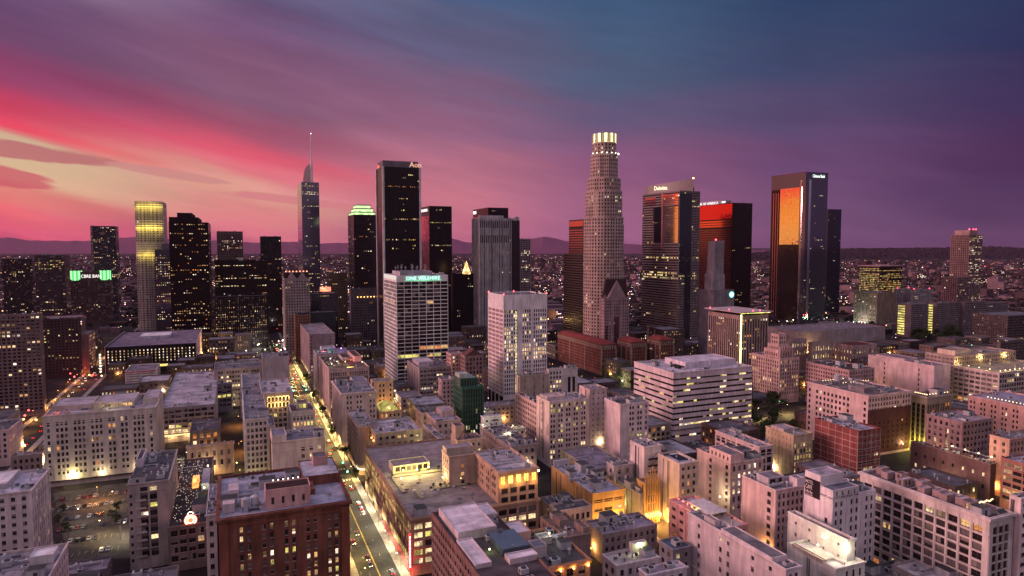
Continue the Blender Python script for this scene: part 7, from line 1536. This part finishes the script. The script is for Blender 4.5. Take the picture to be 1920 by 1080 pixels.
# streaked cloud noise laid out over the sky directions
cmb = n.new('ShaderNodeCombineXYZ'); l.new(M('MULTIPLY', az, 1.6), cmb.inputs[0]); l.new(M('MULTIPLY_ADD', az, 2.6, M('MULTIPLY', el, 12.)), cmb.inputs[1])
nz = n.new('ShaderNodeTexNoise'); nz.inputs['Scale'].default_value = 1.5; nz.inputs['Detail'].default_value = 6; nz.inputs['Roughness'].default_value = .5; nz.inputs['Distortion'].default_value = .5; l.new(cmb.outputs[0], nz.inputs['Vector'])
nc = M('SUBTRACT', nz.outputs[0], .5)
azc = M('MINIMUM', M('MAXIMUM', az, -.75), -.1)
e2 = M('ADD', M('ADD', el, M('MULTIPLY', M('ADD', azc, .655), .225)), M('MULTIPLY', nc, .065))
def ramp(keys, fac):
    r = n.new('ShaderNodeValToRGB'); r.color_ramp.interpolation = 'EASE'
    el_ = r.color_ramp.elements
    while len(el_) < len(keys): el_.new(.5)
    for e_, (p_, c) in zip(el_, keys): e_.position = p_; e_.color = (*s2l(c), 1)
    l.new(fac, r.inputs[0]); return r.outputs[0]
# each column: elevation tangent 0..1.25 mapped on 0..1
fac = M('MULTIPLY', M('ADD', e2, .05), .8, clamp=True)
def K(*a): return [(min(1, (t + .05) * .8), c) for t, c in a]
def T(y, x):  # pixel row -> shifted elevation of that column
    a = math.atan((x - 960) / F); t = (HOR - y) / F / sqrt(1 + ((x - 960) / F) ** 2) ; return t + .225 * (min(max(a, -.75), -.1) + .655)
def colm(x, rows, zen=(120, 115, 160)):
    k = [(T(y, x), c) for y, c in rows]; k.sort(); return K(*k, (1.1, zen))
ZEN = (188, 172, 204)
COLS = [
 (-3.1416, K((-.02, (120, 102, 108)), (.12, (162, 146, 150)), (.35, (202, 192, 196)), (1.1, (196, 180, 210)))),
 (-2.0, K((-.02, (190, 90, 100)), (.12, (225, 120, 120)), (.4, (215, 150, 165)), (1.1, (196, 180, 210)))),
 (-1.25, K((-.05, (245, 130, 40)), (-.01, (255, 172, 66)), (.038, (253, 152, 60)), (.062, (248, 92, 58)), (.12, (232, 66, 60)), (.3, (190, 84, 100)), (.6, (205, 165, 190)), (1.1, (192, 178, 208)))),
 (-.655, colm(0, [(470, (170, 60, 100)), (430, (232, 95, 120)), (385, (240, 110, 118)), (352, (228, 130, 120)), (330, (226, 186, 150)), (300, (222, 188, 152)), (262, (212, 182, 152)), (246, (224, 124, 122)), (230, (236, 74, 100)), (190, (200, 62, 92)), (130, (142, 66, 104)), (60, (112, 74, 110)), (0, (104, 74, 112)), (-220, (190, 176, 206))], ZEN)),
 (-.37, colm(475, [(470, (165, 72, 118)), (440, (226, 122, 134)), (400, (228, 138, 138)), (365, (222, 158, 140)), (335, (220, 152, 140)), (310, (222, 116, 126)), (290, (220, 90, 112)), (250, (160, 86, 112)), (190, (130, 90, 118)), (120, (128, 86, 116)), (60, (118, 84, 120)), (0, (100, 86, 122)), (-220, (190, 176, 206))], ZEN)),
 (-.1, colm(835, [(480, (150, 80, 122)), (440, (198, 112, 136)), (380, (204, 122, 138)), (310, (182, 112, 132)), (250, (150, 100, 130)), (170, (126, 94, 124)), (100, (98, 95, 128)), (50, (90, 97, 132)), (0, (76, 96, 134)), (-220, (185, 176, 210))], ZEN)),
 (.16, colm(1162, [(480, (140, 84, 126)), (440, (156, 98, 134)), (400, (156, 98, 132)), (310, (138, 88, 124)), (220, (98, 88, 122)), (150, (78, 92, 122)), (80, (72, 92, 124)), (0, (62, 88, 122)), (-220, (180, 174, 210))], ZEN)),
 (.42, colm(1518, [(480, (104, 74, 112)), (440, (110, 78, 116)), (380, (112, 78, 116)), (300, (104, 72, 112)), (200, (82, 72, 108)), (110, (60, 70, 104)), (0, (46, 66, 102)), (-220, (175, 170, 208))], ZEN)),
 (.66, colm(1920, [(480, (82, 62, 94)), (440, (84, 62, 96)), (380, (80, 56, 92)), (290, (76, 48, 88)), (180, (62, 50, 90)), (90, (48, 52, 92)), (0, (44, 58, 96)), (-220, (170, 168, 205))], ZEN)),
 (1.4, K((.0, (96, 72, 96)), (.2, (110, 90, 120)), (.6, (190, 176, 204)), (1.1, (190, 178, 208)))),
 (3.1416, K((.105, (120, 102, 108)), (.245, (162, 146, 150)), (.475, (202, 192, 196)), (1.1, (196, 180, 210)))),
]
azn = M('ADD', az, M('MULTIPLY', nc, .22))
cur = ramp(COLS[0][1], fac)
for i in range(1, len(COLS)):
    a, c = COLS[i - 1][0], COLS[i][0]
    mr = n.new('ShaderNodeMapRange'); mr.interpolation_type = 'SMOOTHSTEP'; mr.inputs[1].default_value = a; mr.inputs[2].default_value = c; l.new(azn, mr.inputs[0])
    mx = n.new('ShaderNodeMixRGB'); l.new(mr.outputs[0], mx.inputs[0]); l.new(cur, mx.inputs[1]); l.new(ramp(COLS[i][1], fac), mx.inputs[2]); cur = mx.outputs[0]
# soft streaks and three darker cloud banks in the sunset
mrs = n.new('ShaderNodeMapRange'); mrs.inputs[1].default_value = -.22; mrs.inputs[2].default_value = .22; mrs.inputs[3].default_value = .88; mrs.inputs[4].default_value = 1.10; l.new(nc, mrs.inputs[0])
mv = n.new('ShaderNodeVectorMath'); mv.operation = 'SCALE'; l.new(cur, mv.inputs[0]); l.new(mrs.outputs[0], mv.inputs['Scale']); cur = mv.outputs[0]
nz4 = n.new('ShaderNodeTexNoise'); nz4.inputs['Scale'].default_value = 4.2; nz4.inputs['Detail'].default_value = 7; nz4.inputs['Roughness'].default_value = .62; l.new(cmb.outputs[0], nz4.inputs['Vector'])
mr4 = n.new('ShaderNodeMapRange'); mr4.inputs[1].default_value = .3; mr4.inputs[2].default_value = .7; mr4.inputs[3].default_value = .93; mr4.inputs[4].default_value = 1.07; l.new(nz4.outputs[0], mr4.inputs[0])
mv4 = n.new('ShaderNodeVectorMath'); mv4.operation = 'SCALE'; l.new(cur, mv4.inputs[0]); l.new(mr4.outputs[0], mv4.inputs['Scale']); cur = mv4.outputs[0]
nz2 = n.new('ShaderNodeTexNoise'); nz2.inputs['Scale'].default_value = 9; nz2.inputs['Detail'].default_value = 5; l.new(cmb.outputs[0], nz2.inputs['Vector']); n2c = M('SUBTRACT', nz2.outputs[0], .5)
for ca, ct, ra, rt, sl, colr_ in ((-.655, (HOR - 276) / F * .79, .118, .0105, -.10, (186, 104, 110)), (-.665, (HOR - 328) / F * .79, .072, .0125, -.12, (204, 94, 106)), (-.47, (HOR - 322) / F * .86, .07, .006, -.13, (205, 140, 135)), (-.31, (HOR - 372) / F * .9, .09, .006, -.10, (214, 128, 134))):
    da = M('DIVIDE', M('SUBTRACT', az, ca), ra); dt = M('DIVIDE', M('SUBTRACT', el, M('MULTIPLY_ADD', M('SUBTRACT', az, ca), sl, ct)), rt)
    dd = M('ADD', M('ADD', M('MULTIPLY', da, da), M('MULTIPLY', dt, dt)), M('MULTIPLY', n2c, 1.6))
    mr = n.new('ShaderNodeMapRange'); mr.interpolation_type = 'SMOOTHSTEP'; mr.inputs[1].default_value = 1.25; mr.inputs[2].default_value = .75; mr.inputs[3].default_value = 0; mr.inputs[4].default_value = .85; l.new(dd, mr.inputs[0])
    mx = n.new('ShaderNodeMixRGB'); l.new(mr.outputs[0], mx.inputs[0]); l.new(cur, mx.inputs[1]); mx.inputs[2].default_value = (*s2l(colr_), 1); cur = mx.outputs[0]
# the physical twilight sky adds its own faint glow
sky = n.new('ShaderNodeTexSky'); sky.sky_type = 'NISHITA'; sky.sun_disc = False; sky.sun_elevation = radians(2.0); sky.sun_rotation = radians(-98)
sb = n.new('ShaderNodeVectorMath'); sb.operation = 'SCALE'; sb.inputs['Scale'].default_value = .0002; l.new(sky.outputs[0], sb.inputs[0])
ad = n.new('ShaderNodeVectorMath'); ad.operation = 'ADD'; l.new(cur, ad.inputs[0]); l.new(sb.outputs[0], ad.inputs[1])
l.new(ad.outputs[0], bg.inputs[0]); bg.inputs[1].default_value = 1.0
sun = bpy.data.lights.new('sun', 'SUN'); sun.energy = SUNE; sun.color = (1., .56, .53); sun.angle = radians(25)
so = link('sun', sun, None, (0, 0, 500)); dv_ = Vector((sin(radians(98)), -cos(radians(98)), -tan(radians(14)))); so.rotation_euler = dv_.to_track_quat('-Z', 'Y').to_euler()
if HAZE:
    b = MB(); b.box(-30000, 30000, -2000, 26000, -3, 700, bottom=True)
    m = bpy.data.materials.new('haze'); m.use_nodes = True; nn = m.node_tree.nodes; nn.remove(nn['Principled BSDF']); v = nn.new('ShaderNodeVolumePrincipled')
    v.inputs['Color'].default_value = (.9, .42, .7, 1); v.inputs['Density'].default_value = HAZE; v.inputs['Anisotropy'].default_value = .2
    m.node_tree.links.new(v.outputs[0], nn['Material Output'].inputs['Volume']); o = b.obj('haze', m); tag(o, kind='stuff')
# ------------------------------------------------------------------ camera and render
cam = bpy.data.cameras.new('camera'); cam.sensor_width = 36; cam.lens = F / 1920 * 36; cam.clip_start = 1; cam.clip_end = 120000
co = link('camera', cam, None, CAM); co.rotation_euler = (pi / 2 - PIT, 0, 0); SC.camera = co
SC.view_settings.view_transform = 'Standard'; SC.view_settings.look = 'None'; SC.view_settings.exposure = 0; SC.view_settings.gamma = 1
SC.cycles.use_denoising = True; SC.cycles.max_bounces = 4; SC.cycles.diffuse_bounces = 1; SC.cycles.glossy_bounces = 3; SC.cycles.volume_bounces = 0
SC.cycles.sample_clamp_indirect = 4; SC.cycles.sample_clamp_direct = 0; SC.cycles.caustics_reflective = False; SC.cycles.use_light_tree = True
